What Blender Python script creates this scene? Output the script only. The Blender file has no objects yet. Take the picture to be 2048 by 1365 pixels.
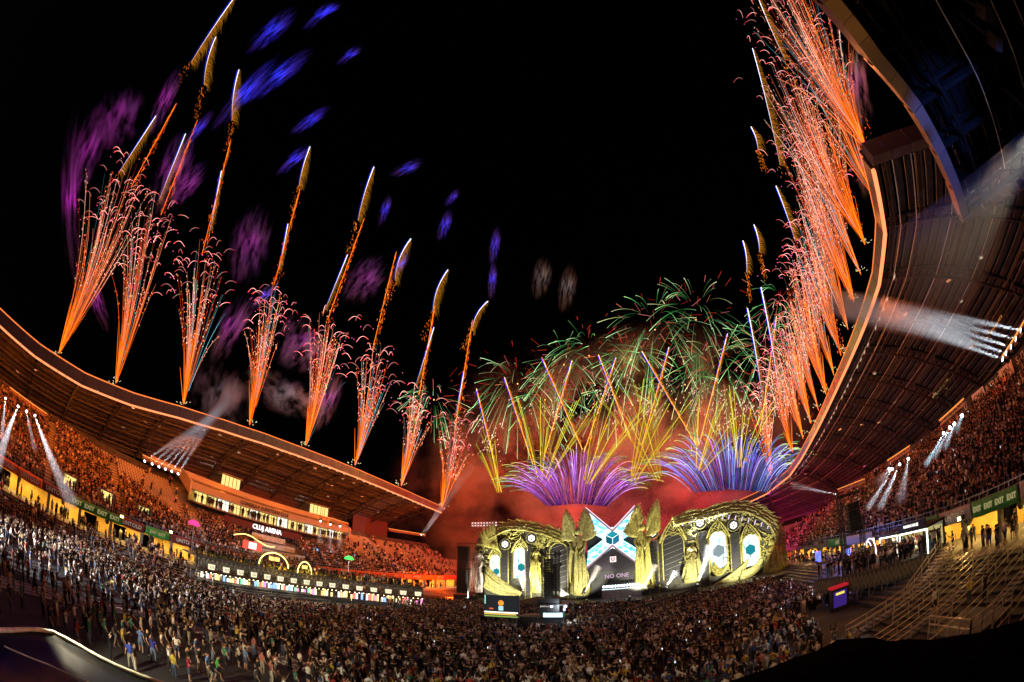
import bpy, bmesh, math, random
from mathutils import Vector, Matrix, Quaternion
R = math.radians
rnd = random.Random(7)
scene = bpy.context.scene
COL = scene.collection

# ------------------------------------------------------------------ camera (full-frame 15 mm fisheye, held level, tilted up)
CAM_Z, PITCH, YAW, FPX = 10.0, 30.5, 22.0, 853.0
cam_d = bpy.data.cameras.new("camera"); cam = bpy.data.objects.new("camera", cam_d); COL.objects.link(cam)
cam_d.type = 'PANO'
cam_d.sensor_width = 36.0; cam_d.sensor_fit = 'HORIZONTAL'
_pc = cam_d if hasattr(cam_d, 'panorama_type') else cam_d.cycles
_pc.panorama_type = 'FISHEYE_EQUISOLID'
_pc.fisheye_lens = FPX * 36.0 / 2048.0
_pc.fisheye_fov = R(200)
cam_d.clip_start = 0.05; cam_d.clip_end = 3000
cam.location = (0, 0, CAM_Z)
cam.rotation_euler = (R(90 + PITCH), 0, R(YAW))
scene.camera = cam

# ------------------------------------------------------------------ night sky and faint moonlight
world = bpy.data.worlds.new("World"); scene.world = world; world.use_nodes = True
_nt = world.node_tree; _bg = _nt.nodes['Background']
_sky = _nt.nodes.new('ShaderNodeTexSky'); _sky.sky_type = 'NISHITA'; _sky.sun_disc = False
_sky.sun_elevation = R(25); _sky.sun_rotation = R(200)
_nt.links.new(_sky.outputs[0], _bg.inputs[0]); _bg.inputs[1].default_value = 0.00012
sun_d = bpy.data.lights.new("moon", 'SUN'); sun_d.energy = 0.004; sun_d.angle = R(0.5); sun_d.color = (1, .95, .88)
sun = bpy.data.objects.new("moon", sun_d); COL.objects.link(sun); sun.rotation_euler = (R(65), 0, R(200))

scene.view_settings.view_transform = 'Standard'; scene.view_settings.look = 'None'
scene.view_settings.exposure = 0.0; scene.view_settings.gamma = 1.0
cy = scene.cycles
scene.render.engine = 'CYCLES'
cy.use_denoising = True; cy.denoiser = 'OPENIMAGEDENOISE'; cy.denoising_prefilter = 'ACCURATE'
cy.max_bounces = 3; cy.diffuse_bounces = 1; cy.glossy_bounces = 2; cy.transmission_bounces = 2; cy.transparent_max_bounces = 12; cy.volume_bounces = 0
cy.sample_clamp_direct = 0; cy.sample_clamp_indirect = 2.0
cy.caustics_reflective = False; cy.caustics_refractive = False
cy.volume_step_rate = 2.0; cy.volume_max_steps = 64
cy.use_adaptive_sampling = True; cy.adaptive_threshold = 0.02
cy.use_light_tree = True

# ------------------------------------------------------------------ pixel -> direction (a pixel gives a direction only; depth comes from the surface hit)
def ray(px, py):
    x = px - 1024.0; y = 682.5 - py; r = math.hypot(x, y)
    th = 2 * math.asin(min(1, r / (2 * FPX))); s = math.sin(th) / r if r > 1e-9 else 0
    cx, cy_, cz = x * s, y * s, math.cos(th)
    p = R(PITCH); Y = cz * math.cos(p) - cy_ * math.sin(p); Z = cz * math.sin(p) + cy_ * math.cos(p)
    a = R(YAW)
    return Vector((cx * math.cos(a) - Y * math.sin(a), cx * math.sin(a) + Y * math.cos(a), Z))
EYE = Vector((0, 0, CAM_Z))
def on(px, py, axis, v):                       # hit the plane axis = v
    d = ray(px, py); k = (v - EYE[axis]) / d[axis]
    return EYE + d * k
def on_plane(px, py, pt, n):
    d = ray(px, py); k = (pt - EYE).dot(n) / d.dot(n)
    return EYE + d * k

# ------------------------------------------------------------------ materials
MATS = {}
def mat(name, col, rough=.7, metal=0.0, var=.25, scale=3.0, bump=0.0, spec=.4, alpha=None):
    if name in MATS: return MATS[name]
    m = bpy.data.materials.new(name); m.use_nodes = True; nt = m.node_tree; b = nt.nodes['Principled BSDF']
    b.inputs['Roughness'].default_value = rough; b.inputs['Metallic'].default_value = metal
    b.inputs['Specular IOR Level'].default_value = spec
    tc = nt.nodes.new('ShaderNodeTexCoord'); nz = nt.nodes.new('ShaderNodeTexNoise')
    nz.inputs['Scale'].default_value = scale; nz.inputs['Detail'].default_value = 5
    nt.links.new(tc.outputs['Object'], nz.inputs['Vector'])
    rp = nt.nodes.new('ShaderNodeValToRGB')
    lo = [max(0, c * (1 - var)) for c in col]; hi = [min(1, c * (1 + var)) for c in col]
    rp.color_ramp.elements[0].position = .3; rp.color_ramp.elements[0].color = (*lo, 1)
    rp.color_ramp.elements[1].position = .7; rp.color_ramp.elements[1].color = (*hi, 1)
    nt.links.new(nz.outputs[0], rp.inputs[0]); nt.links.new(rp.outputs[0], b.inputs['Base Color'])
    if bump:
        bp = nt.nodes.new('ShaderNodeBump'); bp.inputs['Strength'].default_value = bump
        nt.links.new(nz.outputs[0], bp.inputs['Height']); nt.links.new(bp.outputs[0], b.inputs['Normal'])
    MATS[name] = m; return m
def emit(name, col, strength, sample=False):
    if name in MATS: return MATS[name]
    m = bpy.data.materials.new(name); m.use_nodes = True; nt = m.node_tree; nt.nodes.clear()
    o = nt.nodes.new('ShaderNodeOutputMaterial'); e = nt.nodes.new('ShaderNodeEmission')
    e.inputs[0].default_value = (*col, 1); e.inputs[1].default_value = strength
    nt.links.new(e.outputs[0], o.inputs[0])
    m.cycles.emission_sampling = 'AUTO' if sample else 'NONE'
    MATS[name] = m; return m
def emit_attr(name, strength):                 # emission colour stored per spark in a colour attribute
    if name in MATS: return MATS[name]
    m = bpy.data.materials.new(name); m.use_nodes = True; nt = m.node_tree; nt.nodes.clear()
    o = nt.nodes.new('ShaderNodeOutputMaterial'); e = nt.nodes.new('ShaderNodeEmission'); a = nt.nodes.new('ShaderNodeAttribute')
    a.attribute_name = 'glow'; e.inputs[1].default_value = strength
    nt.links.new(a.outputs['Color'], e.inputs[0]); nt.links.new(e.outputs[0], o.inputs[0])
    m.cycles.emission_sampling = 'NONE'
    MATS[name] = m; return m

# ------------------------------------------------------------------ mesh builder
UP = Vector((0, 0, 1))
class MB:
    def __init__(s): s.v = []; s.f = []; s.mi = []; s.c = []
    def add(s, vs, fs, mi=0, col=None):
        o = len(s.v); s.v += [tuple(v) for v in vs]; s.f += [tuple(i + o for i in f) for f in fs]; s.mi += [mi] * len(fs)
        if col is not None: s.c += [col] * len(vs)
        return s
    def box(s, lo, hi, mi=0):
        x0, y0, z0 = lo; x1, y1, z1 = hi
        return s.add([(x0,y0,z0),(x1,y0,z0),(x1,y1,z0),(x0,y1,z0),(x0,y0,z1),(x1,y0,z1),(x1,y1,z1),(x0,y1,z1)],
              [(3,2,1,0),(4,5,6,7),(0,1,5,4),(1,2,6,5),(2,3,7,6),(3,0,4,7)], mi)
    def hexa(s, q0, q1, mi=0):                 # two quads -> a solid
        return s.add(list(q0) + list(q1), [(3,2,1,0),(4,5,6,7),(0,1,5,4),(1,2,6,5),(2,3,7,6),(3,0,4,7)], mi)
    def bar(s, a, b, w, h=None, mi=0, up=UP):
        a = Vector(a); b = Vector(b); h = h or w; d = (b - a)
        if d.length < 1e-6: return s
        d.normalize(); u = d.cross(up)
        if u.length < 1e-3: u = d.cross(Vector((1, 0, 0)))
        u.normalize(); n = u.cross(d); u *= w / 2; n *= h / 2
        return s.hexa([a - u - n, a + u - n, a + u + n, a - u + n], [b - u - n, b + u - n, b + u + n, b - u + n], mi)
    def tube(s, pts, r, n=3, mi=0, cols=None, cap=True):
        pts = [Vector(p) for p in pts]; k = len(pts)
        if k < 2: return s
        rr = r if isinstance(r, (list, tuple)) else [r] * k
        o = len(s.v); prev = None
        for i, p in enumerate(pts):
            d = pts[min(i + 1, k - 1)] - pts[max(i - 1, 0)]
            if d.length < 1e-9: d = Vector((0, 0, 1))
            d.normalize(); ref = prev if prev is not None else (UP if abs(d.z) < .9 else Vector((1, 0, 0)))
            u = d.cross(ref)
            if u.length < 1e-4: u = d.orthogonal()
            u.normalize(); w = u.cross(d); prev = w
            for j in range(n):
                a = 2 * math.pi * j / n
                s.v.append(tuple(p + (u * math.cos(a) + w * math.sin(a)) * rr[i]))
                if cols is not None: s.c.append(cols[i] if isinstance(cols, list) else cols)
        for i in range(k - 1):
            for j in range(n):
                s.f.append((o + i*n + j, o + i*n + (j+1) % n, o + (i+1)*n + (j+1) % n, o + (i+1)*n + j)); s.mi.append(mi)
        if cap:
            s.f.append(tuple(o + j for j in reversed(range(n)))); s.mi.append(mi)
            s.f.append(tuple(o + (k-1)*n + j for j in range(n))); s.mi.append(mi)
        return s
    def lathe(s, prof, center, n=12, mi=0, axis=None, closed=True):
        c = Vector(center); o = len(s.v); k = len(prof)
        for r_, z_ in prof:
            for j in range(n):
                a = 2 * math.pi * j / n; s.v.append((c.x + r_ * math.cos(a), c.y + r_ * math.sin(a), c.z + z_))
        for i in range(k - 1):
            for j in range(n):
                s.f.append((o+i*n+j, o+i*n+(j+1) % n, o+(i+1)*n+(j+1) % n, o+(i+1)*n+j)); s.mi.append(mi)
        if closed:
            s.f.append(tuple(o + j for j in reversed(range(n)))); s.mi.append(mi)
            s.f.append(tuple(o + (k-1)*n + j for j in range(n))); s.mi.append(mi)
        return s
    def ball(s, c, r, n=6, m=4, mi=0, col=None):
        o = len(s.v); c = Vector(c); vs = []
        for i in range(m + 1):
            ph = math.pi * i / m
            for j in range(n):
                a = 2 * math.pi * j / n
                vs.append(c + Vector((math.sin(ph)*math.cos(a), math.sin(ph)*math.sin(a), math.cos(ph))) * r)
        fs = [(i*n+j, (i+1)*n+j, (i+1)*n+(j+1) % n, i*n+(j+1) % n) for i in range(m) for j in range(n)]
        return s.add(vs, fs, mi, col)
    def mesh(s, name, mats, smooth=False):
        me = bpy.data.meshes.new(name); me.from_pydata(s.v, [], s.f)
        for m in (mats if isinstance(mats, (list, tuple)) else [mats]): me.materials.append(m)
        if any(s.mi): me.polygons.foreach_set('material_index', s.mi)
        if s.c:
            a = me.color_attributes.new('glow', 'FLOAT_COLOR', 'POINT')
            flat = [];
            for c in s.c: flat += [c[0], c[1], c[2], 1.0]
            a.data.foreach_set('color', flat)
        if smooth: me.polygons.foreach_set('use_smooth', [True] * len(me.polygons))
        me.update(); return me
    def build(s, name, mats, parent=None, smooth=False, loc=None):
        o = bpy.data.objects.new(name, s.mesh(name, mats, smooth)); COL.objects.link(o)
        if parent: o.parent = parent
        if loc is not None: o.location = loc
        return o
def obj(name, me, parent=None, loc=None, rot=None, scale=None):
    o = bpy.data.objects.new(name, me); COL.objects.link(o)
    if parent: o.parent = parent
    if loc is not None: o.location = loc
    if rot is not None: o.rotation_euler = rot
    if scale is not None: o.scale = scale
    return o
def tag(o, label=None, cat=None, group=None, kind=None):
    if label: o['label'] = label
    if cat: o['category'] = cat
    if group: o['group'] = group
    if kind: o['kind'] = kind
    return o
def thing(name, label, cat, loc=(0, 0, 0), rz=0.0, group=None):
    o = bpy.data.objects.new(name, None); COL.objects.link(o); o.location = loc; o.rotation_euler = (0, 0, rz)
    o.empty_display_size = .2
    return tag(o, label, cat, group)
def light(name, kind, loc, energy, col, parent=None, radius=.3, target=None, spot=None, blend=.3):
    d = bpy.data.lights.new(name, kind); d.energy = energy; d.color = col
    d.shadow_soft_size = radius
    if kind == 'SPOT': d.spot_size = R(spot or 40); d.spot_blend = blend
    o = bpy.data.objects.new(name, d); COL.objects.link(o); o.location = loc
    if target is not None:
        o.rotation_euler = (Vector(target) - Vector(loc)).to_track_quat('-Z', 'Y').to_euler()
    if parent:
        o.parent = parent
        o.matrix_parent_inverse = parent.matrix_basis.inverted()
    return o
_TXT = {}
def text_mesh(s, size, m, ext=.01, bold=0.0, align='CENTER'):
    key = (s, size, m.name, ext, bold, align)
    if key in _TXT: return _TXT[key]
    cu = bpy.data.curves.new('lettering', 'FONT'); cu.body = s; cu.size = size; cu.extrude = ext; cu.align_x = align; cu.align_y = 'CENTER'
    cu.offset = bold; cu.resolution_u = 2
    o = bpy.data.objects.new('tmp', cu); COL.objects.link(o)
    dg = bpy.context.evaluated_depsgraph_get()
    me = bpy.data.meshes.new_from_object(o.evaluated_get(dg)); me.name = 'lettering'
    bpy.data.objects.remove(o); me.materials.clear(); me.materials.append(m)
    _TXT[key] = me; return me
def basis(right, up, origin):
    r_ = Vector(right).normalized(); u_ = Vector(up).normalized(); n_ = r_.cross(u_).normalized(); u_ = n_.cross(r_)
    M = Matrix((r_, u_, n_)).transposed().to_4x4(); M.translation = Vector(origin); return M
def text(s, size, M, m, parent=None, name='lettering', ext=.01, bold=0.0):
    o = obj(name, text_mesh(s, size, m, ext, bold)); 
    if parent:
        o.parent = parent; o.matrix_local = parent.matrix_basis.inverted() @ M
    else: o.matrix_world = M
    return o
def lerp(a, b, t): return a + (b - a) * t
def spline(pts, n):                            # Catmull-Rom, n samples evenly spread over arc length
    pts = [Vector(p) for p in pts]; P = [pts[0]*2 - pts[1]] + pts + [pts[-1]*2 - pts[-2]]; out = []
    for i in range(1, len(P) - 2):
        for k in range(12):
            t = k / 12; a, b, c, d = P[i-1], P[i], P[i+1], P[i+2]
            out.append(.5 * ((2*b) + (c - a)*t + (2*a - 5*b + 4*c - d)*t*t + (3*b - a - 3*c + d)*t**3))
    out.append(pts[-1])
    L = [0]
    for a, b in zip(out, out[1:]): L.append(L[-1] + (b - a).length)
    res = []; j = 0
    for i in range(n):
        s_ = L[-1] * i / (n - 1)
        while j < len(L) - 2 and L[j+1] < s_: j += 1
        t = (s_ - L[j]) / max(1e-9, L[j+1] - L[j]); res.append(out[j].lerp(out[j+1], min(1, max(0, t))))
    return res

# ================================================================== MATERIALS OF THE PLACE
M_CONC = mat('concrete', (.22, .21, .2), .85, var=.3, scale=1.2, bump=.2)
M_CONCD = mat('dark_concrete', (.08, .08, .085), .8, var=.35, scale=.8, bump=.2)
M_ASPH = mat('asphalt', (.035, .035, .037), .8, var=.5, scale=.35, bump=.15)
M_SEAT = mat('seat_plastic', (.5, .47, .45), .45, var=.15, scale=8)
M_STEEL = mat('galvanised_steel', (.42, .42, .42), .35, .8, var=.2)
M_DSTEEL = mat('dark_steel', (.06, .06, .065), .5, .5, var=.3)
M_BLACK = mat('black_fabric', (.015, .015, .017), .6, var=.4, scale=5)
M_PAINT = mat('pale_painted_panel', (.55, .5, .48), .5, var=.12)
M_GLASSB = mat('dark_glass', (.03, .035, .04), .1, var=.1)
E_WARM = emit('warm_interior', (1, .72, .22), 1.3)
E_WARM2 = emit('warm_interior_dim', (1, .62, .16), .8)
E_LAMP = emit('lamp_lens', (1, .7, .25), 14)
E_WHITE = emit('white_lens', (.95, .97, 1), 8)

# ================================================================== GROUND
g = MB(); n = 40; S = 900.0
for i in range(n + 1):
    for j in range(n + 1):
        fx = (i / n * 2 - 1); fy = (j / n * 2 - 1)
        g.v.append((math.copysign(abs(fx) ** 2.2, fx) * S - 20, math.copysign(abs(fy) ** 2.2, fy) * S + 50, 0))
for i in range(n):
    for j in range(n):
        a = i * (n + 1) + j; g.f.append((a, a + n + 1, a + n + 2, a + 1)); g.mi.append(0)
tag(g.build('ground', M_ASPH), kind='structure')

# low ribbed cable-cover boards in the near left crowd; grazing light put into their pale colour
t = thing('walkway_boards', 'pale ribbed walkway boards crossing the dark ground in the left crowd', 'walkway')
line = spline([on(px, py, 2, 0) for px, py in ((-40, 1150), (80, 1185), (190, 1210), (300, 1232), (400, 1262), (480, 1290), (560, 1318), (640, 1345))], 25)
M_BOARD = mat('pale_lit_board', (.42, .4, .37), .6, var=.35, scale=2)
for k in range(24):
    a, b = line[k], line[k + 1]; d = (b - a).normalized(); s_ = Vector((-d.y, d.x, 0))
    for r_ in range(4):
        o_ = s_ * (r_ * .62 - .9)
        m = MB(); m.bar(a + o_ + d * .05 + UP * .03, b + o_ - d * .05 + UP * .03, .36, .06); m.build('board', M_BOARD, t)

# ================================================================== GRANDSTANDS
LX, RX = -66.0, 26.5          # front of the upper tiers
ROWS, DX, DZ, Z0 = 22, .8, .46, 5.6
LY0, LY1 = -28.0, 128.0
RY0, RY1 = 4.0, 122.0
VIP0, VIP1 = 36.0, 80.0
def rowx(side, i): return LX - DX * i if side < 0 else RX + DX * i
def rowz(i): return Z0 + DZ * i
AISLE_L = [-22, -9, 5, 19, 33, 83, 96, 109, 121]
AISLE_R = [10, 22, 34, 46, 58, 70, 82, 94, 106, 117]
def make_stand(side, label):
    st = thing('grandstand', label, 'grandstand', (LX if side < 0 else RX, 50, 0))
    inv = st.matrix_basis.inverted()
    def fix(o):
        o.parent = st; o.matrix_parent_inverse = Matrix.Translation(-Vector(st.location)); return o
    y0, y1 = (LY0, LY1) if side < 0 else (RY0, RY1)
    for i in range(ROWS):
        x0 = rowx(side, i); x1 = x0 + side * DX
        m = MB(); m.box((min(x0, x1), y0, rowz(i) - DZ - .12), (max(x0, x1), y1, rowz(i)))
        fix(m.build('terrace_step', M_CONC))
    for y in (AISLE_L if side < 0 else AISLE_R):
        m = MB()
        for i in range(ROWS):
            x0 = rowx(side, i)
            m.box((min(x0, x0 + side * .4), y - .6, rowz(i) + .005), (max(x0, x0 + side * .4), y + .6, rowz(i) + .03))
            m.box((min(x0 + side * .4, x0 + side * DX), y - .6, rowz(i) + .005), (max(x0 + side * .4, x0 + side * DX), y + .6, rowz(i) + .23))
        fix(m.build('aisle_stairs', M_PAINT))
    # raker beams under the tier and the wall behind it
    for k in range(int((y1 - y0) / 8)):
        y = y0 + 4 + k * 8; m = MB()
        m.bar((rowx(side, 0), y, rowz(0) - 1.0), (rowx(side, ROWS), y, rowz(ROWS) - 1.0), .5, .7, up=Vector((0, 0, 1)))
        m.box((rowx(side, 8) - .3, y - .3, 0), (rowx(side, 8) + .3, y + .3, rowz(8) - 1.2))
        fix(m.build('raker', M_CONCD))
    xb = rowx(side, ROWS)
    m = MB(); m.box((min(xb, xb + side * .3), y0, 0), (max(xb, xb + side * .3), y1, rowz(ROWS) + 1.1)); fix(m.build('back_wall', M_CONCD))
    # ring walkway, its lit back wall (bays with openings), ceiling and front columns
    wx0, wx1 = (LX + .2, LX - 4.2) if side < 0 else (RX - .2, RX + 4.2)
    m = MB(); m.box((min(wx0 - side * 2.5, wx1), y0, 2.0), (max(wx0 - side * 2.5, wx1), y1, 2.35)); fix(m.build('walkway_floor', M_CONC))
    nb = int((y1 - y0) / 5.5); M_CW = mat('concourse_wall', (.8, .5, .13), .7, var=.2, scale=.8)
    for k in range(nb):
        ya = y0 + (y1 - y0) * k / nb; yb = y0 + (y1 - y0) * (k + 1) / nb; yc = (ya + yb) / 2
        m = MB(); kind_ = (k * 7 + 3) % 5
        if kind_ in (0, 3):
            m.box((wx1 - .1, ya + .02, 2.36), (wx1 + .1, yb - .02, 5.0))
        else:
            m.box((wx1 - .1, ya + .02, 2.36), (wx1 + .1, yc - 1.2, 5.0)); m.box((wx1 - .1, yc + 1.2, 2.36), (wx1 + .1, yb - .02, 5.0)); m.box((wx1 - .1, yc - 1.2, 4.5), (wx1 + .1, yc + 1.2, 5.0))
        fix(m.build('concourse_wall', M_CW))
        m = MB(); m.box((wx0 - .2, ya - .22, 2.36), (wx0 + .2, ya + .22, 5.0)); fix(m.build('column', M_CONC))
        m = MB(); m.box((min(wx1, wx0) + 1.9, yc - 1.1, 4.93), (min(wx1, wx0) + 2.2, yc + 1.1, 4.99)); fix(m.build('strip_lamp', emit('strip_lamp', (1, .78, .3), 7)))
    m = MB(); m.box((min(wx0, wx1 + side * .5), y0, 5.0), (max(wx0, wx1 + side * .5), y1, 5.3)); fix(m.build('walkway_ceiling', M_CONC))
    # one light per stretch of strip lamps
    for k in range(int((y1 - y0) / 11)):
        y = y0 + 5.5 + k * 11
        d = bpy.data.lights.new('strip_light', 'AREA'); d.shape = 'RECTANGLE'; d.size = .5; d.size_y = 9; d.energy = 560; d.color = (1, .6, .14)
        o = bpy.data.objects.new('strip_light', d); COL.objects.link(o); o.location = ((wx0 + wx1) / 2, y, 4.9); fix(o)
    # guard rail at the front of the upper tier
    xr = (LX + .1 if side < 0 else RX - .1)
    m = MB(); m.bar((xr, y0, 6.75), (xr, y1, 6.75), .06); m.bar((xr, y0, 6.3), (xr, y1, 6.3), .04)
    for k in range(int((y1 - y0) / 1.5)):
        m.bar((xr, y0 + k * 1.5, 5.3), (xr, y0 + k * 1.5, 6.75), .05)
    fix(m.build('guard_rail', M_STEEL))
    m = MB(); m.box((xr - .12, y0, 5.02), (xr + .12, y1, 5.3)); fix(m.build('front_edge_beam', M_CONC))
    # lower terrace down to the pitch
    for i in range(7):
        xa = wx0 - side * (2.5 + i * .8); z = 2.0 - i * .27; w = .8
        m = MB(); m.box((min(xa, xa - side * w), y0, 0), (max(xa, xa - side * w), y1, z)); fix(m.build('lower_step', M_CONCD))
    return st, fix
stand_L, fixL = make_stand(-1, 'left grandstand with orange lit seat rows and glass boxes under the long roof')
stand_R, fixR = make_stand(1, 'packed right grandstand rising under the dark overhanging roof')

# vomitory portals in the left tier (lit openings in the seat rows)
for (px, py) in ((137, 975), (210, 1005), (284, 1035)):
    p = on_plane(px, py, Vector((LX, 0, Z0)), Vector((DZ, 0, DX)).normalized())
    m = MB(); m.box((p.x - .2, p.y - 1.4, p.z - .4), (p.x + 1.2, p.y - 1.2, p.z + 1.7)); m.box((p.x - .2, p.y + 1.2, p.z - .4), (p.x + 1.2, p.y + 1.4, p.z + 1.7)); m.box((p.x - .8, p.y - 1.5, p.z + 1.7), (p.x + 1.2, p.y + 1.5, p.z + 1.9))
    v = fixL(m.build('portal', M_CONC)); m = MB(); m.box((p.x - .35, p.y - 1.2, p.z - .4), (p.x - .25, p.y + 1.2, p.z + 1.7)); o = m.build('lit_opening', E_WARM, v)

# ---- VIP block in the left stand: glass boxes, parapets, terraces
def vip():
    X1, X2 = -76.2, -80.0
    m = MB(); m.box((X2 - 2, VIP0, 12.9), (X1, VIP1, 13.2)); fixL(m.build('box_floor', M_CONC))
    m = MB(); m.box((X1 - 3.2, VIP0, 13.2), (X1 - 3.0, VIP1, 15.3)); fixL(m.build('box_back_wall', mat('box_wall', (.8, .6, .3), .7)))
    yw = VIP0 + .4; k = 0; cols = [E_WARM, E_WARM, emit('box_white', (1, .92, .7), 1.6), E_WARM2, emit('box_purple', (.6, .2, 1), 1.2), E_WARM, M_GLASSB, E_WARM2]
    while yw < VIP1 - 2.5:
        w = rnd.choice((2.4, 3.2, 2.8)); m = MB(); m.box((X1 - 1.2, yw, 13.25), (X1 - 1.15, yw + w - .25, 15.2)); p = fixL(m.build('lit_window', cols[(k * 5 + k // 3) % 8]))
        m = MB()
        for q in range(4): m.box((X1 - 1.14, yw + (w - .25) * q / 3 - .04, 13.22), (X1 - 1.06, yw + (w - .25) * q / 3 + .04, 15.2))
        m.box((X1 - 1.14, yw, 14.5), (X1 - 1.06, yw + w - .25, 14.58)); m.build('window_frame', M_DSTEEL, p)
        yw += w; k += 1
    m = MB(); m.hexa([(X1 + .6, VIP0 - 1.5, 15.3), (X1 - 1.5, VIP0 - 1.5, 15.3), (X1 - 1.5, VIP1, 15.3), (X1 + .6, VIP1, 15.3)], [(X1 + .9, VIP0 - 1.5, 16.6), (X1 - 1.5, VIP0 - 1.5, 16.0), (X1 - 1.5, VIP1, 16.0), (X1 + .9, VIP1, 16.6)])
    par = fixL(m.build('balcony_parapet', M_PAINT))
    tm = emit('parapet_lettering', (.1, .03, .02), .3) if False else mat('dark_letter', (.03, .02, .02), .6)
    text('CONSILIUL JUDETEAN CLUJ', 1.05, basis((0, 1, 0), (.2, 0, 1), (X1 + .84, 53, 15.95)), tm, stand_L, ext=.03)
    for yy in (VIP0 - 1.5, VIP1):               # sloped side cheeks of the balcony
        m = MB(); m.hexa([(X1 + .9, yy - .2, 14.2), (X1 + .9, yy + .2, 14.2), (X1 + .9, yy + .2, 16.7), (X1 + .9, yy - .2, 16.7)], [(X2 - 2, yy - .2, 17.0), (X2 - 2, yy + .2, 17.0), (X2 - 2, yy + .2, 19.2), (X2 - 2, yy - .2, 19.2)])
        fixL(m.build('balcony_cheek', M_PAINT))
    for i in range(3):                           # three seat rows of the balcony
        m = MB(); m.box((X1 - 2.2 - i * .8, VIP0, 15.4), (X1 - 1.5 - i * .8, VIP1, 16.1 + i * .5)); fixL(m.build('balcony_step', M_CONC))
    m = MB(); m.box((X2 - 1.6, VIP0 - 9, 17.6), (X2 - 1.2, VIP1 + 2, 18.7)); fixL(m.build('upper_parapet', M_PAINT))
    m = MB(); m.box((X2 - 5, VIP0 - 9, 17.3), (X2 - 1.2, VIP1 + 2, 17.58)); fixL(m.build('upper_floor', M_CONC))
    for ya, yb in ((44.5, 49.5), (71, 77.5)):
        m = MB(); m.box((X2 - 3.2, ya - .3, 18.0), (X2 - 1.25, yb + .3, 18.72)); m.box((X2 - 3.2, ya - .3, 21), (X2 - 1.0, yb + .3, 21.35)); bx = fixL(m.build('press_box', M_CONC))
        m = MB(); m.box((X2 - 1.6, ya, 18.75), (X2 - 1.55, yb, 20.98)); m.build('lit_window', E_WARM, bx)
        for q in range(6): m = MB(); m.box((X2 - 1.52, lerp(ya, yb, q / 5) - .05, 18.75), (X2 - 1.44, lerp(ya, yb, q / 5) + .05, 20.98)); m.build('mullion', M_DSTEEL, bx)
    m = MB(); m.box((X2 - 5.4, VIP0 - 9, 17.6), (X2 - 5.1, VIP1 + 3, 24.0)); fixL(m.build('upper_wall', mat('maroon_wall', (.1, .04, .06), .8)))
    lm = emit('faint_lettering', (1, .75, .6), .32)
    for s_, y, z in (('Cluj County', 42, 23.2), ('Council', 42, 22.2), ('CITY OF', 58, 23.0), ('CLUJ-NAPOCA', 58, 22.0), ('discover', 72, 22.8), ('a magical city', 72, 21.8)):
        text(s_, 1.2, basis((0, 1, 0), UP, (X2 - 5.05, y, z)), lm, stand_L)
    # CLUJ ARENA board, white terraces below
    m = MB(); m.box((-73.6, 42, 11.0), (-73.2, 62, 12.4)); b = fixL(m.build('name_board', mat('maroon_board', (.12, .03, .04), .6)))
    o = text('CLUJ ARENA', 1.35, basis((0, 1, 0), UP, (-73.17, 52.5, 11.7)), emit('arena_lettering', (1, .95, .9), 2.2), stand_L, ext=.05, bold=.03)
    for q, (ya, yb, z) in enumerate(((47.5, 56, 9.6), (47, 57.5, 8.2), (46.5, 59, 6.9))):
        xx = -71.2 + q * 1.6; m = MB(); m.box((xx - 1.5, ya, z - .2), (xx, yb, z)); m.box((xx - .12, ya, z), (xx, yb, z + .9)); fixL(m.build('white_terrace', mat('white_panel', (.75, .7, .66), .5)))
    m = MB(); m.box((-72.4, 62, 9.4), (-72.2, 80, 9.9)); fixL(m.build('led_ledge', emit('blue_ledge', (.35, .6, 1), 1.1)))
    m = MB(); m.box((-75.4, 40, 10.2), (-75.0, 71, 11.0)); fixL(m.build('ledge_parapet', M_PAINT))
vip()

# ---- far stand behind the stage
far = thing('grandstand', 'dim unroofed seat rows rising behind the stage', 'grandstand', (-20, 132, 0))
for i in range(18):
    m = MB(); m.box((-84, i * .8, 0), (66, i * .8 + .8, 3.6 + i * .46)); o = m.build('terrace_step', M_CONC, far)

# ================================================================== SEATS
sm = MB()
sm.box((-.22, -.2, .38), (.22, .2, .43)); sm.hexa([(-.22, .16, .43), (.22, .16, .43), (.22, .2, .43), (-.22, .2, .43)], [(-.2, .25, .8), (.2, .25, .8), (.2, .28, .8), (-.2, .28, .8)]); sm.box((-.05, -.02, 0), (.05, .15, .38))
SEAT_ME = sm.mesh('stadium_seat', M_SEAT)
SRC = bpy.data.collections.new('sources')       # never linked to the scene: only feeds the crowds and seat fields
seat_src = bpy.data.objects.new('seat_source', SEAT_ME)
C_SEAT = bpy.data.collections.new('seat_sources'); C_SEAT.objects.link(seat_src)

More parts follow.
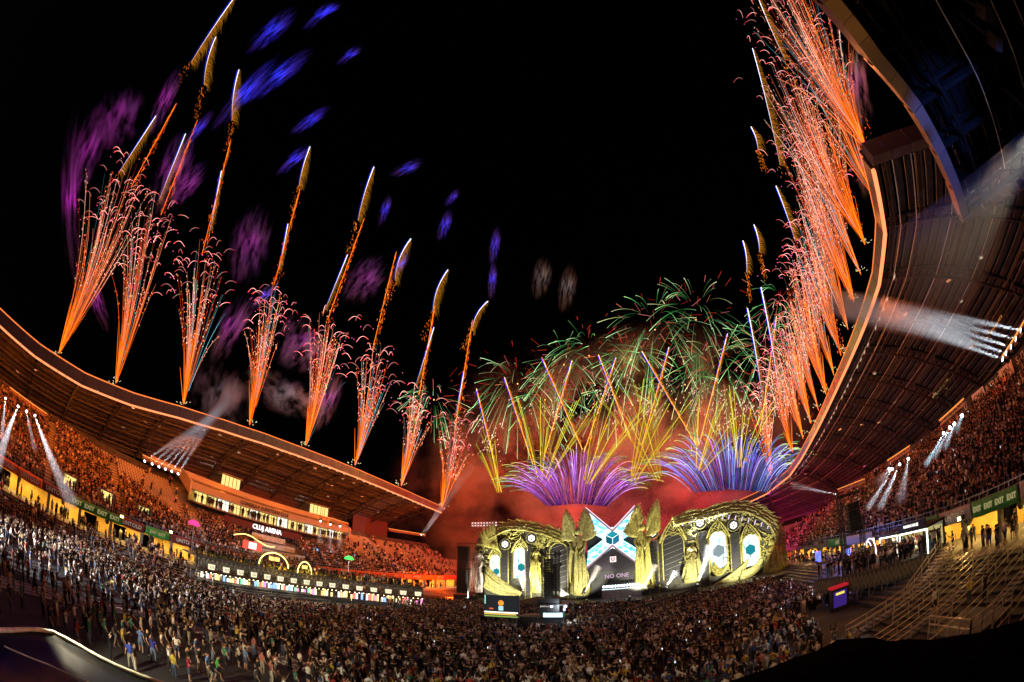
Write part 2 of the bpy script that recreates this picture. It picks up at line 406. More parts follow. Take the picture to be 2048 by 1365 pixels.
def scatter(name, pts, coll, label, cat):
    """one 'stuff' object: coll's members instanced on points; pts = [(pos, rotz, scale, pick)]"""
    me = bpy.data.meshes.new(name); me.from_pydata([tuple(p[0]) for p in pts], [], [])
    for an, ty, k in (('rz', 'FLOAT', 1), ('sc', 'FLOAT', 2), ('pick', 'INT', 3)):
        a = me.attributes.new(an, ty, 'POINT'); a.data.foreach_set('value', [p[k] for p in pts])
    o = bpy.data.objects.new(name, me); COL.objects.link(o)
    ng = bpy.data.node_groups.new(name, 'GeometryNodeTree')
    ng.interface.new_socket('Geometry', in_out='INPUT', socket_type='NodeSocketGeometry'); ng.interface.new_socket('Geometry', in_out='OUTPUT', socket_type='NodeSocketGeometry')
    N = ng.nodes; L_ = ng.links
    gi = N.new('NodeGroupInput'); go = N.new('NodeGroupOutput'); iop = N.new('GeometryNodeInstanceOnPoints'); ci = N.new('GeometryNodeCollectionInfo')
    ci.inputs['Collection'].default_value = coll; ci.inputs['Separate Children'].default_value = True; ci.inputs['Reset Children'].default_value = True
    def attr(nm, ty):
        a = N.new('GeometryNodeInputNamedAttribute'); a.data_type = ty; a.inputs['Name'].default_value = nm; return a.outputs['Attribute']
    cx = N.new('ShaderNodeCombineXYZ'); L_.new(attr('rz', 'FLOAT'), cx.inputs['Z'])
    L_.new(gi.outputs[0], iop.inputs['Points']); L_.new(ci.outputs[0], iop.inputs['Instance']); iop.inputs['Pick Instance'].default_value = True
    L_.new(attr('pick', 'INT'), iop.inputs['Instance Index']); L_.new(cx.outputs[0], iop.inputs['Rotation']); L_.new(attr('sc', 'FLOAT'), iop.inputs['Scale'])
    L_.new(iop.outputs[0], go.inputs[0])
    md = o.modifiers.new('scatter', 'NODES'); md.node_group = ng
    return tag(o, label, cat, kind='stuff')

occ = random.Random(11)
def vnoise(x, y, s=0):
    return .5 + .5 * math.sin(x * .31 + s) * math.cos(y * .17 + s * 2) * math.sin(x * .05 + y * .11 + s * .7)
def occupied(side, i, y):
    r_ = occ.random()
    if side < 0:
        t_ = i / ROWS
        if y < 12: pr = .86 - .35 * max(0, t_ - .85) * 4
        elif y < 36:
            lim = lerp(.9, .12, (y - 12) / 24); pr = .9 if t_ < lim else .04
        elif y < VIP1: pr = .85 if t_ < .6 else .3
        elif y < 112: pr = .6 * max(0, 1 - t_ * 1.6) + .05
        else: pr = .12
        return r_ < pr
    t_ = i / ROWS
    if y > 95: pr = .35 * (1 - t_)
    elif y > 62: pr = .85 - .75 * max(0, t_ - .5) * 2
    else: pr = .93 - .6 * max(0, t_ - .8) * 5 * (1 if y > 44 else .5)
    return r_ < pr
seats = []; stand_people = []
for side in (-1, 1):
    y0, y1 = (LY0, LY1) if side < 0 else (RY0, RY1)
    for i in range(ROWS - 1):
        x = rowx(side, i) + side * .5; z = rowz(i)
        y = y0 + .4
        while y < y1 - .3:
            a = min(abs(y - q) for q in (AISLE_L if side < 0 else AISLE_R))
            blocked = a < .85 or (side < 0 and VIP0 - 2 < y < VIP1 + 1 and i >= 11) or (side < 0 and 45.5 < y < 60 and 0 < i < 10)
            if not blocked:
                if occupied(side, i, y): stand_people.append((Vector((x - side * .05, y + occ.uniform(-.1, .1), z)), side))
                else: seats.append((Vector((x, y, z)), (math.pi / 2 if side < 0 else -math.pi / 2), 1.0, 0))
            elif a < .85 and occ.random() < .12: stand_people.append((Vector((x, y, z + .1)), side))
            y += .62
for i in range(17):
    for k in range(240):
        seats.append((Vector((-84 + 150 * k / 240 - 20, 132 + i * .8 + .4, 3.6 + i * .46)), 0.0, 1.0, 0))
seats.sort(key=lambda s: (s[0] - EYE).length + (0 if s[0].y > -2 else 500))
for s_ in seats[:300]:
    o = obj('stadium_seat', SEAT_ME, None, s_[0], (0, 0, s_[1])); tag(o, 'pale plastic seat standing empty in the near rows of the grandstand', 'seat', 'empty stadium seats')
scatter('seat_rows', seats[300:], C_SEAT, 'rows of empty pale plastic seats filling the grandstands', 'seats')

# ================================================================== ROOFS
M_DECK = mat('roof_deck', (.07, .065, .065), .6, .2, var=.35, scale=.8)
M_TRUSS = mat('truss_paint', (.06, .06, .06), .5, .3, var=.2)
M_FASC = mat('fascia_cladding', (.3, .2, .18), .35, .3, var=.1, scale=.5)
E_LEDT = emit('fascia_led_orange', (1, .22, .05), 1.2)
E_LEDB = emit('fascia_led_pale', (1, .27, .1), 1.7)
fl = MB(); fl.box((-.28, -.12, -.25), (.28, .12, .25), 0); fl.box((-.24, -.14, -.21), (.24, -.125, .21), 1); fl.box((-.32, -.03, .2), (.32, .03, .5), 0)
FLOOD_ME = fl.mesh('floodlight', [M_DSTEEL, emit('flood_glass', (1, .8, .6), .7)])

def roof_section(label, inner, back, nb, nrow, lead_in, fasc_h, leds=True, rise=2.2, deckgap=.36, truss_d=1.5, panelmat=None, detail=True, trussmat=None, fasc_w=.25):
    """inner, back: matching lists of nb+1 points along the inner lip and the rear support line"""
    root = thing('stadium_roof', label, 'roof', tuple(back[len(back) // 2]))
    off = -Vector(root.location)
    def fx(o):
        o.parent = root; o.matrix_parent_inverse = Matrix.Translation(off); return o
    def prof(k, t):                              # t = 0 at the rear, 1 at the lip: arched section
        a, b = back[k], inner[k]; p = a.lerp(b, t); p.z += rise * math.sin(math.pi * min(1, t)) + .0
        return p
    for k in range(nb):
        for r_ in range(nrow):
            t0, t1 = r_ / nrow, (r_ + 1 - deckgap) / nrow
            q = [prof(k, t0).lerp(prof(k + 1, t0), .03), prof(k, t0).lerp(prof(k + 1, t0), .97), prof(k, t1).lerp(prof(k + 1, t1), .97), prof(k, t1).lerp(prof(k + 1, t1), .03)]
            m = MB(); m.hexa(q, [p + Vector((0, 0, .12)) for p in q]); fx(m.build('deck_panel', panelmat or M_DECK))
    for k in range(nb + 1):                      # lattice ribs
        m = MB(); N = 12; top = [prof(k, j / N) - UP * .15 for j in range(N + 1)]; bot = [p - UP * (truss_d * (1 - .55 * abs(j / N - .4) / .6)) for j, p in enumerate(top)]
        for a, b in zip(top, top[1:]): m.bar(a, b, .2)
        for a, b in zip(bot, bot[1:]): m.bar(a, b, .26)
        for j in range(N): m.bar(top[j] if j % 2 else bot[j], bot[j + 1] if j % 2 else top[j + 1], .1)
        fx(m.build('rib_truss', trussmat or M_TRUSS))
    for t in ([.1, .28, .46, .64, .82, .95] if detail else [.3, .6, .9]):   # longitudinal purlin girders
        m = MB()
        for k in range(nb):
            a, b = prof(k, t) - UP * .3, prof(k + 1, t) - UP * .3; m.bar(a, b, .14); m.bar(a - UP * .8, b - UP * .8, .14)
            for j in range(4):
                p, q = a.lerp(b, j / 4), a.lerp(b, (j + 1) / 4); m.bar(p if j % 2 else p - UP * .8, q - UP * .8 if j % 2 else q, .07)
        fx(m.build('purlin_girder', trussmat or M_TRUSS))
    m = MB()                                     # rear edge beam
    for k in range(nb): m.bar(back[k] - UP * .2, back[k + 1] - UP * .2, .5, .6)
    fx(m.build('rear_beam', M_TRUSS))
    for k in range(nb):                          # lip fascia: one clad panel per third of a bay, two light lines
        for j in range(3):
            a = inner[k].lerp(inner[k + 1], j / 3 + .006); b = inner[k].lerp(inner[k + 1], (j + 1) / 3 - .006)
            d = (b - a).normalized(); o_ = d.cross(UP).normalized() * fasc_w * lead_in
            m = MB(); m.hexa([a - UP * fasc_h, b - UP * fasc_h, b, a], [a - UP * fasc_h + o_, b - UP * fasc_h + o_, b + o_, a + o_]); fx(m.build('fascia_panel', M_FASC))
    if leds:
        for dz, em, th in ((.06, E_LEDT, .18), (-fasc_h - .12, E_LEDB, .26)):
            for k in range(nb):
                a, b = inner[k], inner[k + 1]; d = (b - a).normalized(); o_ = d.cross(UP).normalized() * .12 * lead_in; m = MB()
                for j in range(6): m.bar(a.lerp(b, j / 6 + .004) + UP * dz + o_, a.lerp(b, (j + 1) / 6 - .004) + UP * dz + o_, .3, th)
                fx(m.build('led_line', em))['kind'] = 'stuff'
    return root, fx, prof

# left roof
lip = [on(px, py, 0, LX) for px, py in ((0, 619), (116, 716), (231, 775), (367, 816), (499, 858), (611, 899), (710, 938), (802, 978), (883, 1014))]
lip = [Vector((LX, -30, 24.0))] + lip
NBL = 15; innerL = spline(lip, NBL + 1)
backL = []
for p in innerL:
    zb = 16.2 + 3.6 * max(0, min(1, (p.y - 2) / 45)); backL.append(Vector((-86.5, p.y * .985, zb)))
roof_L, fxL, profL = roof_section('long left stadium roof with two glowing orange lines along its lip', innerL, backL, NBL, 18, 1, 1.75)

# right roof
lipR = [on(1728, 312, 2, 30), on(1750, 380, 2, 30), on(1757, 480, 2, 30), on(1745, 560, 2, 30), on(1715, 650, 2, 30), on(1670, 760, 2, 29.3), on(1620, 870, 2, 27.0), on(1580, 938, 2, 23.6), on(1530, 978, 2, 21.2), on(1480, 1001, 2, 19.6)]
NBR = 12; innerR = spline(lipR, NBR + 1)
backR = []
for k, p in enumerate(innerR):
    t = k / NBR; d = (innerR[min(k + 1, NBR)] - innerR[max(k - 1, 0)]); d.z = 0; d.normalize(); o_ = Vector((d.y, -d.x, 0))
    if o_.x < .2: o_ = Vector((.35, .94, 0)).normalized()
    w = lerp(25, 19, t); q = p + o_ * w
    q.z = lerp(19.0, 12.8, min(1, max(0, (p.y - 30) / 75))); backR.append(q)
roof_R, fxR, profR = roof_section('dark right stadium roof sweeping overhead with its lip glowing orange', innerR, backR, NBR, 24, -1, 1.3)
# end fascia of the right roof, box-clad
for j in range(12):
    a = profR(0, 1 - j / 14) + UP * .25; b = profR(0, 1 - (j + .94) / 14) + UP * .25; s_ = Vector((-.25, -.97, 0))
    m = MB(); m.hexa([a - UP * 1.5 + s_ * .1, b - UP * 1.5 + s_ * .1, b + s_ * .1, a + s_ * .1], [a - UP * 1.5 + s_ * 1.0, b - UP * 1.5 + s_ * 1.0, b + s_ * 1.0, a + s_ * 1.0]); fxR(m.build('end_fascia_panel', M_FASC))

# near roof section over the right of the viewpoint
ZN = 22.0
lipN = [Vector((-4, -8, ZN))] + [on(px, py, 2, ZN) for px, py in ((1625, 0), (1690, 80), (1740, 130), (1800, 200), (1850, 280), (1885, 350), (1908, 415))]
NBN = 10; innerN = spline(lipN, NBN + 1)
backN = [p + Vector((19, -10.5, -1.0)) for p in innerN]
roof_N, fxN, profN = roof_section('near corner roof with a smooth panelled lip tinted blue, crossing the upper right', innerN, backN, NBN, 14, -1, .95, leds=False, rise=.8, deckgap=.1, truss_d=1.1, panelmat=mat('near_deck', (.006, .006, .006), .9, spec=.05), trussmat=mat('near_truss', (.008, .008, .008), .8, spec=.1), fasc_w=-.62, detail=False)
p0, p1 = innerN[-1], on(2060, 350, 2, ZN - .1)
for j in range(8):
    a = p0.lerp(p1, j / 8 + .01) + UP * .02; b = p0.lerp(p1, (j + 1) / 8 - .01) + UP * .02; s_ = Vector((.2, .98, 0)); h0 = 1.0 - j * .06
    m = MB(); m.hexa([a - UP * h0, b - UP * h0, b, a], [a - UP * h0 + s_ * .3, b - UP * h0 + s_ * .3, b + s_ * .3, a + s_ * .3]); fxN(m.build('end_fascia_panel', M_FASC))
M_PIPE = mat('bright_conduit', (.75, .68, .5), .3, .6)
for t in (.78, .6, .5, .42, .3):                   # pale conduits running along under the near roof
    m = MB(); k0, k1 = (3.2, 9.3)
    def pn(kf, t=t): 
        k = int(min(kf, NBN - 1e-4)); return profN(k, t).lerp(profN(k + 1, t), kf - k) - UP * 1.35
    pts = [pn(lerp(k0, k1, q / 14)) for q in range(15)]
    m.tube(pts, .035, 4); fxN(m.build('conduit', M_PIPE))
for t in (.93, .86, .7, .5):                      # thin red-lit cables under the right roof
    pts = [profR(k, t) - UP * 1.2 for k in range(NBR + 1)]; m = MB(); m.tube(pts, .05, 4); fxR(m.build('cable_tray', M_PIPE))

# floodlights hung along the lips
def floods(inner, side, prof, y0, y1, label, step, group):
    n = 0
    for k in range(len(inner) - 1):
        a, b = inner[k], inner[k + 1]; L_ = (b - a).length; cnt = max(1, int(L_ / step))
        for j in range(cnt):
            if (k * 7 + j * 3) % 5 == 4: continue
            p = prof(k, .93).lerp(prof(k + 1, .93), (j + .5) / cnt); 
            if not y0 < p.y < y1: continue
            o = obj('floodlight', FLOOD_ME, None, p - UP * 1.55, (R(35), 0, R(90) if side > 0 else R(-90)))
            o.rotation_euler = (R(-35), 0, R(90) if side < 0 else R(-90)); tag(o, label, 'floodlight', group); n += 1
floods(innerL, -1, profL, -20, 108, 'small square floodlight hung under the left roof lip', 1.9, 'floodlights under the left roof')
floods(innerR, 1, profR, 30, 112, 'small square floodlight hung under the right roof lip', 1.9, 'floodlights under the right roof')
# hanging dark screen board at the far end of the left roof, sponsor lettering on the right
m = MB(); m.box((-84.3, 90, 16.5), (-84, 106, 22.5)); tag(m.build('hanging_board', mat('maroon_wall', (.1, .04, .06))), 'large dark rectangular board hung under the far end of the left roof', 'board')
lm = emit('orange_lettering', (1, .35, .06), .8); lm2 = emit('amber_lettering', (1, .7, .12), .6)
def rtext(s_, size, px, py, x, m, name='roof_lettering'):
    p = on(px, py, 0, x)
    t = thing('lettering_sign', None, 'sign', tuple(p)); text(s_, size, basis((0, -1, 0), UP, p), m, t)
    return t
tag(rtext('Kaufland', 1.5, 1985, 655, 44.5, lm), 'large orange name lettering on the dark wall under the right roof')
tag(rtext('Transilvania', .8, 1958, 682, 44.5, lm), 'small orange lettering beside the large orange name under the right roof')
tag(rtext('discover', 1.1, 1885, 765, 44.5, lm2), 'upper line of amber lettering far along the right rear wall')
tag(rtext('a magical city', 1.1, 1877, 785, 44.5, lm2), 'lower line of amber lettering far along the right rear wall')
wm = mat('white_print', (.8, .78, .74), .6); 
t = thing('supporter_banner', 'white lettered supporter banner hung at the top of the right seats', 'banner', tuple(on(1990, 765, 0, 43.6)))
p = on(1990, 765, 0, 43.6)
for q, s_ in enumerate(('U', 'CLUJ', 'ULTRAS', 'UN', 'SUT', 'TEC')):
    yy = p.y + 8 - q * 3.6; m = MB(); m.box((43.6, yy - 1.6, p.z - .8), (43.68, yy + 1.6, p.z + .8)); o = m.build('banner_panel', wm if q % 2 else M_BLACK); o.parent = t; o.matrix_parent_inverse = Matrix.Translation(-p)
    text(s_, 1.2, basis((0, -1, 0), UP, (43.57, yy, p.z)), M_BLACK if q % 2 else wm, t)

ins = MB(); ins.box((-.32, -.32, -.08), (.32, .32, .08), 0); ins.box((-.2, -.2, -.1), (.2, .2, -.082), 1); INSP = ins.mesh('roof_fixture', [M_STEEL, emit('fixture_lit', (1, .85, .6), .55)])
rr = random.Random(8)
for nm, prof_, nb_, ts in (('left', profL, NBL, (.35, .55, .78)), ('right', profR, NBR, (.3, .5, .62, .78))):
    for k in range(nb_):
        for t_ in ts:
            if rr.random() < .55:
                p = prof_(k, t_).lerp(prof_(k + 1, t_), rr.random()) - UP * 1.3; o = obj('roof_fixture', INSP, None, p, (R(rr.uniform(-15, 15)), R(rr.uniform(-15, 15)), rr.random())); tag(o, 'small square lamp fixture hung under the %s roof girders' % nm, 'lamp', 'lamp fixtures under the %s roof' % nm)

# ================================================================== PEOPLE
def cloth_mat(name, ramp, mult, rough=.8):
    m = bpy.data.materials.new(name); m.use_nodes = True; nt = m.node_tree; b = nt.nodes['Principled BSDF']; b.inputs['Roughness'].default_value = rough
    b.inputs['Specular IOR Level'].default_value = .15
    oi = nt.nodes.new('ShaderNodeObjectInfo'); mu = nt.nodes.new('ShaderNodeMath'); mu.operation = 'MULTIPLY'; mu.inputs[1].default_value = mult
    fr = nt.nodes.new('ShaderNodeMath'); fr.operation = 'FRACT'; cr = nt.nodes.new('ShaderNodeValToRGB'); cr.color_ramp.interpolation = 'CONSTANT'
    el = cr.color_ramp.elements
    for i, (p, c) in enumerate(ramp):
        e = el[i] if i < 2 else el.new(p)
        e.position = p; e.color = (*c, 1)
    mx = nt.nodes.new('ShaderNodeMix'); mx.data_type = 'RGBA'
    L_ = nt.links
    L_.new(oi.outputs['Random'], mu.inputs[0]); L_.new(mu.outputs[0], fr.inputs[0]); L_.new(fr.outputs[0], cr.inputs[0])
    return m, nt, oi, cr, mx, b
def finish(m, nt, oi, cr, mx, b, own):
    L_ = nt.links
    if own:                                      # persons built singly carry their own top colour (alpha 0 marks them)
        L_.new(oi.outputs['Alpha'], mx.inputs['Factor']); L_.new(oi.outputs['Color'], mx.inputs['A']); L_.new(cr.outputs[0], mx.inputs['B']); src = mx.outputs['Result']
    else: src = cr.outputs[0]
    L_.new(src, b.inputs['Base Color'])
    return m
TOPC = [(0, (.012, .012, .014)), (.42, (.68, .66, .62)), (.55, (.02, .02, .025)), (.62, (.3, .28, .26)), (.65, (.3, .04, .03)), (.69, (.04, .07, .2)), (.74, (.5, .42, .3)), (.78, (.06, .06, .06)), (.88, (.75, .73, .7)), (.94, (.35, .12, .1)), (.96, (.06, .18, .12)), (.98, (.5, .35, .06))]
M_TOP = finish(*cloth_mat('clothing_top', TOPC, 1.0), True)
M_LEG = finish(*cloth_mat('clothing_bottom', [(0, (.02, .02, .025)), (.35, (.05, .07, .12)), (.6, (.25, .23, .2)), (.7, (.03, .03, .03)), (.85, (.12, .17, .28)), (.93, (.45, .42, .36))], 7.31), False)
M_SKIN = finish(*cloth_mat('skin', [(0, (.45, .28, .2)), (.4, (.5, .33, .24)), (.8, (.36, .22, .15))], 13.7, .55), False)
M_HAIR = finish(*cloth_mat('hair', [(0, (.012, .01, .008)), (.5, (.04, .022, .012)), (.75, (.12, .07, .03)), (.92, (.35, .24, .1))], 29.1, .6), False)
M_SHOE = mat('shoe', (.25, .24, .23), .6)
PM = [M_SKIN, M_TOP, M_LEG, M_HAIR, M_SHOE]

def person_mesh(name, pose, hi, long_hair=False, shorts=False):
    """one continuous figure grown with a Skin modifier. Faces -Y... front is -Y, back +Y."""
    V = []; E = []; Rr = []; tagp = []
    def v(p, r_, part): V.append(p); Rr.append(r_); tagp.append(part); return len(V) - 1
    def e(a, b): E.append((a, b))
    hipz = .93; lean = pose.get('lean', 0)
    pel = v((0, 0, hipz), (.15, .115), 2)
    wa = v((0, -.01 - lean * .3, 1.08), (.135, .1), 1); ch = v((0, -.01 - lean * .8, 1.3), (.165, .115), 1); sh = v((0, .0 - lean, 1.43), (.12, .08), 1)
    nk = v((0, -.01 - lean * 1.1, 1.52), (.055, .055), 0); h0 = v((0, -.03 - lean * 1.2, 1.6), (.082, .09), 0); h1 = v((0, -.025 - lean * 1.25, 1.7), (.085, .098), 3); h2 = v((0, -.01 - lean * 1.3, 1.765), (.05, .055), 3)
    e(pel, wa); e(wa, ch); e(ch, sh); e(sh, nk); e(nk, h0); e(h0, h1); e(h1, h2)
    if hi:
        ns = v((0, -.135 - lean * 1.2, 1.625), (.016, .022), 0); e(h0, ns)
    if long_hair:
        hb = v((0, .085 - lean * 1.2, 1.58), (.075, .045), 3); hb2 = v((0, .1 - lean, 1.4), (.07, .035), 3); e(h1, hb); e(hb, hb2)
    for s_ in (-1, 1):
        st = pose.get('step', 0) * s_
        hp = v((s_ * .095, 0, .86), (.095, .1), 2); kn = v((s_ * (.11 + pose.get('wide', 0) * .4), -.02 - st * .5, .5), (.062, .066), 0 if shorts else 2)
        an = v((s_ * (.115 + pose.get('wide', 0)), .02 - st, .1), (.042, .045), 0 if shorts else 2); ft = v((s_ * (.125 + pose.get('wide', 0)), -.13 - st, .045), (.045, .035), 4)
        e(pel, hp); e(hp, kn); e(kn, an); e(an, ft)
        arm = pose['l' if s_ < 0 else 'r']
        sj = v((s_ * .185, -lean, 1.41), (.062, .062), 1); el_ = v((s_ * arm[0][0], arm[0][1] - lean, arm[0][2]), (.042, .042), 0 if pose.get('tee', 1) else 1)
        wr = v((s_ * arm[1][0], arm[1][1] - lean, arm[1][2]), (.03, .03), 0); d = (Vector(V[wr]) - Vector(V[el_])).normalized() * .15
        hd = v(tuple(Vector(V[wr]) + d), (.034, .022), 0)
        e(sh, sj); e(sj, el_); e(el_, wr); e(wr, hd)
    me = bpy.data.meshes.new('tmp'); me.from_pydata(V, E, []); o = bpy.data.objects.new('tmp', me); COL.objects.link(o)
    md = o.modifiers.new('skin', 'SKIN'); md.use_smooth_shade = True
    for i, sv in enumerate(me.skin_vertices[0].data): sv.radius = Rr[i]; sv.use_root = (i == 0)
    if hi: o.modifiers.new('sub', 'SUBSURF').levels = 1
    dg = bpy.context.evaluated_depsgraph_get(); res = bpy.data.meshes.new_from_object(o.evaluated_get(dg)); bpy.data.objects.remove(o)
    res.name = name; res.materials.clear()
    for m in PM: res.materials.append(m)
    VV = [Vector(p) for p in V]
    for p in res.polygons:
        c = p.center; best = (9, 0)
        for a, b in E:
            A, B = VV[a], VV[b]; t = max(0, min(1, (c - A).dot(B - A) / max(1e-9, (B - A).length_squared)))
            dd = (c - (A.lerp(B, t))).length - lerp(Rr[a][0], Rr[b][0], t)
            if dd < best[0]: best = (dd, tagp[a] if t < .5 else tagp[b])
        k = best[1]
        if c.z > 1.66 and k in (0, 3): k = 3 if (c.y > -.085 - lean * 1.2 or c.z > 1.72) else 0
        elif k == 0 and c.z > 1.54 and c.y > .0 - lean * 1.2 and abs(c.x) < .12 and c.z > 1.58: k = 3
        if k == 0 and pose.get('tee', 1) and 1.3 < c.z < 1.5 and abs(c.x) < .24 and abs(c.x) > .1: k = 1
        if k == 0 and shorts and .55 < c.z < .9 and abs(c.x) < .2: k = 2
        p.material_index = k; p.use_smooth = True
    zmin = min(x.co.z for x in res.vertices)
    for x in res.vertices: x.co.z -= zmin; x.co.x *= 1.14; x.co.y *= 1.14; x.co.z *= 1.03
    return res
DOWN = ((.23, .02, 1.14), (.25, -.08, .92)); UPA = ((.3, -.1, 1.62), (.24, -.16, 1.88)); PHONE = ((.24, -.16, 1.2), (.1, -.38, 1.42)); HIP = ((.36, .06, 1.16), (.2, -.02, 1.0)); FOLD = ((.25, -.06, 1.14), (.03, -.2, 1.16)); HIGH = ((.22, -.22, 1.5), (.13, -.3, 1.78))
POSES = [
    ('stand', dict(l=DOWN, r=DOWN), False, False), ('phone', dict(l=DOWN, r=PHONE, step=.06), False, True), ('cheer', dict(l=UPA, r=UPA, wide=.05), False, False),
    ('one_up', dict(l=DOWN, r=HIGH, step=-.05), True, False), ('fold', dict(l=FOLD, r=FOLD), True, True), ('hip', dict(l=HIP, r=DOWN, wide=.04), False, False),
    ('walk', dict(l=((.22, -.12, 1.16), (.2, -.3, 1.02)), r=((.22, .14, 1.16), (.22, .1, .92)), step=.2, lean=.04), False, True), ('film', dict(l=HIGH, r=HIGH), True, False)]
HI = [person_mesh('person', p, True, lh, sh_) for _, p, lh, sh_ in POSES]
C_LOW = bpy.data.collections.new('person_sources')
for i, (nm, p, lh, sh_) in enumerate(POSES):
    C_LOW.objects.link(bpy.data.objects.new('source_%02d' % i, person_mesh('person', p, False, lh, sh_)))

# ---- where people stand
pr = random.Random(23)
people = []                                      # (pos, facing angle, scale, pose)
STAGE = Vector((-15, 94, 0))
def face(p, tgt=STAGE, j=.35): d = tgt - p; return math.atan2(d.x, -d.y) + pr.uniform(-j, j)
def ground_density(x, y):
    if x < -58.5 or x > 17.5 or y > 86: return 0
    if y < 6 - .2 * x and x > -12: return 0
    p = Vector((x, y, 0)); d = p.length
    if -30 < x < -16 and 55 < y < 66: return 0             # control tower compound
    if x > 11 and y < 46: return 0
    if x < -44 and 26 < y < 66 and x < -52 + (y - 29) * .26: return 0    # behind the bar row
    az = math.degrees(math.atan2(x, y))
    if d < 24: return 0
    if x < -13 and d < 39 and az < -48: return .3 if d < 34 else .42         # open ground at the near left
    if az < -66 and d < 44: return .35
    return .62 + .3 * vnoise(x * 2.2, y * 2.6, 3)
sp = .92
for i in range(int(78 / sp)):
    for j in range(int(92 / sp)):
        x = -59 + i * sp + pr.uniform(-.3, .3); y = -4 + j * sp + pr.uniform(-.3, .3)
        if pr.random() < ground_density(x, y):
            p = Vector((x, y, 0)); people.append((p, face(p), pr.uniform(.93, 1.07), pr.choice((0, 0, 0, 1, 1, 2, 3, 3, 4, 5, 6, 7))))
for p, side in stand_people:
    people.append((p, face(p, Vector((-20, 70, 0)), .3), pr.uniform(.92, 1.05), pr.choice((0, 1, 2, 3, 4, 5, 7))))
for side in (-1, 1):                              # on the ring walkways
    for k in range(170):
        y = pr.uniform(-6, 110) if side < 0 else pr.uniform(22, 100); x = (LX + 1.6 - pr.random() * 4) if side < 0 else (RX - 1.8 + pr.random() * 4)
        p = Vector((x, y, 2.36)); people.append((p, pr.uniform(0, 6.28), pr.uniform(.93, 1.06), pr.choice((0, 1, 4, 5, 6))))
for k in range(260):                              # on the left lower terrace and the boxes
    y = pr.uniform(-10, 34); i = pr.randrange(7); p = Vector((LX + .2 + 2.9 + i * .8, y, 2.0 - i * .27))
    if pr.random() < .55: people.append((p, face(p), pr.uniform(.93, 1.06), pr.choice((0, 1, 4, 5))))
for k in range(60): people.append((Vector((-76.9 + pr.uniform(-.2, .2), pr.uniform(VIP0, VIP1), 13.2)), R(90), 1, pr.choice((0, 1, 4))))

# ---- the nearest people one can describe, placed by the spot of their feet on the ground
heroes = [
 (437, 1362, .3, 6, (.05, .3, .07), 'person in a bright green T-shirt and jeans beside a blue-shirted companion'),
 (418, 1358, .1, 0, (.12, .25, .6), 'person in a light blue shirt and pale shorts left of the green T-shirt'),
 (452, 1330, 1.2, 1, (.05, .08, .25), 'person in a dark blue and white top behind the green T-shirt'),
 (380, 1364, .2, 4, (.3, .02, .06), 'person with a crimson top and pale jeans near the lower left edge'),
 (264, 1338, 2.4, 5, (.04, .07, .4), 'person in royal blue with a black backpack beside the black canopy'),
 (273, 1345, .6, 0, (.03, .03, .035), 'person in black beside the royal blue one at the black canopy'),
 (247, 1288, .8, 0, (.06, .2, .19), 'person in a teal shirt and blue jeans standing alone on dark ground'),
 (112, 1247, 1.4, 4, (.4, .4, .42), 'person in a light grey hooded top on the dark ground at the left'),
 (113, 1246, 1.6, 0, (.55, .52, .5), None),
 (87, 1236, 1.2, 0, (.33, .3, .3), 'person in a pinkish grey top left of the white T-shirt in blue shorts'),
 (113, 1248, .4, 0, (.6, .58, .55), None),
 (116, 1252, 1.0, 1, (.65, .63, .6), 'person in a white T-shirt and blue shorts on the dark ground at the left'),
 (130, 1254, 1.5, 5, (.12, .13, .16), 'person in a slate top right of the white T-shirt in blue shorts'),
 (178, 1241, 1.2, 3, (.35, .3, .32), 'person in a grey top and denim shorts standing apart on dark ground'),
 (303, 1275, .6, 0, (.6, .58, .55), 'person in a white top with clasped hands behind the backpack group'),
 (283, 1306, 2.0, 1, (.1, .16, .35), 'person in a denim blue jacket with a backpack near the canopy'),
 (297, 1310, .9, 0, (.02, .02, .02), 'broad person in a black T-shirt and blue jeans near the canopy'),
 (341, 1298, .6, 6, (.5, .48, .45), 'person in a white shirt turned aside in the lit lower-left group'),
 (334, 1300, .4, 0, (.025, .025, .03), 'person in a dark shirt left of the white shirt turned aside'),
 (355, 1317, 2.7, 4, (.62, .6, .58), 'blonde person in a white sweater and black trousers in the lit group'),
 (341, 1340, .3, 2, (.65, .65, .66), 'person in a white T-shirt raising both arms in the lit lower-left group'),
 (350, 1358, 1.6, 0, (.45, .34, .05), 'person in a mustard yellow top near the lower left edge'),
 (308, 1325, 1.9, 3, (.04, .04, .3), 'person in a deep blue top with long hair near the canopy'),
 (400, 1345, .5, 1, (.03, .03, .03), 'person in a black printed T-shirt in the lit lower-left group'),
 (393, 1322, .5, 5, (.12, .2, .42), 'person with a pale blue backpack in the lit lower-left group'),
 (492, 1340, 1.1, 1, (.1, .18, .35), 'person in a blue denim shirt right of the green T-shirt'),
 (478, 1335, .9, 4, (.5, .47, .38), 'person in a striped cream shirt right of the green T-shirt'),
 (440, 1252, .7, 1, (.66, .64, .62), 'person in a white T-shirt with a strap among the orange lit left crowd'),
 (1697, 1307, 2.6, 0, (.55, .45, .15), 'person in a pale yellow football shirt in the lower right crowd'),
 (1712, 1300, 2.2, 4, (.25, .2, .16), 'person in a brown hooded top behind the yellow football shirt'),
 (1668, 1312, 1.5, 0, (.05, .08, .35), 'person in a blue top left of the yellow football shirt'),
 (1733, 1330, 2.8, 1, (.5, .2, .28), 'person in a pink top right of the yellow football shirt'),
 (1752, 1325, 2.0, 5, (.2, .2, .2), 'person in a dark grey T-shirt right of the pink top'),
]
hero_objs = []
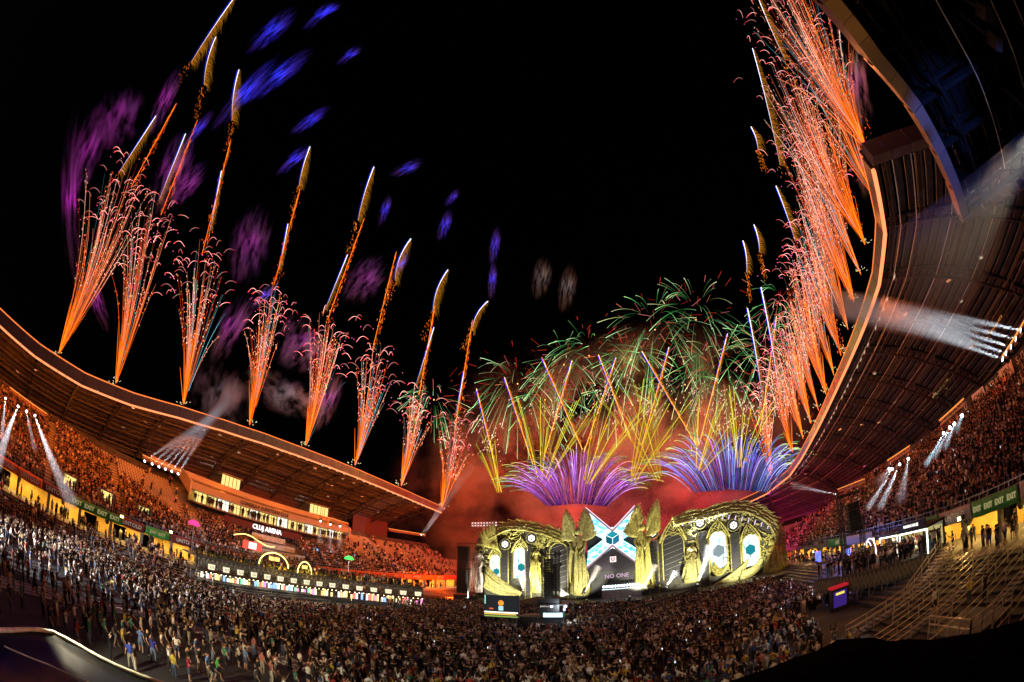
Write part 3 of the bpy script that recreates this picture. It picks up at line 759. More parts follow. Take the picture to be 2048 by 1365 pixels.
for px, py, fz, po, colr, lab in heroes:
    if lab is None: continue
    p = on(px, py, 2, 0); people = [q for q in people if q[0].z > 1 or (q[0] - p).length > .75]
    o = obj('person', HI[po], None, p, (0, 0, face(p) + (fz - 1) * .8), (1, 1, 1)); o.color = (*colr, 0); tag(o, lab, 'person', 'people in the crowd'); hero_objs.append(o)
VIS = 1.0
def inview(p):
    d = (p[0] + UP - EYE); 
    az = math.degrees(math.atan2(d.x, d.y)) + YAW
    return -80 < az < 80 and (d.length > 20)
people = [p for p in people if inview(p)]
people.sort(key=lambda p: (p[0] - EYE).length)
NI = 300 - len(hero_objs)
TOPS = [c for _, c in TOPC]
CNAME = ['black', 'white', 'charcoal', 'grey', 'dark red', 'navy', 'beige', 'dark grey', 'white', 'rust red', 'dark green', 'mustard']
singles = []; POSEW = ['arms down', 'holding a phone', 'both arms raised', 'one hand up', 'arms folded', 'hand on hip', 'walking', 'filming overhead']
for k, (p, rz, s_, po) in enumerate(people[:NI]):
    o = obj('person', HI[po], None, p, (0, 0, rz), (s_, s_, s_)); ci = pr.choice((0, 0, 1, 1, 2, 3, 4, 5, 6, 7, 8, 9, 10, 11)); o.color = (*TOPS[ci], 0)
    az = math.degrees(math.atan2(p.x, p.y)) + YAW
    where = 'on the near right terrace' if p.z > 1 else ('at lower left' if az < -22 else 'at lower right' if az > 28 else 'at bottom centre')
    tag(o, 'person in a %s top, %s, %s' % (CNAME[ci], POSEW[po], where), 'person', 'people in the crowd'); singles.append((o, az))
byl = {}
for o, az in singles: byl.setdefault(o['label'], []).append((az, o))
ORD = ['first', 'second', 'third', 'fourth', 'fifth', 'sixth', 'seventh', 'eighth', 'ninth', 'tenth', 'eleventh', 'twelfth', 'thirteenth', 'fourteenth', 'fifteenth']
for lab, lst in byl.items():
    if len(lst) > 1:
        for q, (az, o) in enumerate(sorted(lst, key=lambda z: z[0])): o['label'] = lab + ', %s from left' % ORD[min(q, 14)]
crowd = [(p, rz, s_, po) for p, rz, s_, po in people[NI:]]
scatter('crowd', [c for c in crowd if c[0].z < .05], C_LOW, 'dense crowd filling the stadium floor towards the stage', 'crowd')
scatter('crowd', [c for c in crowd if c[0].z >= .05 and c[0].x < 0], C_LOW, 'spectators massed on the left grandstand and its walkway', 'crowd')
scatter('crowd', [c for c in crowd if c[0].z >= .05 and c[0].x >= 0], C_LOW, 'spectators packed on the right grandstand and its walkway', 'crowd')
# phone screens held up in the crowd
ph = MB()
for k in range(200):
    p = pr.choice(crowd)[0]; c = p + Vector((pr.uniform(-.3, .3), pr.uniform(-.3, .1), pr.uniform(1.3, 1.95)))
    ph.box(c - Vector((.05, .01, .09)), c + Vector((.05, .01, .09)))
tag(ph.build('phone_screens', emit('phone_screen', (.85, .92, 1), 1.1)), 'tiny lit phone screens held up all over the crowd', 'phones', kind='stuff')

# ================================================================== THE STAGE
SY = 94.0
def S(px, py, dy=0.0): return on(px, py, 1, SY + dy)
PX = 100.0 / 853.0 * 1.02                       # metres per photo pixel at the stage
M_STONE = mat('olive_sculpture', (.3, .28, .1), .55, var=.6, scale=3, bump=.8)  # strong tone noise puts the light and dark of carved relief into the colour
M_GOLD = mat('gold_sculpture', (.37, .34, .09), .5, .1, var=.6, scale=3, bump=.8)  # same painted light and dark as the olive relief
M_STWALL = mat('stage_wall', (.055, .052, .034), .7, var=.7, scale=1.6, bump=.8)
M_SCRIM = mat('stage_scrim', (.012, .012, .013), .5, var=.3, scale=.4)
M_TEAL = emit('screen_teal', (.02, .32, .38), .9); M_WHITEE = emit('screen_white', (.85, .97, 1), 2.2); M_CYANE = emit('screen_cyan', (.25, .8, .95), 1.3)
M_LOGO = emit('logo_white', (1, .95, .88), 2.0)
def screen_mat(name, sx, sz, ramp, strength):
    m = bpy.data.materials.new(name); m.use_nodes = True; nt = m.node_tree; nt.nodes.clear()
    o = nt.nodes.new('ShaderNodeOutputMaterial'); e = nt.nodes.new('ShaderNodeEmission'); tc = nt.nodes.new('ShaderNodeTexCoord'); mp = nt.nodes.new('ShaderNodeMapping'); nz = nt.nodes.new('ShaderNodeTexNoise'); cr = nt.nodes.new('ShaderNodeValToRGB')
    mp.inputs['Scale'].default_value = (sx, sx, sz); nz.inputs['Scale'].default_value = 1; nz.inputs['Detail'].default_value = 3
    el = cr.color_ramp.elements
    for i, (p, c) in enumerate(ramp):
        q = el[i] if i < 2 else el.new(p)
        q.position = p; q.color = (*c, 1)
    L_ = nt.links; L_.new(tc.outputs['Object'], mp.inputs[0]); L_.new(mp.outputs[0], nz.inputs['Vector']); L_.new(nz.outputs[0], cr.inputs[0]); L_.new(cr.outputs[0], e.inputs[0]); e.inputs[1].default_value = strength; L_.new(e.outputs[0], o.inputs[0])
    m.cycles.emission_sampling = 'NONE'; return m
M_SCR = screen_mat('arched_screen', 2.6, .5, [(.3, (.12, .4, .48)), (.45, (.75, .95, 1)), (.55, (1, 1, 1)), (.65, (.35, .7, .8)), (.75, (1, 1, 1))], 1.5)
M_XSCR = screen_mat('x_screen', .7, 1.2, [(.3, (.02, .2, .3)), (.42, (.06, .5, .75)), (.52, (.3, .85, 1)), (.6, (.9, 1, 1)), (.7, (.12, .6, .85))], 2.2)

stage = thing('festival_stage', 'wide festival stage with gilded arches, glowing arched screens and sculpted crest', 'stage', (-15, SY, 0))
_off = Matrix.Translation(-Vector((-15, SY, 0)))
def fs(o, par=None):
    o.parent = stage if par is None else par
    if par is None: o.matrix_parent_inverse = _off
    return o
def poly(m, pts, y0, y1, mi=0):                  # pts: (x, z) outline, extruded from y0 to y1
    n_ = len(pts); vs = [(x, y0, z) for x, z in pts] + [(x, y1, z) for x, z in pts]
    fsx = [tuple(range(n_)), tuple(reversed(range(n_, 2 * n_)))] + [(i, i + n_, (i + 1) % n_ + n_, (i + 1) % n_) for i in range(n_)]
    return m.add(vs, fsx, mi)
def xz(pts, dy=0): return [(S(a, b, dy).x, S(a, b, dy).z) for a, b in pts]
def blade(m, pts, w, d, mi=0, n=6):
    """solid tapered leaf: pts along its spine, w = half widths in the facade plane, d = half depth"""
    pts = [Vector(p) for p in pts]; k = len(pts); o = len(m.v)
    for i, p in enumerate(pts):
        t = (pts[min(i + 1, k - 1)] - pts[max(i - 1, 0)]).normalized(); sd = t.cross(Vector((0, 1, 0)))
        if sd.length < 1e-3: sd = Vector((1, 0, 0))
        sd.normalize(); fr = t.cross(sd).normalized(); ww = w[i] if isinstance(w, list) else w * math.sin(math.pi * (.12 + .86 * i / (k - 1)))
        for j in range(n):
            a = 2 * math.pi * j / n; m.v.append(tuple(p + sd * ww * math.cos(a) + fr * (min(d, ww)) * math.sin(a)))
    for i in range(k - 1):
        for j in range(n): m.f.append((o+i*n+j, o+i*n+(j+1) % n, o+(i+1)*n+(j+1) % n, o+(i+1)*n+j)); m.mi.append(mi)
    m.f.append(tuple(o + j for j in reversed(range(n)))); m.mi.append(mi); m.f.append(tuple(o + (k-1)*n + j for j in range(n))); m.mi.append(mi)
    return m
def qcurve(a, b, c, n=6):
    a, b, c = Vector(a), Vector(b), Vector(c); return [a * (1-t)**2 + b * 2*t*(1-t) + c * t*t for t in [i / n for i in range(n + 1)]]
sr = random.Random(5)

# platform
m = MB(); m.box((-52, 84, 0), (25, SY + 6, 1.5)); fs(m.build('stage_floor', mat('stage_floor', (.12, .12, .12), .4, var=.3)))
m = MB(); m.box((-52.05, 83.8, 0), (25.05, 83.98, 1.45)); fs(m.build('stage_skirt', M_BLACK))
# wing walls
LW = [(945, 1200), (943, 1118), (955, 1078), (985, 1066), (1018, 1052), (1045, 1051), (1076, 1056), (1104, 1064), (1135, 1075), (1162, 1085), (1176, 1140), (1174, 1200)]
RW = [(1280, 1200), (1278, 1140), (1290, 1090), (1312, 1078), (1345, 1042), (1372, 1036), (1397, 1031), (1426, 1024), (1461, 1016), (1493, 1017), (1518, 1026), (1539, 1038), (1550, 1054), (1557, 1070), (1563, 1103), (1570, 1135), (1566, 1178), (1420, 1195)]
for w_ in (LW, RW):
    m = MB(); poly(m, xz(w_), SY + .2, SY + 2.8); fs(m.build('wing_wall', M_STWALL))
# arched openings
def arch(x0, x1, zt, zb, n=10):
    r_ = (x1 - x0) / 2; c = (x0 + x1) / 2; out = [(x0, zb), (x1, zb)]
    for i in range(n + 1):
        a = math.pi * i / n; out.append((c + r_ * math.cos(a), zt - r_ + r_ * math.sin(a)))
    return out
def arched(px0, px1, pt, pb, mt, scr=True, hexa=None):
    a = S(px0, (pt + pb) / 2); b = S(px1, (pt + pb) / 2); zt = S((px0 + px1) / 2, pt).z; zb = S((px0 + px1) / 2, pb).z
    m = MB(); poly(m, arch(a.x, b.x, zt, zb), SY - .1, SY + .15); o = fs(m.build('arched_screen' if scr else 'arched_scrim', mt))
    m = MB(); pts = [(x, SY - .2, z) for x, z in arch(a.x - .15, b.x + .15, zt + .15, zb)[1:]] + [(a.x - .15, SY - .2, zb)]
    m.tube(pts, .17, 6); m.build('arch_frame', M_GOLD, o, True)
    if hexa:
        c = Vector(((a.x + b.x) / 2 + hexa[0], SY - .13, lerp(zb, zt, hexa[1]))); r_ = hexa[2]; m = MB()
        poly(m, [(c.x + r_ * math.sin(q * math.pi / 3), c.z + r_ * math.cos(q * math.pi / 3)) for q in range(6)], SY - .16, SY - .105); m.build('hexagon', hexa[3], o)
    else:
        m = MB()
        for q in range(9):
            z = lerp(zb + .3, zt - 1, q / 8); m.bar((a.x + .2, SY - .14, z - .2), (b.x - .2, SY - .14, z + .9), .05)
        m.build('scrim_line', mat('scrim_line', (.3, .3, .3), .4), o)
    return o
arched(981.5, 1001, 1110, 1162, M_SCR, True, (.25, .36, .85, M_TEAL))
arched(1029, 1052, 1096, 1157, M_SCR, True, (.3, .36, 1.0, M_TEAL))
arched(1101, 1136, 1087, 1183, M_SCRIM, False)
arched(1327, 1368, 1067, 1160, M_SCRIM, False)
arched(1421, 1453, 1063, 1141, M_SCR, True, (0, .5, 1.45, emit('screen_grey', (.3, .38, .42), 1)))
arched(1486, 1519, 1069, 1132, M_SCR, True, (-.2, .52, 1.25, M_TEAL))
# pillars with speaker columns
for x0, x1, yt, yb in ((1003, 1017, 1098, 1178), (1053, 1062, 1092, 1182), (1138, 1149, 1092, 1172), (1301, 1314, 1080, 1176), (1401, 1413, 1062, 1168), (1464, 1477, 1064, 1140)):
    a = S(x0, yb); b = S(x1, yt); m = MB(); m.box((a.x, SY - .6, min(a.z, 1.5)), (b.x, SY + .19, b.z)); o = fs(m.build('pillar', M_STWALL))
    m = MB()
    for q in range(14):
        z = lerp(2.2, b.z - .3, q / 14); m.box((a.x + .15, SY - .72, z), (b.x - .15, SY - .61, z + (b.z - 2.5) / 14 * .85))
    m.build('speaker_column', M_BLACK, o)
    for sx in (a.x - .12, b.x + .12):
        m = MB(); m.tube([(sx, SY - .45, 1.5), (sx, SY - .45, b.z)], .14, 6); m.build('pilaster', M_GOLD, o, True)
# round plaques with a white hexagon emblem
def plaque(px, py):
    c = S(px, py, -.9); m = MB(); n_ = 20
    poly(m, [(c.x + 1.25 * math.cos(2 * math.pi * q / n_), c.z + 1.25 * math.sin(2 * math.pi * q / n_)) for q in range(n_)], c.y, c.y + .5); o = fs(m.build('plaque', mat('plaque_black', (.015, .015, .015), .5)))
    m = MB(); ring = [(c.x + 1.32 * math.cos(2 * math.pi * q / n_), c.y + .1, c.z + 1.32 * math.sin(2 * math.pi * q / n_)) for q in range(n_ + 1)]; m.tube(ring, .1, 5); m.build('plaque_rim', M_STONE, o)
    h = [(c.x + .8 * math.sin(q * math.pi / 3), c.y - .05, c.z + .8 * math.cos(q * math.pi / 3)) for q in range(7)]
    m = MB()
    for q in range(6): m.bar(h[q], h[q + 1], .09, .12)
    h2 = [(c.x + .55 * math.sin(q * math.pi / 3), c.y - .05, c.z + .55 * math.cos(q * math.pi / 3)) for q in range(7)]
    for q in range(6): m.bar(h2[q], h2[q + 1], .06, .1)
    A = [(c.x - .3, c.y - .06, c.z - .3), (c.x, c.y - .06, c.z + .38), (c.x + .3, c.y - .06, c.z - .3)]
    m.bar(A[0], A[1], .11, .12); m.bar(A[1], A[2], .11, .12); m.bar((c.x - .45, c.y - .06, c.z - .08), (c.x + .45, c.y - .06, c.z - .08), .1, .12)
    m.build('emblem', M_LOGO, o)
for p in ((1010, 1089), (1063, 1077), (1146, 1079), (1305, 1066), (1400, 1046), (1467, 1051)): plaque(*p)
# pointed gables with tracery over the arches
def gable(ax_, ay, lx, ly, rx, ry, mt):
    A = S(ax_, ay, -.5); L_ = S(lx, ly, -.5); R_ = S(rx, ry, -.5); m = MB()
    for E0, sgn in ((L_, -1), (R_, 1)):
        mid = (A + E0) / 2 + Vector((sgn * .55, 0, .5)); m.tube(qcurve(E0, mid, A, 8), [.26, .25, .24, .22, .2, .18, .16, .14, .12], 6)
        mid2 = (A + E0) / 2 + Vector((-sgn * .1, 0, -.3)); m.tube(qcurve(E0, mid2, A - UP * .4, 6), .1, 5)
        for q in range(4):
            t = .25 + q * .18; p = E0.lerp(A, t) + Vector((sgn * .3, 0, .3)); c = Vector((A.x, A.y, lerp(L_.z, A.z, .25 + q * .1)))
            m.tube(qcurve(p, (p + c) / 2 + UP * .5, c, 4), .07, 4)
    m.tube([A - UP * .2, A + UP * .9], [.2, .02], 6)
    fs(m.build('gable_tracery', mt, None, True))
gable(1119, 1060, 1094, 1094, 1143, 1093, M_GOLD); gable(1041, 1077, 1023, 1106, 1056, 1102, M_GOLD); gable(1345, 1038, 1319, 1087, 1372, 1080, M_GOLD)
gable(1435, 1040, 1413, 1077, 1459, 1074, M_GOLD); gable(1496, 1046, 1480, 1087, 1523, 1080, M_GOLD); gable(991, 1095, 977, 1118, 1003, 1115, M_GOLD)
# feathered crests along the roof line
def crest(pts, count, length, wid, lean, mt):
    path = spline([S(a, b, -.2) for a, b in pts], count); m = MB()
    for i, p in enumerate(path):
        d = (path[min(i + 1, count - 1)] - path[max(i - 1, 0)]).normalized(); up = Vector((0, 1, 0)).cross(d); up = -up if up.z < 0 and abs(d.x) > .5 else up
        if up.dot(p - S(1440 if p.x > -15 else 1050, 1120)) < 0: up = -up
        for r_ in range(4):
            L_ = length * sr.uniform(.7, 1.25) * (1 - .12 * r_); q = p - up * (r_ * .5) + Vector((0, -.25 - .35 * r_, 0))
            tip = q + d * L_ * lean + up * L_ * (.42 - .16 * r_) + Vector((0, -.2, 0)); mid = q + d * L_ * lean * .5 + up * L_ * .3
            blade(m, qcurve(q, mid, tip, 6), wid * sr.uniform(.8, 1.2), .3)
    return fs(m.build('feather_crest', mt, None, True))
crest([(985, 1066), (1018, 1051), (1045, 1050), (1076, 1055), (1104, 1063), (1130, 1074)], 20, 2.6, .24, -.9, M_GOLD)
crest([(1345, 1041), (1372, 1034), (1397, 1029), (1426, 1022), (1461, 1014), (1493, 1014), (1518, 1024), (1539, 1036)], 30, 2.8, .26, .9, M_STONE)
crest([(1539, 1036), (1551, 1052), (1558, 1068), (1563, 1100), (1569, 1135)], 14, 2.6, .26, .85, M_STONE)
m = MB()                                          # short pale lamps along the right eave
for q in range(14):
    p = S(lerp(1365, 1535, q / 13), lerp(1052, 1058, q / 13) - 16 * math.sin(math.pi * q / 13), -1.0); m.bar(p, p + Vector((.35, -.1, .9)), .16)
o = fs(m.build('eave_lamp', emit('eave_lamp', (.8, .6, 1), 1.6))); o['kind'] = 'stuff'
# relief swirls on the walls (vines and folds)
def swirls(px0, px1, py0, py1, count, mt, sc=1.0):
    m = MB()
    for q in range(count):
        p = S(sr.uniform(px0, px1), sr.uniform(py0, py1), -.05); a = sr.uniform(0, 6.28); pts = [p]; cur = sr.uniform(-.5, .5); k = sr.randint(6, 10)
        for i in range(k):
            a += cur; pts.append(pts[-1] + Vector((math.cos(a), 0, abs(math.sin(a)) * sr.choice((1, 1, -1)))) * .42 * sc)
        for z in pts: z.y = SY - .02
        m.tube(pts, [.2 * sc * (1 - .7 * i / k) for i in range(k + 1)], 5)
    o = fs(m.build('relief_vine', mt, None, True)); o['kind'] = 'stuff'
swirls(1062, 1096, 1080, 1180, 60, M_GOLD); swirls(950, 980, 1085, 1180, 45, M_STONE); swirls(1374, 1400, 1055, 1150, 45, M_STONE); swirls(1455, 1482, 1085, 1150, 25, M_STONE); swirls(1525, 1560, 1060, 1150, 55, M_GOLD); swirls(1085, 1140, 1058, 1085, 30, M_GOLD); swirls(1003, 1028, 1060, 1090, 25, M_GOLD); swirls(1410, 1520, 1028, 1050, 40, M_STONE)
# draped robes sweeping along the floor
def drape(a, b, c, count, spread0, spread1, mt, name='drapery', par=None):
    m = MB()
    for q in range(count):
        t = q / (count - 1) - .5; n_ = Vector((0, 0, 1)); A, B, C = [S(*k) for k in (a, b, c)]
        p0 = A + Vector((t * spread0 * .4, -.3 - sr.random() * .5, t * spread0)); p1 = B + Vector((t * (spread0 + spread1) * .3, -.6 - sr.random() * .6, t * (spread0 + spread1) / 2)); p2 = C + Vector((t * spread1 * .4, -1 - sr.random() * .8, t * spread1))
        m.tube(qcurve(p0, p1, p2, 9), [.12 + .22 * math.sin(math.pi * (.15 + .8 * i / 9)) for i in range(10)], 6)
    return fs(m.build(name, mt, None, True), par)
drape((1490, 1140), (1460, 1165), (1412, 1182), 12, 4.5, 1.2, M_STONE); drape((1500, 1165), (1450, 1178), (1415, 1185), 8, 2.2, 1.0, M_GOLD)
drape((968, 1150), (1000, 1180), (1045, 1190), 12, 4.5, 1.2, M_STONE); drape((1540, 1100), (1520, 1150), (1560, 1160), 10, 3.5, 3, M_STONE); drape((1525, 1120), (1505, 1150), (1480, 1150), 8, 2.5, 1.6, M_STONE)
drape((1425, 1130), (1437, 1160), (1455, 1128), 7, 1.2, 1.2, M_GOLD)
# phoenix head at the left end
def phoenix():
    t = thing('bird_sculpture', 'gilded bird head with swept-back feathers at the left end of the stage', 'sculpture', tuple(S(990, 1095)))
    T = Matrix.Translation(-Vector(t.location)); m = MB()
    beak = S(1000, 1103, -1.2)
    for q in range(16):
        f_ = q / 15; tip = S(lerp(950, 992, f_) + sr.uniform(-3, 3), lerp(1062, 1042, f_) + sr.uniform(-5, 6) + 26 * (1 - f_) * (q % 3 == 0), -1); mid = S(lerp(965, 985, f_), lerp(1086, 1070, f_), -1.8)
        blade(m, qcurve(beak + Vector((-.6, .2, .5)), mid, tip, 7), .5, .22)
    o = m.build('head_feathers', M_GOLD, t, True); o.matrix_parent_inverse = T
    m = MB(); blade(m, qcurve(S(983, 1090, -1.7), S(992, 1092, -2.2), S(1001, 1106, -1.6), 7), [.7, .85, .8, .65, .5, .35, .2, .03], .5, n=8); o = m.build('head', M_GOLD, t, True); o.matrix_parent_inverse = T
    m = MB(); m.ball(S(988, 1092, -2.2), .16); o = m.build('eye', emit('eye_glow', (.4, .9, 1), 1.5), t); o.matrix_parent_inverse = T
phoenix()
# statues ------------------------------------------------------------
def statue(label, hx, hy, fx_, fy, width, mt, wings=None, head_r=.75, arms=True):
    base = S(fx_, fy, -1.2); head = S(hx, hy, -1.2); H = head.z - base.z
    t = thing('winged_statue' if wings else 'robed_statue', label, 'statue', tuple(base)); T = Matrix.Translation(-base)
    def put(m, n_): o = m.build(n_, mt, t, True); o.matrix_parent_inverse = T; return o
    m = MB(); ax_ = head - base; n_ = 14; prof = [(0, 1.0), (.1, 1.08), (.3, .95), (.5, .8), (.62, .72), (.75, .78), (.84, .7), (.9, .35), (.93, .26)]
    o0 = len(m.v)
    for f_, wv in prof:
        c = base + ax_ * f_
        for j in range(n_):
            a = 2 * math.pi * j / n_; fold = 1 + .2 * math.sin(a * 4 + f_ * 7) * (1 if f_ < .85 else 0)
            m.v.append((c.x + width * wv * math.cos(a) * fold, c.y + width * .6 * wv * math.sin(a) * fold, c.z))
    for i in range(len(prof) - 1):
        for j in range(n_): m.f.append((o0+i*n_+j, o0+i*n_+(j+1) % n_, o0+(i+1)*n_+(j+1) % n_, o0+(i+1)*n_+j)); m.mi.append(0)
    m.f.append(tuple(o0 + j for j in reversed(range(n_)))); m.mi.append(0)
    put(m, 'robe')
    m = MB(); m.ball(head, head_r, 10, 8); m.tube([head + Vector((0, -head_r * .95, .1)), head + Vector((0, -head_r * 1.15, -.15))], [.08, .14], 5); put(m, 'head')
    m = MB()
    for q in range(18): 
        a = math.pi * (q / 17) ; d = Vector((math.cos(a), .35, abs(math.sin(a)) * .9 + .1)); p = head + d * head_r * .8; blade(m, qcurve(p, p + d * .5 + UP * .2, p + Vector((math.cos(a) * .7, .3, -.9 - .3 * sr.random())), 4), .17, .1)
    put(m, 'hair')
    m = MB()                                        # folds of the robe
    for q in range(9):
        tt = q / 8 - .5; p0 = base + ax_ * sr.uniform(.62, .85) + Vector((tt * width * 1.3, -width * .55, 0)); p2 = base + ax_ * sr.uniform(0, .25) + Vector((tt * width * 2.2 + sr.uniform(-.4, .4), -width * .62, 0)); mid = (p0 + p2) / 2 + Vector((sr.uniform(-.8, .8), -.3, 0))
        m.tube(qcurve(p0, mid + Vector((sr.uniform(-.9, .9), 0, 0)), p2, 7), [.12, .24, .32, .36, .33, .28, .2, .08], 6)
    put(m, 'robe_fold')
    if arms:
        for s_ in (-1, 1):
            shp = base + ax_ * .84 + Vector((s_ * width * .7, -.2, 0)); m = MB(); m.tube(qcurve(shp, shp + Vector((s_ * .7, -.5, -1.2)), base + ax_ * .66 + Vector((s_ * .3, -width * .8, 0)), 6), [.34, .32, .3, .27, .24, .2, .12], 7); put(m, 'arm')
    if wings:
        for s_, (tx, ty) in zip((-1, 1), wings):
            root = base + ax_ * .86 + Vector((s_ * .6, .4, 0)); tip = S(tx, ty, -.6); m = MB()
            bend = root.lerp(tip, .45) + Vector((s_ * 1.6, 0, .2))
            for q in range(11):                      # long feathers fanning from the shoulder, longest at the tip
                f_ = q / 10; e_ = tip.lerp(root + Vector((s_ * 3.7, 0, 1.6)), f_ ** .85) + Vector((sr.uniform(-.15, .15), 0, sr.uniform(-.2, .3))); st0 = root.lerp(tip, .25 * (1 - f_)) + Vector((0, -.1 - .05 * q, 0))
                mid = st0.lerp(e_, .5) + Vector((s_ * lerp(1.5, .5, f_), -.5, -.2)); blade(m, qcurve(st0, mid, e_, 8), lerp(.8, .55, f_), .2)
            for q in range(5):                       # inner edge curling back over the head
                f_ = q / 4; st0 = root.lerp(tip, .15 + .1 * q) + Vector((0, -.7, 0)); e_ = root.lerp(tip, .55 + .1 * q) + Vector((-s_ * (1.5 - .25 * q), -.5, .3)); blade(m, qcurve(st0, st0.lerp(e_, .5) + Vector((s_ * .9, -.4, .2)), e_, 6), .4, .18)
            put(m, 'wing')
    return t
statue('tall winged statue with raised feathered wings left of the X-shaped screen', 1156, 1064, 1160, 1192, 1.9, M_STONE, ((1133, 1018), (1171, 1016)), .8)
statue('tall winged statue with raised feathered wings right of the X-shaped screen', 1283, 1056, 1290, 1180, 1.9, M_GOLD, ((1277, 1006), (1315, 999)), .8)
statue('robed statue in the recess behind the black speaker tower', 1073, 1107, 1074, 1186, 1.1, M_GOLD, None, .5)
statue('seated robed statue between the dark arch and the bright right arch', 1383, 1099, 1386, 1165, 1.7, M_STONE, None, .55)
statue('hooded statue in spreading robes at the right end of the stage', 1547, 1086, 1548, 1145, 2.0, M_GOLD, None, .6)
statue('pale draped statue at the far left end of the stage', 957, 1112, 953, 1185, 1.3, mat('pale_sculpture', (.6, .52, .5), .6, var=.35, scale=2, bump=.5), None, .5)

# the X-shaped screen ---------------------------------------------------
xs = thing('x_shaped_screen', 'giant glowing cyan X-shaped screen with a cube emblem at the stage centre', 'screen', tuple(S(1225, 1077)))
XT = Matrix.Translation(-Vector(xs.location))
def px_(m, n_, mt, smooth=False): o = m.build(n_, mt, xs, smooth); o.matrix_parent_inverse = XT; return o
C = (1225, 1077)
arms_ = [[(1224, 1059), (1178, 1024), (1178, 1062), (1205, 1079)], [(1226, 1059), (1268, 1020), (1272, 1062), (1245, 1079)], [(1225, 1094), (1172, 1138), (1176, 1102), (1205, 1080)], [(1225, 1094), (1283, 1132), (1278, 1100), (1245, 1080)]]
for q, a in enumerate(arms_):
    m = MB(); pts = xz([C] + a if False else [a[0], a[1], a[2], a[3], C]); poly(m, pts, SY + .3 + .003 * q, SY + .8); px_(m, 'led_arm', M_XSCR)
    A0 = S(*a[0], -.02); A1 = S(*a[1], -.02); B0 = S(*a[3], -.02); B1 = S(*a[2], -.02)
    for f_, th, mt in ((.06, .18, M_WHITEE), (.3, .1, M_CYANE), (.5, .28, M_WHITEE), (.72, .1, M_CYANE), (.94, .14, M_WHITEE)):
        m = MB(); m.bar(A0.lerp(B0, f_) , A1.lerp(B1, f_), .1, th, up=Vector((0, 1, 0))); 
        o = px_(m, 'light_bar', mt)
for a, b in (((1225, 1062), (1172, 1018)), ((1225, 1062), (1270, 1014)), ((1225, 1091), (1168, 1141)), ((1225, 1091), (1287, 1135))):
    A, B = S(*a, -.3), S(*b, -.3); m = MB(); m.bar(A, B, .5, .5); px_(m, 'truss_edge', mat('purple_truss', (.3, .22, .3), .4, .4)); m = MB(); m.bar(A + Vector((0, -.3, .3)), B + Vector((0, -.3, .3)), .12); px_(m, 'edge_light', emit('edge_light', (1, .75, .95), 1.8))
c = S(*C, -.3); r_ = 1.75
m = MB(); poly(m, [(c.x + 2.6 * math.sin(q * math.pi / 3), c.z + 2.6 * math.cos(q * math.pi / 3)) for q in range(6)], SY - .2, SY + .25); px_(m, 'hexagon_backing', M_WHITEE)
H = [Vector((c.x + r_ * math.sin(q * math.pi / 3), SY - .32, c.z + r_ * math.cos(q * math.pi / 3))) for q in range(6)]; O = Vector((c.x, SY - .32, c.z))
for q, mt in ((0, emit('cube_teal', (.02, .35, .45), 1)), (2, emit('cube_blue', (.015, .22, .34), 1)), (4, emit('cube_dark', (.01, .14, .2), 1))):
    p = [O, H[(q - 1) % 6], H[q % 6], H[(q + 1) % 6]]; g_ = sum(p, Vector()) / 4; p = [g_ + (v_ - g_) * .93 for v_ in p]
    m = MB(); m.hexa(p, [v_ + Vector((0, .08, 0)) for v_ in p]); px_(m, 'cube_face', mt)
m = MB(); a, b = S(1172, 1075), S(1284, 1075); m.box((a.x, SY + 1.0, 8), (b.x, SY + 1.1, S(1225, 1052).z)); px_(m, 'dark_backing', M_SCRIM)
# dark canopy, emblem, DJ screen and desk under the X
m = MB(); A, B, D_ = S(1225, 1096, -.6), S(1168, 1145, -.6), S(1286, 1138, -.6); poly(m, [(A.x, A.z), (B.x, B.z), (D_.x, D_.z)], SY - .9, SY + .1); fs(m.build('canopy_gable', mat('canopy_dark', (.015, .012, .02), .4, .2)))
e_ = S(1226, 1119, -1.2); m = MB(); m.box((e_.x - .65, e_.y - .1, e_.z - .65), (e_.x + .65, e_.y + .6, e_.z + .65)); cub = fs(m.build('emblem_cube', emit('emblem_pale', (1, .8, .78), 1.3)))
text('U', 1.1, basis((1, 0, 0), UP, (e_.x, e_.y - .14, e_.z)), mat('emblem_red', (.3, .02, .03), .6), stage, 'emblem_letter', ext=.03, bold=.05)
a, b = S(1190, 1148, 1.0), S(1285, 1195, 1.0); m = MB(); m.box((a.x - 2, SY + 1.2, 1.5), (b.x + 1, SY + 1.6, a.z + 5)); fs(m.build('dj_backdrop', M_SCRIM))
p = S(1257, 1150, .9); text('NO ONE', 1.35, basis((1, 0, 0), UP, (p.x - 2.6, SY + 1.1, p.z)), emit('backdrop_lettering', (.8, .55, .75), .8), stage, ext=.02, bold=.03)
desk = MB(); q0, q1 = S(1205, 1178, -1.5), S(1283, 1178, -1.5); desk.box((q0.x, SY - 2.2, 1.5), (q1.x, SY - 1.2, q0.z)); dk = fs(desk.build('dj_desk', mat('desk_grey', (.25, .25, .26), .4)))
for q in range(13):
    x = lerp(q0.x + .4, q1.x - .4, q / 12); m = MB(); m.ball((x, SY - 2.25, q0.z + .45), .3, 8, 6); m.build('desk_lamp', emit('desk_lamp', (.85, 1, 1), 3), dk)
m = MB(); m.box((q0.x, SY - 2.25, q0.z - .3), (q1.x, SY - 2.21, q0.z - .12)); m.build('desk_light_strip', emit('desk_strip', (.8, .95, 1), 1.5), dk)

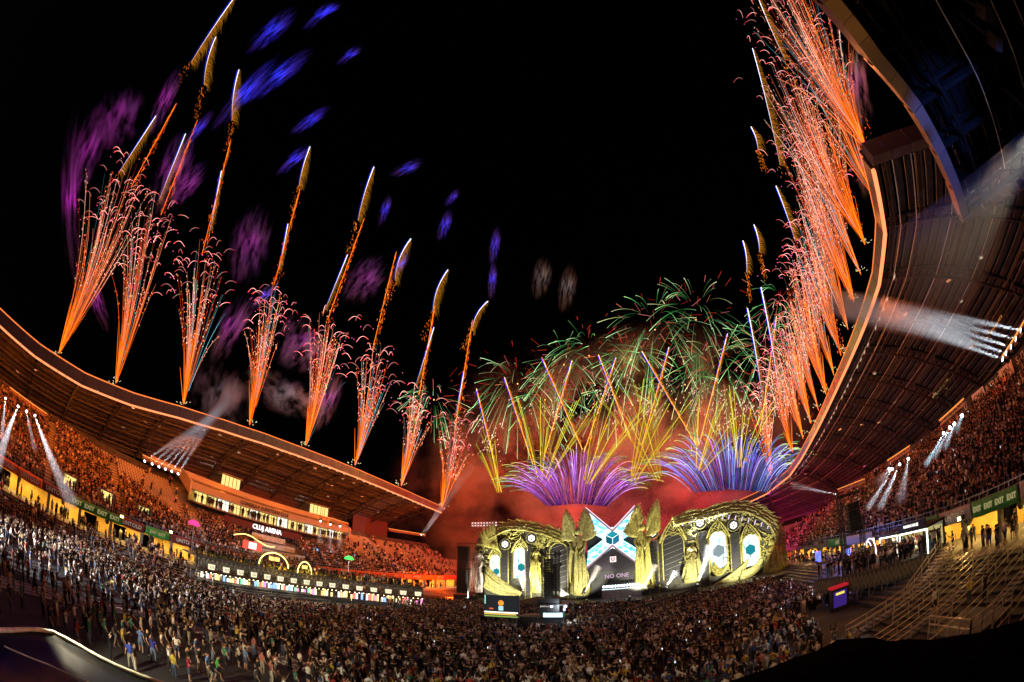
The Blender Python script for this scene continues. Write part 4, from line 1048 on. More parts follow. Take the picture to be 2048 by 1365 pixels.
# stage lamps on the floor edge, aimed up or across: real spots with visible heads
lampm = MB(); lampm.lathe([(.16, 0), (.2, .1), (.2, .5), (.26, .55), (.26, .62)], (0, 0, 0), 10, 0); lampm.box((-.32, -.06, -.3), (-.26, .06, .35)); lampm.box((.26, -.06, -.3), (.32, .06, .35)); lampm.box((-.3, -.15, -.4), (.3, .15, -.3))
HEAD_ME = lampm.mesh('lamp_head', M_BLACK)
lens = MB(); lens.lathe([(.02, .625), (.25, .625), (.25, .64), (.02, .64)], (0, 0, 0), 10); LENS_ME = lens.mesh('lens', E_WHITE)
BEAM_MAT = {}
def beam_mat(name, dens, col=(1, 1, 1)):
    if name in BEAM_MAT: return BEAM_MAT[name]
    m = bpy.data.materials.new(name); m.use_nodes = True; nt = m.node_tree; nt.nodes.clear(); o = nt.nodes.new('ShaderNodeOutputMaterial'); v = nt.nodes.new('ShaderNodeVolumeScatter')
    v.inputs['Color'].default_value = (*col, 1); v.inputs['Density'].default_value = dens; v.inputs['Anisotropy'].default_value = .0
    nt.links.new(v.outputs[0], o.inputs['Volume']); BEAM_MAT[name] = m; return m
def moving_head(loc, target, col, power, spread, label, group, length=None, dens=.02, scale=1.0, lens_mat=None, cat='spotlight', beam=True):
    loc = Vector(loc); target = Vector(target); d = (target - loc); q = d.to_track_quat('Z', 'Y')
    t = thing('moving_head_light', label, cat, tuple(loc), 0, group)
    h = obj('lamp_head', HEAD_ME, t); h.rotation_euler = q.to_euler(); h.scale = (scale,) * 3
    l = obj('lens', LENS_ME, h)
    lo = light('spot', 'SPOT', (0, 0, .7 * scale), power, col, None, .12, None, spread, .35); lo.parent = t; lo.location = d.normalized() * .75 * scale; lo.rotation_euler = (-d).to_track_quat('Z', 'Y').to_euler()
    if beam:
        L_ = length or d.length; m = MB(); r1 = math.tan(R(spread / 2)) * L_; n_ = 12
        vs = []
        for r_, z_ in ((.2 * scale, .72 * scale), (.2 * scale + r1 * 1.04, L_)):
            for j in range(n_): vs.append((r_ * math.cos(2*math.pi*j/n_), r_ * math.sin(2*math.pi*j/n_), z_))
        m.add(vs, [(j, (j+1) % n_, (j+1) % n_ + n_, j + n_) for j in range(n_)] + [tuple(reversed(range(n_))), tuple(range(n_, 2*n_))])
        b = m.build('light_beam', beam_mat('beam_haze_%g' % dens, dens), t); b.rotation_euler = q.to_euler(); b['kind'] = 'stuff'
    return t
G_ = 'lamps along the stage floor'
sl = [((1047, 1187), (1044, 1158), (1, .95, .85), 9e3, 26, .12, 'short blinding lamp on the stage floor under the second left arch'),
      ((1143, 1191), (1120, 1186), (1, .9, .7), 7e3, 50, .05, 'dazzling lamp on the stage floor at the foot of the left winged statue'),
      ((1168, 1189), (1196, 1135), (1, .88, .68), 2.5e4, 16, .03, 'lamp throwing a warm beam up right beside the left winged statue'),
      ((1285, 1182), (1310, 1132), (1, .86, .62), 2.5e4, 16, .03, 'lamp throwing a warm beam up right beside the right winged statue'),
      ((1330, 1180), (1350, 1145), (.95, .97, 1), 3e4, 20, .06, 'brightest white lamp on the stage floor under the dark right arch'),
      ((1393, 1174), (1420, 1095), (.9, .96, 1), 4e4, 16, .04, 'lamp throwing a tall white beam beside the bright right arch'),
      ((1300, 1178), (1280, 1172), (1, .9, .75), 8e3, 26, .05, 'low lamp crossing its beam at the foot of the right winged statue')]
for a, b, col, pw, spd, dn, lab in sl:
    p, q = S(*a, -5), S(*b, -4.0); p.z = max(p.z, 2.0); moving_head(p, q, col, pw * 4, spd, lab, G_, (q - p).length * 1.05, dn)
# front-of-house wash on the scenery from the control tower and wing trusses
for x, tgt, pw, colr in ((-44, (-40, SY, 10), 1.5e4, (1, .95, .72)), (-30, (-32, SY, 11), 1.5e4, (1, .95, .75)), (2, (0, SY, 11), 1.5e4, (1, .95, .72)), (14, (12, SY, 10), 1.8e4, (1, .96, .72)), (-18, (-24, SY, 12), 1.5e4, (1, .93, .7)), (-10, (-8, SY, 13), 1.5e4, (1, .93, .7))):
    moving_head((x, 82.5, 1.9), tgt, colr, pw, 85, 'black wash lamp at the stage front edge, %s of six from the left' % ['first', 'second', 'third', 'fourth', 'fifth', 'sixth'][sorted((-44, -30, 2, 14, -18, -10)).index(x)], 'wash lamps at the stage front', beam=False)

# ================================================================== FIREWORKS
fr = random.Random(99)
SPARK = emit_attr('spark_glow', 2.5)
ORANGE = (1, .13, .005); AMBER = (1, .22, .01); PINK = (1, .27, .12); RED = (.8, .05, .015); TEAL = (.12, .42, .5); SILVER = (1, .6, .45); GOLD = (.5, .2, .012); GREEN = (.1, .6, .14); LIME = (.5, .62, .03); PURPLE = (.5, .08, .95); BLUE = (.1, .12, 1); MAG = (1, .12, .45); WHT = (1, .95, .9)
def cmul(c, k): return (c[0] * k, c[1] * k, c[2] * k)
def cmix(a, b, t): return tuple(lerp(x, y, t) for x, y in zip(a, b))
class FW:
    """a firework standing in the upright plane through its launch point; w() turns a photo pixel into a point of that plane"""
    def __init__(s, name, label, base, group):
        s.base = Vector(base); s.n = Vector((s.base.x, s.base.y, 0)).normalized(); s.root = thing(name, label, 'firework', tuple(s.base), 0, group); s.k = (s.base - EYE).length / FPX
        s.T = Matrix.Translation(-s.base)
    def w(s, px, py, depth=0.0):
        return on_plane(px, py, s.base, s.n) + s.n * depth
    def put(s, m, name, mt=SPARK):
        if not m.f: return None
        o = m.build(name, mt, s.root); o.matrix_parent_inverse = s.T; o['kind'] = 'stuff'; return o
    def lamp(s, px, py, power, col, radius=2.0):
        l = light('glow', 'POINT', s.w(px, py), power, col, None, radius); l.parent = s.root; l.matrix_parent_inverse = s.T; return l
def q2(a, b, c, t): return (a[0]*(1-t)**2 + b[0]*2*t*(1-t) + c[0]*t*t, a[1]*(1-t)**2 + b[1]*2*t*(1-t) + c[1]*t*t)

def mine(label, base3, bpx, top, half, n, curl, group, bend=0.0, power=0, tealf=.16, hue=ORANGE, thick=1.0, name='firework_mine'):
    F = FW(name, label, base3, group); r0 = .5 * F.k * thick; half *= fr.uniform(.72, .92); tealf *= fr.uniform(.6, 1.6)
    dx, dy = top[0] - bpx[0], top[1] - bpx[1]; L_ = math.hypot(dx, dy); ux, uy = dx / L_, dy / L_; nx, ny = -uy, ux
    core = MB(); tr = MB(); dash = MB(); cu = MB()
    def end(u, ln): return (bpx[0] + ux * L_ * ln + nx * half * u, bpx[1] + uy * L_ * ln + ny * half * u)
    for i in range(int(n * .62)):
        u = fr.gauss(0, .5); u = max(-1.15, min(1.15, u)); ln = fr.uniform(.62, 1.08) * (1 - .12 * abs(u)); e = end(u, ln); dep = fr.uniform(-1, 1) * half * F.k * .9
        c = (bpx[0] + ux * L_ * .45 + nx * (half * u * .38 + bend * L_), bpx[1] + uy * L_ * .45 + ny * (half * u * .38 + bend * L_))
        K = 9; typ = fr.random(); inten = fr.choice((.12, .22, .35, .6, 1.1))
        if typ < tealf: a, b_ = cmul(TEAL, .55), cmul(TEAL, .8)
        elif typ < .5: a, b_ = hue, PINK
        elif typ < .75: a, b_ = cmul(hue, .8), cmul(SILVER, .9)
        else: a, b_ = hue, RED
        t0 = fr.uniform(0, .25); pts = []; cols = []
        for k in range(K + 1):
            t = lerp(t0, 1, k / K); p = q2(bpx, c, e, t); pts.append(F.w(*p, dep * t)); cols.append(cmul(cmix(a, b_, min(1, max(0, t * 1.5 - .35))), inten * fr.uniform(.8, 1.15) * (1 if t < .9 else .6)))
        tr.tube(pts, [r0 * (.9 - .35 * k / K) for k in range(K + 1)], 3, cols=cols, cap=False)
        if typ > .3:                               # broken, sparkling upper half
            for k in range(10):
                t = fr.uniform(.45, 1.02); p = q2(bpx, c, e, t); d = fr.uniform(1.2, 3.2); p2 = (p[0] + ux * d + fr.uniform(-.8, .8), p[1] + uy * d + fr.uniform(-.5, .5)); j = fr.uniform(-2.5, 2.5)
                cc = cmul(fr.choice((PINK, RED, SILVER, AMBER)), fr.uniform(.6, 1.3)); dash.tube([F.w(p[0] + j, p[1], dep * t), F.w(p2[0] + j, p2[1], dep * t)], r0 * .95, 3, cols=cc, cap=False)
    for i in range(26 if power else 9):                            # dense orange throat
        u = fr.gauss(0, .3); ln = fr.uniform(.25, .55); e = end(u * .55, ln); cols = [cmul(hue, 1.0), cmul(cmix(hue, AMBER, fr.random()), .8), cmul(hue, .35)]
        core.tube([F.w(*bpx), F.w(*q2(bpx, ((bpx[0] + e[0]) / 2, (bpx[1] + e[1]) / 2), e, .5), fr.uniform(-.5, .5)), F.w(*e, fr.uniform(-1, 1))], r0 * .9, 3, cols=cols, cap=False)
    for i in range(curl):                          # drooping hooks at the crown
        u = fr.gauss(0, .62); e = end(max(-1.4, min(1.4, u)), fr.uniform(.72, 1.06)); sg = 1 if u > 0 else -1
        if fr.random() < .2: sg = -sg
        hk = fr.choice((.4, .8, 1.3)); wv = fr.uniform(6, 24) * sg; up = fr.uniform(4, 10); dn = fr.uniform(2, 16); dep = fr.uniform(-1, 1) * half * F.k
        pts = []; cols = []
        for k in range(8):
            t = k / 7; p = q2((e[0], e[1] + up), (e[0] + wv * .45, e[1] - up), (e[0] + wv, e[1] + dn - up), t); pts.append(F.w(*p, dep)); cols.append(cmul(cmix((1, .5, .45), (1, .06, .05), min(1, abs(t - .4) * 1.9)), hk))
        cu.tube(pts, r0 * .8, 3, cols=cols, cap=False)
        if fr.random() < .5:
            p = (e[0] + wv * 1.25 + fr.uniform(-6, 6), e[1] + dn + fr.uniform(-8, 8)); cu.ball(F.w(*p, dep), r0 * 1.5, 4, 3, col=cmul(MAG, 1.3))
    for i in range(10):                            # sparks around the muzzle
        a = fr.uniform(-2.6, -.5); d = fr.uniform(4, 16); p = (bpx[0] + math.cos(a) * d, bpx[1] + math.sin(a) * d); dash.tube([F.w(*p), F.w(p[0] + math.cos(a) * 3, p[1] + math.sin(a) * 3)], r0 * .7, 3, cols=(.7, .6, .3), cap=False)
    F.put(core, 'throat'); F.put(tr, 'spark_trails'); F.put(dash, 'sparkle'); F.put(cu, 'drooping_hooks')
    if power: F.lamp(bpx[0] + ux * L_ * .35, bpx[1] + uy * L_ * .35, power, (1, .3, .05))
    mz = MB(); mz.lathe([(.12, -.45), (.12, .1), (.15, .1), (.15, .14)], F.base, 8); o = mz.build('mortar_tube', M_DSTEEL, F.root); o.matrix_parent_inverse = F.T
    return F

def feather(F, a, b, width, side=1, colh=(.8, .85, 1), colt=GOLD, tail=.35, bend=0.0, thick=1.0, dens=1.0):
    """comet: bright spine from a to its head b, fringe of gold filaments falling to one side"""
    L_ = math.hypot(b[0] - a[0], b[1] - a[1]); ux, uy = (b[0] - a[0]) / L_, (b[1] - a[1]) / L_; nx, ny = -uy * side, ux * side
    if ny < 0 and abs(ny) > .6: nx, ny = -nx, -ny
    c = ((a[0] + b[0]) / 2 - nx * bend * L_, (a[1] + b[1]) / 2 - ny * bend * L_)
    sp = MB(); pts = [F.w(*q2(a, c, b, t / 10)) for t in range(11)]; r0 = .55 * F.k * thick
    sp.tube(pts, [r0 * (.5 + .9 * t / 10) for t in range(11)], 4, cols=[cmul(colh, .25 + 1.3 * t / 10) for t in range(11)]); halo_pts = [F.w(q2(a, c, b, t / 10)[0] - nx * 2.2 * thick, q2(a, c, b, t / 10)[1] - ny * 2.2 * thick, .3) for t in range(11)]; sp.tube(halo_pts, [r0 * (.4 + 1.6 * t / 10) for t in range(11)], 4, cols=[cmul((.012, .012, .42), .25 + t / 10) for t in range(11)]); F.put(sp, 'comet_spine_halo')  # second, blue tube draws the glow halo beside the spine
    fm = MB(); n_ = int(L_ * 1.0 * dens)
    for i in range(n_):
        t = i / n_; p = q2(a, c, b, t); w_ = width * (math.sin(math.pi * min(1, .25 + t * .72)) ** .6) * fr.uniform(.5, 1.1)
        e = (p[0] + nx * w_ - ux * w_ * fr.uniform(.5, 1.1), p[1] + ny * w_ - uy * w_ * fr.uniform(.5, 1.1) + w_ * .25); mdl = (p[0] + nx * w_ * .65 - ux * w_ * .2, p[1] + ny * w_ * .65 - uy * w_ * .2); dep = fr.uniform(-.4, .4)
        k0 = fr.uniform(.45, 1)
        fm.tube([F.w(*p), F.w(*mdl, dep), F.w(*e, dep)], [r0 * .55, r0 * .45, r0 * .2], 3, cols=[cmul(cmix(colt, AMBER, .5), .9 * k0), cmul(colt, .6 * k0), cmul(colt, .12 * k0)], cap=False)
    F.put(fm, 'comet_fringe')
    em = MB()                                      # embers left behind below
    for i in range(int(30 * tail / .35)):
        t = -fr.random() * tail * 1.1; p = (a[0] + ux * L_ * t * -(-1) + fr.gauss(0, width * .22), a[1] + uy * L_ * t + fr.gauss(0, 3)); d = fr.uniform(1.5, 4)
        em.tube([F.w(*p), F.w(p[0] - ux * d + 1, p[1] - uy * d)], r0 * .5, 3, cols=cmul(AMBER, fr.uniform(.2, 1.3) * (1 + t * .6)), cap=False)
    F.put(em, 'embers')
def fuzzy(F, a, b, width, col=ORANGE, n=200, thick=1.0, taper=True):
    """comet column: a core line wrapped in a cloud of short sparks, narrow at its head b"""
    L_ = math.hypot(b[0] - a[0], b[1] - a[1]); ux, uy = (b[0] - a[0]) / L_, (b[1] - a[1]) / L_; nx, ny = -uy, ux; m = MB(); r0 = .55 * F.k * thick
    m.tube([F.w(lerp(a[0], b[0], t / 6), lerp(a[1], b[1], t / 6)) for t in range(7)], [r0 * 1.1] * 6 + [r0 * .5], 4, cols=[cmul(cmix(col, AMBER, t / 8), .9) for t in range(7)])
    for i in range(n):
        t = fr.random() ** .8; w_ = width * ((1 - t) * .85 + .12 if taper else 1); s_ = fr.gauss(0, .35) * w_ + w_ * .25 * (1 if nx > 0 else -1); p = (lerp(a[0], b[0], t) + nx * s_, lerp(a[1], b[1], t) + ny * s_); d = fr.uniform(2, 6)
        m.tube([F.w(*p, fr.uniform(-.5, .5)), F.w(p[0] - ux * d, p[1] - uy * d, 0)], r0 * fr.uniform(.35, .7), 3, cols=cmul(fr.choice((col, ORANGE, AMBER, RED)), fr.uniform(.15, 1.1)), cap=False)
    F.put(m, 'comet_column')

GL = 'firework mines along the left roof'; GR = 'firework mines along the right roof'
def roofpt(px, py): return on(px, py, 0, LX) + Vector((0, 0, .35))
ordw = ['first', 'second', 'third', 'fourth', 'fifth', 'sixth', 'seventh', 'eighth']
leftset = [
 ((116, 713), (250, 345), 78, 95, 46, .045, [('f', (262, 375), (352, 208), 13, ORANGE), ('w', (238, 345), (312, 232), 14), ('h', (382, 125), (470, -6), 17, .02)]),
 ((231, 772), (302, 425), 64, 80, 42, .025, [('f', (322, 430), (395, 240), 12, ORANGE), ('w', (318, 400), (371, 268), 10), ('h', (408, 170), (432, 74), 17, .1)]),
 ((367, 813), (408, 510), 66, 80, 40, .01, [('f', (404, 510), (462, 278), 13, ORANGE), ('w', (420, 460), (443, 342), 8), ('h', (464, 240), (478, 140), 17, .08)]),
 ((499, 855), (545, 585), 50, 72, 36, .02, [('f', (548, 570), (600, 378), 12, ORANGE), ('w', (558, 540), (576, 448), 7), ('h', (598, 372), (620, 294), 14, .06)]),
 ((611, 896), (660, 645), 56, 72, 36, .03, [('f', (655, 640), (728, 438), 12, ORANGE), ('w', (650, 620), (695, 510), 7), ('h', (716, 440), (748, 334), 14, .05)]),
 ((710, 935), (752, 705), 42, 62, 30, .03, [('f', (745, 700), (792, 505), 13, AMBER), ('h', (790, 560), (822, 478), 15, .16)]),
 ((802, 975), (842, 780), 40, 56, 28, .02, [('f', (838, 790), (870, 610), 10, AMBER), ('w', (832, 770), (868, 655), 6), ('h', (866, 625), (896, 540), 16, .16)]),
 ((883, 1022), (922, 838), 42, 56, 28, .02, [('f', (908, 870), (945, 640), 14, AMBER), ('w', (912, 830), (928, 745), 6), ('h', (944, 660), (976, 603), 12, .2)]),
]
for i, (b, tp, hw, n_, cu, bd, comets) in enumerate(leftset):
    F = mine('orange spark mine with comets, %s from the left along the left roof' % ordw[i], roofpt(*b), b, tp, hw, n_, cu, GL, bd, power=1.6e3)
    for cset in comets:
        if cset[0] == 'f': fuzzy(F, cset[1], cset[2], cset[3], cset[4], 190)
        elif cset[0] == 'w': feather(F, cset[1], cset[2], cset[3], 1, (.75, .85, 1), GOLD, .05, .0, .8)
        else: feather(F, cset[1], cset[2], cset[3], 1, (1, 1, 1), GOLD, .6, cset[4], 1.0)

def rpt(px, py): # nearest point of the right lip below that pixel
    d = ray(px, py); best = min(range(401), key=lambda q: (lambda p: -(p - EYE).normalized().dot(d))(spline_R[q])); return spline_R[best] + UP * .35
spline_R = spline(innerR, 401)
rightset = [
 ((1733, 300), (1560, -40), 95, 110, 40, -.02, [('f', (1725, 285), (1600, -10), 26, AMBER), ('h', (1570, 120), (1510, -20), 12, .02)]),
 ((1730, 490), (1575, 140), 62, 90, 38, -.05, [('f', (1725, 480), (1650, 250), 18, ORANGE), ('w', (1560, 330), (1505, 97), 16)]),
 ((1708, 606), (1600, 290), 50, 80, 36, -.04, [('f', (1702, 600), (1640, 400), 14, ORANGE), ('h', (1516, 300), (1502, 254), 16, -.12)]),
 ((1682, 712), (1606, 440), 40, 70, 32, -.03, [('f', (1680, 705), (1640, 520), 12, AMBER), ('w', (1590, 480), (1552, 372), 15)]),
 ((1652, 790), (1590, 540), 36, 60, 28, -.03, [('f', (1650, 785), (1606, 600), 11, ORANGE), ('h', (1519, 505), (1508, 450), 13, -.1)]),
 ((1622, 848), (1570, 640), 32, 50, 24, -.03, [('f', (1620, 845), (1585, 680), 10, AMBER), ('h', (1493, 545), (1486, 482), 12, -.1)]),
 ((1585, 905), (1548, 725), 26, 44, 22, -.02, [('w', (1560, 800), (1522, 575), 8)]),
 ((1542, 960), (1520, 770), 22, 40, 18, -.01, [('w', (1525, 800), (1495, 617), 7)]),
]
for i, (b, tp, hw, n_, cu, bd, comets) in enumerate(rightset):
    F = mine('orange and silver spark mine, %s from the top along the right roof' % ordw[i], rpt(*b), b, tp, hw * 1.3, int(n_ * 1.8), int(cu * 1.5), GR, bd, power=1.8e3, tealf=.1)
    for cset in comets:
        if cset[0] == 'f': fuzzy(F, cset[1], cset[2], cset[3], cset[4], 200)
        elif cset[0] == 'w': feather(F, cset[1], cset[2], cset[3], 1, (.75, .85, 1), GOLD, .1, -.02, .9)
        else: feather(F, cset[1], cset[2], cset[3], 1, (1, 1, 1), GOLD, .8, cset[4], 1.0)

for i, (b, tp, hw) in enumerate((((1748, 395), (1600, 60), 70), ((1722, 550), (1590, 215), 56), ((1696, 660), (1610, 360), 44), ((1668, 752), (1598, 500), 38), ((1637, 822), (1580, 600), 32), ((1606, 878), (1560, 690), 26))):
    F = mine('thin pink and orange spark spray between the right roof mines, %s from the top' % ordw[i], rpt(*b), b, tp, hw, 62, 22, GR, -.03, power=0, tealf=.12, hue=(1, .16, .01), thick=.85)
# crossing comets over the stage
GC = 'crossing orange comets over the stage'
cross = [((1003, 985), (953, 778)), ((1066, 930), (1009, 755)), ((1165, 900), (1084, 716)), ((1088, 915), (1144, 722)), ((1262, 880), (1197, 710)), ((1168, 905), (1232, 716)), ((1392, 890), (1284, 703)), ((1284, 890), (1338, 695)), ((1398, 890), (1455, 668)), ((1520, 865), (1553, 633))]
for i, (a, b) in enumerate(cross):
    lean = 'leaning left' if b[0] < a[0] else 'leaning right'
    F = FW('comet_firework', 'straight orange comet %s over the stage, %s from the left by its head' % (lean, (ordw + ['ninth', 'tenth'])[i]), on(a[0], max(a[1], 1000), 1, 99), GC)
    fuzzy(F, (lerp(a[0], b[0], .0), a[1]), b, 9, (1, .5, .08), 120, 1.0); feather(F, (lerp(a[0], b[0], .35), lerp(a[1], b[1], .35)), b, 6, 1, (.9, .55, .15), GOLD, .0, 0, .8)
# yellow-green fans
GY = 'yellow fans over the stage'
fans = [((1000, 1000), -104, 13, 150, 12), ((1082, 985), -80, 26, 200, 22), ((1165, 990), -66, 16, 230, 18), ((1258, 985), -68, 15, 220, 16), ((1325, 985), -108, 14, 230, 14), ((1392, 960), -74, 24, 190, 20), ((1478, 955), -82, 18, 190, 16)]
for i, (b, ang, spd, ln, n_) in enumerate(fans):
    F = FW('fan_firework', 'fan of thin yellow-green sparks above the stage, %s from the left' % ordw[i], on(b[0], b[1] if b[1] < 1010 else 1000, 1, 98), GY); m = MB(); cr_ = MB()
    for q in range(n_):
        a = R(ang + fr.uniform(-spd, spd)); L_ = ln * fr.uniform(.65, 1.05); e = (b[0] + math.cos(a) * L_, b[1] + math.sin(a) * L_); c = (b[0] + math.cos(a) * L_ * .55, b[1] + math.sin(a) * L_ * .6); fi = fr.choice((.2, .4, .8)); e = (e[0] + math.cos(a) * 8, e[1] + fr.uniform(0, 14)); dep = fr.uniform(-2.5, 2.5)
        m.tube([F.w(*q2(b, c, e, t / 8), dep * t / 8) for t in range(1, 9)], .5 * F.k, 3, cols=[cmul(cmix((.75, .36, .015), LIME, t / 8), fi) for t in range(1, 9)], cap=False)
        if fr.random() < .4:
            for z in range(9):
                p = (e[0] + fr.gauss(0, 12), e[1] - 8 + fr.gauss(0, 12)); cr_.tube([F.w(*p), F.w(p[0] + 1.5, p[1] - 2)], .5 * F.k, 3, cols=cmul((1, .7, .55), .8), cap=False)
    F.put(m, 'spark_trails'); F.put(cr_, 'crackle')
    F.lamp(b[0], b[1] - 60, 2500, (.8, .6, .1), 1)
# purple-blue plumes
def plume(label, bx, by, half, apex, ang0, ang1, n_, cols_):
    F = FW('plume_firework', label, on(bx, by, 1, 98.5), 'violet plumes over the stage'); m = MB()
    for q in range(n_):
        t = fr.random(); x0 = bx + (t - .5) * half * .9 + fr.uniform(-6, 6); a = R(lerp(ang0, ang1, t) + fr.uniform(-4, 4)); L_ = apex * fr.uniform(.6, 1.05) * (1 - .1 * abs(t - .5)); b = (x0, by + 10 * abs(t - .5))
        sx = math.cos(a); c = (b[0] + sx * L_ * .6, b[1] + math.sin(a) * L_ * .85); e = (b[0] + sx * L_ * 1.12, b[1] + math.sin(a) * L_ * .86 + abs(sx) * L_ * .18); dep = fr.uniform(-4, 4); K = 9
        inten = fr.choice((.1, .2, .4, .9)); main = fr.choice(cols_); tipc = fr.choice((LIME, GREEN, LIME, LIME))
        cl = [cmul(cmix(cmul(main, .35), cmix(main, (.8, .6, 1), .18), min(1, k / 5)) if k < 7 else cmix(main, tipc, .6 + .2 * (k - 7)), inten * (.5 + .5 * min(1, k / 4))) for k in range(K + 1)]
        m.tube([F.w(*q2(b, c, e, k / K), dep * k / K) for k in range(K + 1)], .5 * F.k, 3, cols=cl, cap=False)
    F.put(m, 'spark_trails'); F.lamp(bx, by - 40, 2500, (.45, .08, 1), 2); return F
plume('broad violet and green plume left of the stage centre', 1155, 1008, 130, 140, -142, -38, 240, [PURPLE, (.4, .05, .7), (.5, .06, .6), (.75, .3, .85), (.3, .03, .6)])
plume('blue-white and green plume above the right stage wing', 1465, 980, 170, 145, -140, -46, 240, [BLUE, (.15, .2, 1), PURPLE, (.45, .6, 1), (.05, .1, .9), (.1, .3, 1)])
# green shell bursts with red shards
GG = 'green shell bursts over the stage'
shells = [(1035, 768, 88, 40), (1128, 730, 75, 34), (1178, 712, 78, 34), (1262, 720, 70, 30), (1310, 660, 92, 42), (1392, 640, 96, 40), (1440, 730, 82, 40), (1530, 700, 80, 40), (1560, 610, 62, 24), (868, 800, 60, 30), (1225, 790, 66, 26), (1090, 800, 70, 26), (1370, 770, 70, 26)]
for i, (cx_, cy_, r_, n_) in enumerate(shells):
    F = FW('shell_burst', 'green spark burst with red shards over the stage, %s in order from the left' % (ordw + ['ninth', 'tenth', 'eleventh', 'twelfth', 'thirteenth'])[sorted(range(len(shells)), key=lambda q: shells[q][0]).index(i)], on(cx_, 1000, 1, 104 + (i % 4) * 3), GG); m = MB(); m2 = MB()
    for q in range(int(n_ * 1.35)):
        a = fr.uniform(0, 6.28); el = fr.uniform(.45, 1); dep = math.sqrt(max(0, 1 - el * el)) * r_ * F.k * fr.choice((-1, 1)); x1, y1 = cx_ + math.cos(a) * r_ * el, cy_ + math.sin(a) * r_ * el * .85
        t0 = fr.uniform(.28, .6); a2 = fr.uniform(-.5, .5); x1 += math.cos(a + a2) * r_ * .2; y1 += math.sin(a + a2) * r_ * .2; g_ = r_ * fr.uniform(.2, .75); pts = []
        for k in range(7):
            t = lerp(t0, 1.15, k / 6); pts.append(F.w(lerp(cx_, x1, t), lerp(cy_, y1, t) + g_ * t * t - g_ * .25, dep * t))
        gc = fr.choice((GREEN, (.2, .6, .25), GREEN, (.5, .55, .2))); kk = fr.choice((.25, .5, 1.0, 1.6)); m.tube(pts, .36 * F.k, 3, cols=[cmul(cmix(gc, (.7, .7, .4), max(0, k / 6 - .5)), kk * (.08 + .92 * (k / 6) ** 1.5)) for k in range(7)], cap=False)
    for q in range(int(n_ * 1.0)):
        a = fr.uniform(0, 6.28); d = fr.uniform(.15, 1.15) * r_; L_ = fr.uniform(4, 26); p = (cx_ + math.cos(a) * d, cy_ + math.sin(a) * d * .85); dep = fr.uniform(-1, 1) * r_ * F.k * .6
        m2.tube([F.w(*p, dep), F.w(p[0] + math.cos(a) * L_, p[1] + math.sin(a) * L_ + 2, dep)], .32 * F.k, 3, cols=cmul(fr.choice((RED, (1, .2, .22), PINK, (.5, .03, .01), (.6, .05, .02))), fr.uniform(.1, .7)), cap=False)
    m2.ball(F.w(cx_, cy_), F.k * 1.6, 5, 4, col=(1, .4, .1)); F.put(m, 'spark_trails'); F.put(m2, 'red_shards')
    if i % 3 == 0: F.lamp(cx_, cy_, 3000, (.5, .7, .15), 2)

# ================================================================== BANNERS ON THE WALKWAY EDGE
M_BGREEN = mat('banner_green', (.05, .3, .06), .6, var=.3, scale=1.5); M_BORNG = mat('banner_orange', (.6, .13, .04), .6, var=.2); M_BDARK = mat('banner_maroon', (.16, .03, .03), .6, var=.2); M_BBRN = mat('banner_brown', (.09, .06, .04), .6, var=.2); M_BGREY = mat('banner_grey', (.4, .38, .36), .6, var=.2)
M_TXTY = emit('banner_glowing_print', (1, .8, .35), .35); M_TXTP = mat('banner_pale_print', (.85, .75, .65), .6)  # yellow words given a glow of their own, light put into the print
br = random.Random(3)
def banner(side, y0, y1, mt, texts, label, tm=M_TXTP, z0=4.95, z1=6.3, size=.85):
    x = (LX + .42) if side < 0 else (RX - .42); nx_ = 1 if side < 0 else -1
    t = thing('hanging_banner', label, 'banner', (x, (y0 + y1) / 2, z0), 0, 'banners hung along the stand walkways')
    m = MB(); n_ = max(6, int((y1 - y0) * 3)); ph = br.uniform(0, 6)
    f = lambda u, v: x + nx_ * (.035 * math.sin(u * n_ * .9 + ph) * (.4 + v) + .02 * math.sin(u * n_ * 2.3 + v * 4))
    for i in range(n_ + 1):
        for j in range(4):
            u, v = i / n_, j / 3; m.v.append((f(u, 1 - v) - x, lerp(y0, y1, u) - (y0 + y1) / 2, lerp(z0, z1, v) + .03 * math.sin(u * n_ * .7) * (1 - v) - z0))
    for i in range(n_):
        for j in range(3): a = i * 4 + j; m.f.append((a, a + 4, a + 5, a + 1)); m.mi.append(0)
    o = m.build('cloth', mt, t, True); o.modifiers.new('thickness', 'SOLIDIFY').thickness = .02
    for s_, yc in texts:
        me = text_mesh(s_, size, tm, .012, .02); o = obj('lettering', me, t); o.matrix_local = Matrix.Translation(Vector((nx_ * .1, yc - (y0 + y1) / 2, (z1 - z0) / 2))) @ basis((0, -side, 0) if side > 0 else (0, 1, 0), UP, (0, 0, 0))
    return t
def ly(px, py): return on(px, py, 0, LX + .42).y
def ryy(px, py): return on(px, py, 0, RX - .42).y
E4 = [ly(153, 1012), ly(178, 1021), ly(204, 1030), ly(229, 1038)]
banner(-1, E4[0] - 1.3, E4[3] + 1.5, M_BGREEN, [('EXIT', y) for y in E4], 'long green banner with four EXIT words on the left walkway', M_TXTY)
yy = E4[0] - 1.5
for q, (mt, s_) in enumerate(((M_BDARK, 'UNTOLD'), (M_BORNG, 'UNTOLD'), (M_BORNG, 'UNTOLD'), (M_BDARK, 'UNTOLD'))):
    banner(-1, yy - 4.6, yy - .1, mt, [(s_, yy - 2.3)], ['dark red UNTOLD banner just left of the four EXIT words', 'orange wrinkled UNTOLD banner, second left of the four EXIT words', 'orange UNTOLD banner at the far left picture edge', 'dark banner beyond the left picture edge'][q]); yy -= 4.7
ya, yb = ly(292, 1055), ly(340, 1069)
banner(-1, E4[3] + 1.7, ya - .2, M_BDARK, [('UNTOLD', (E4[3] + ya) / 2 + .3)], 'maroon UNTOLD banner between the two green EXIT banners')
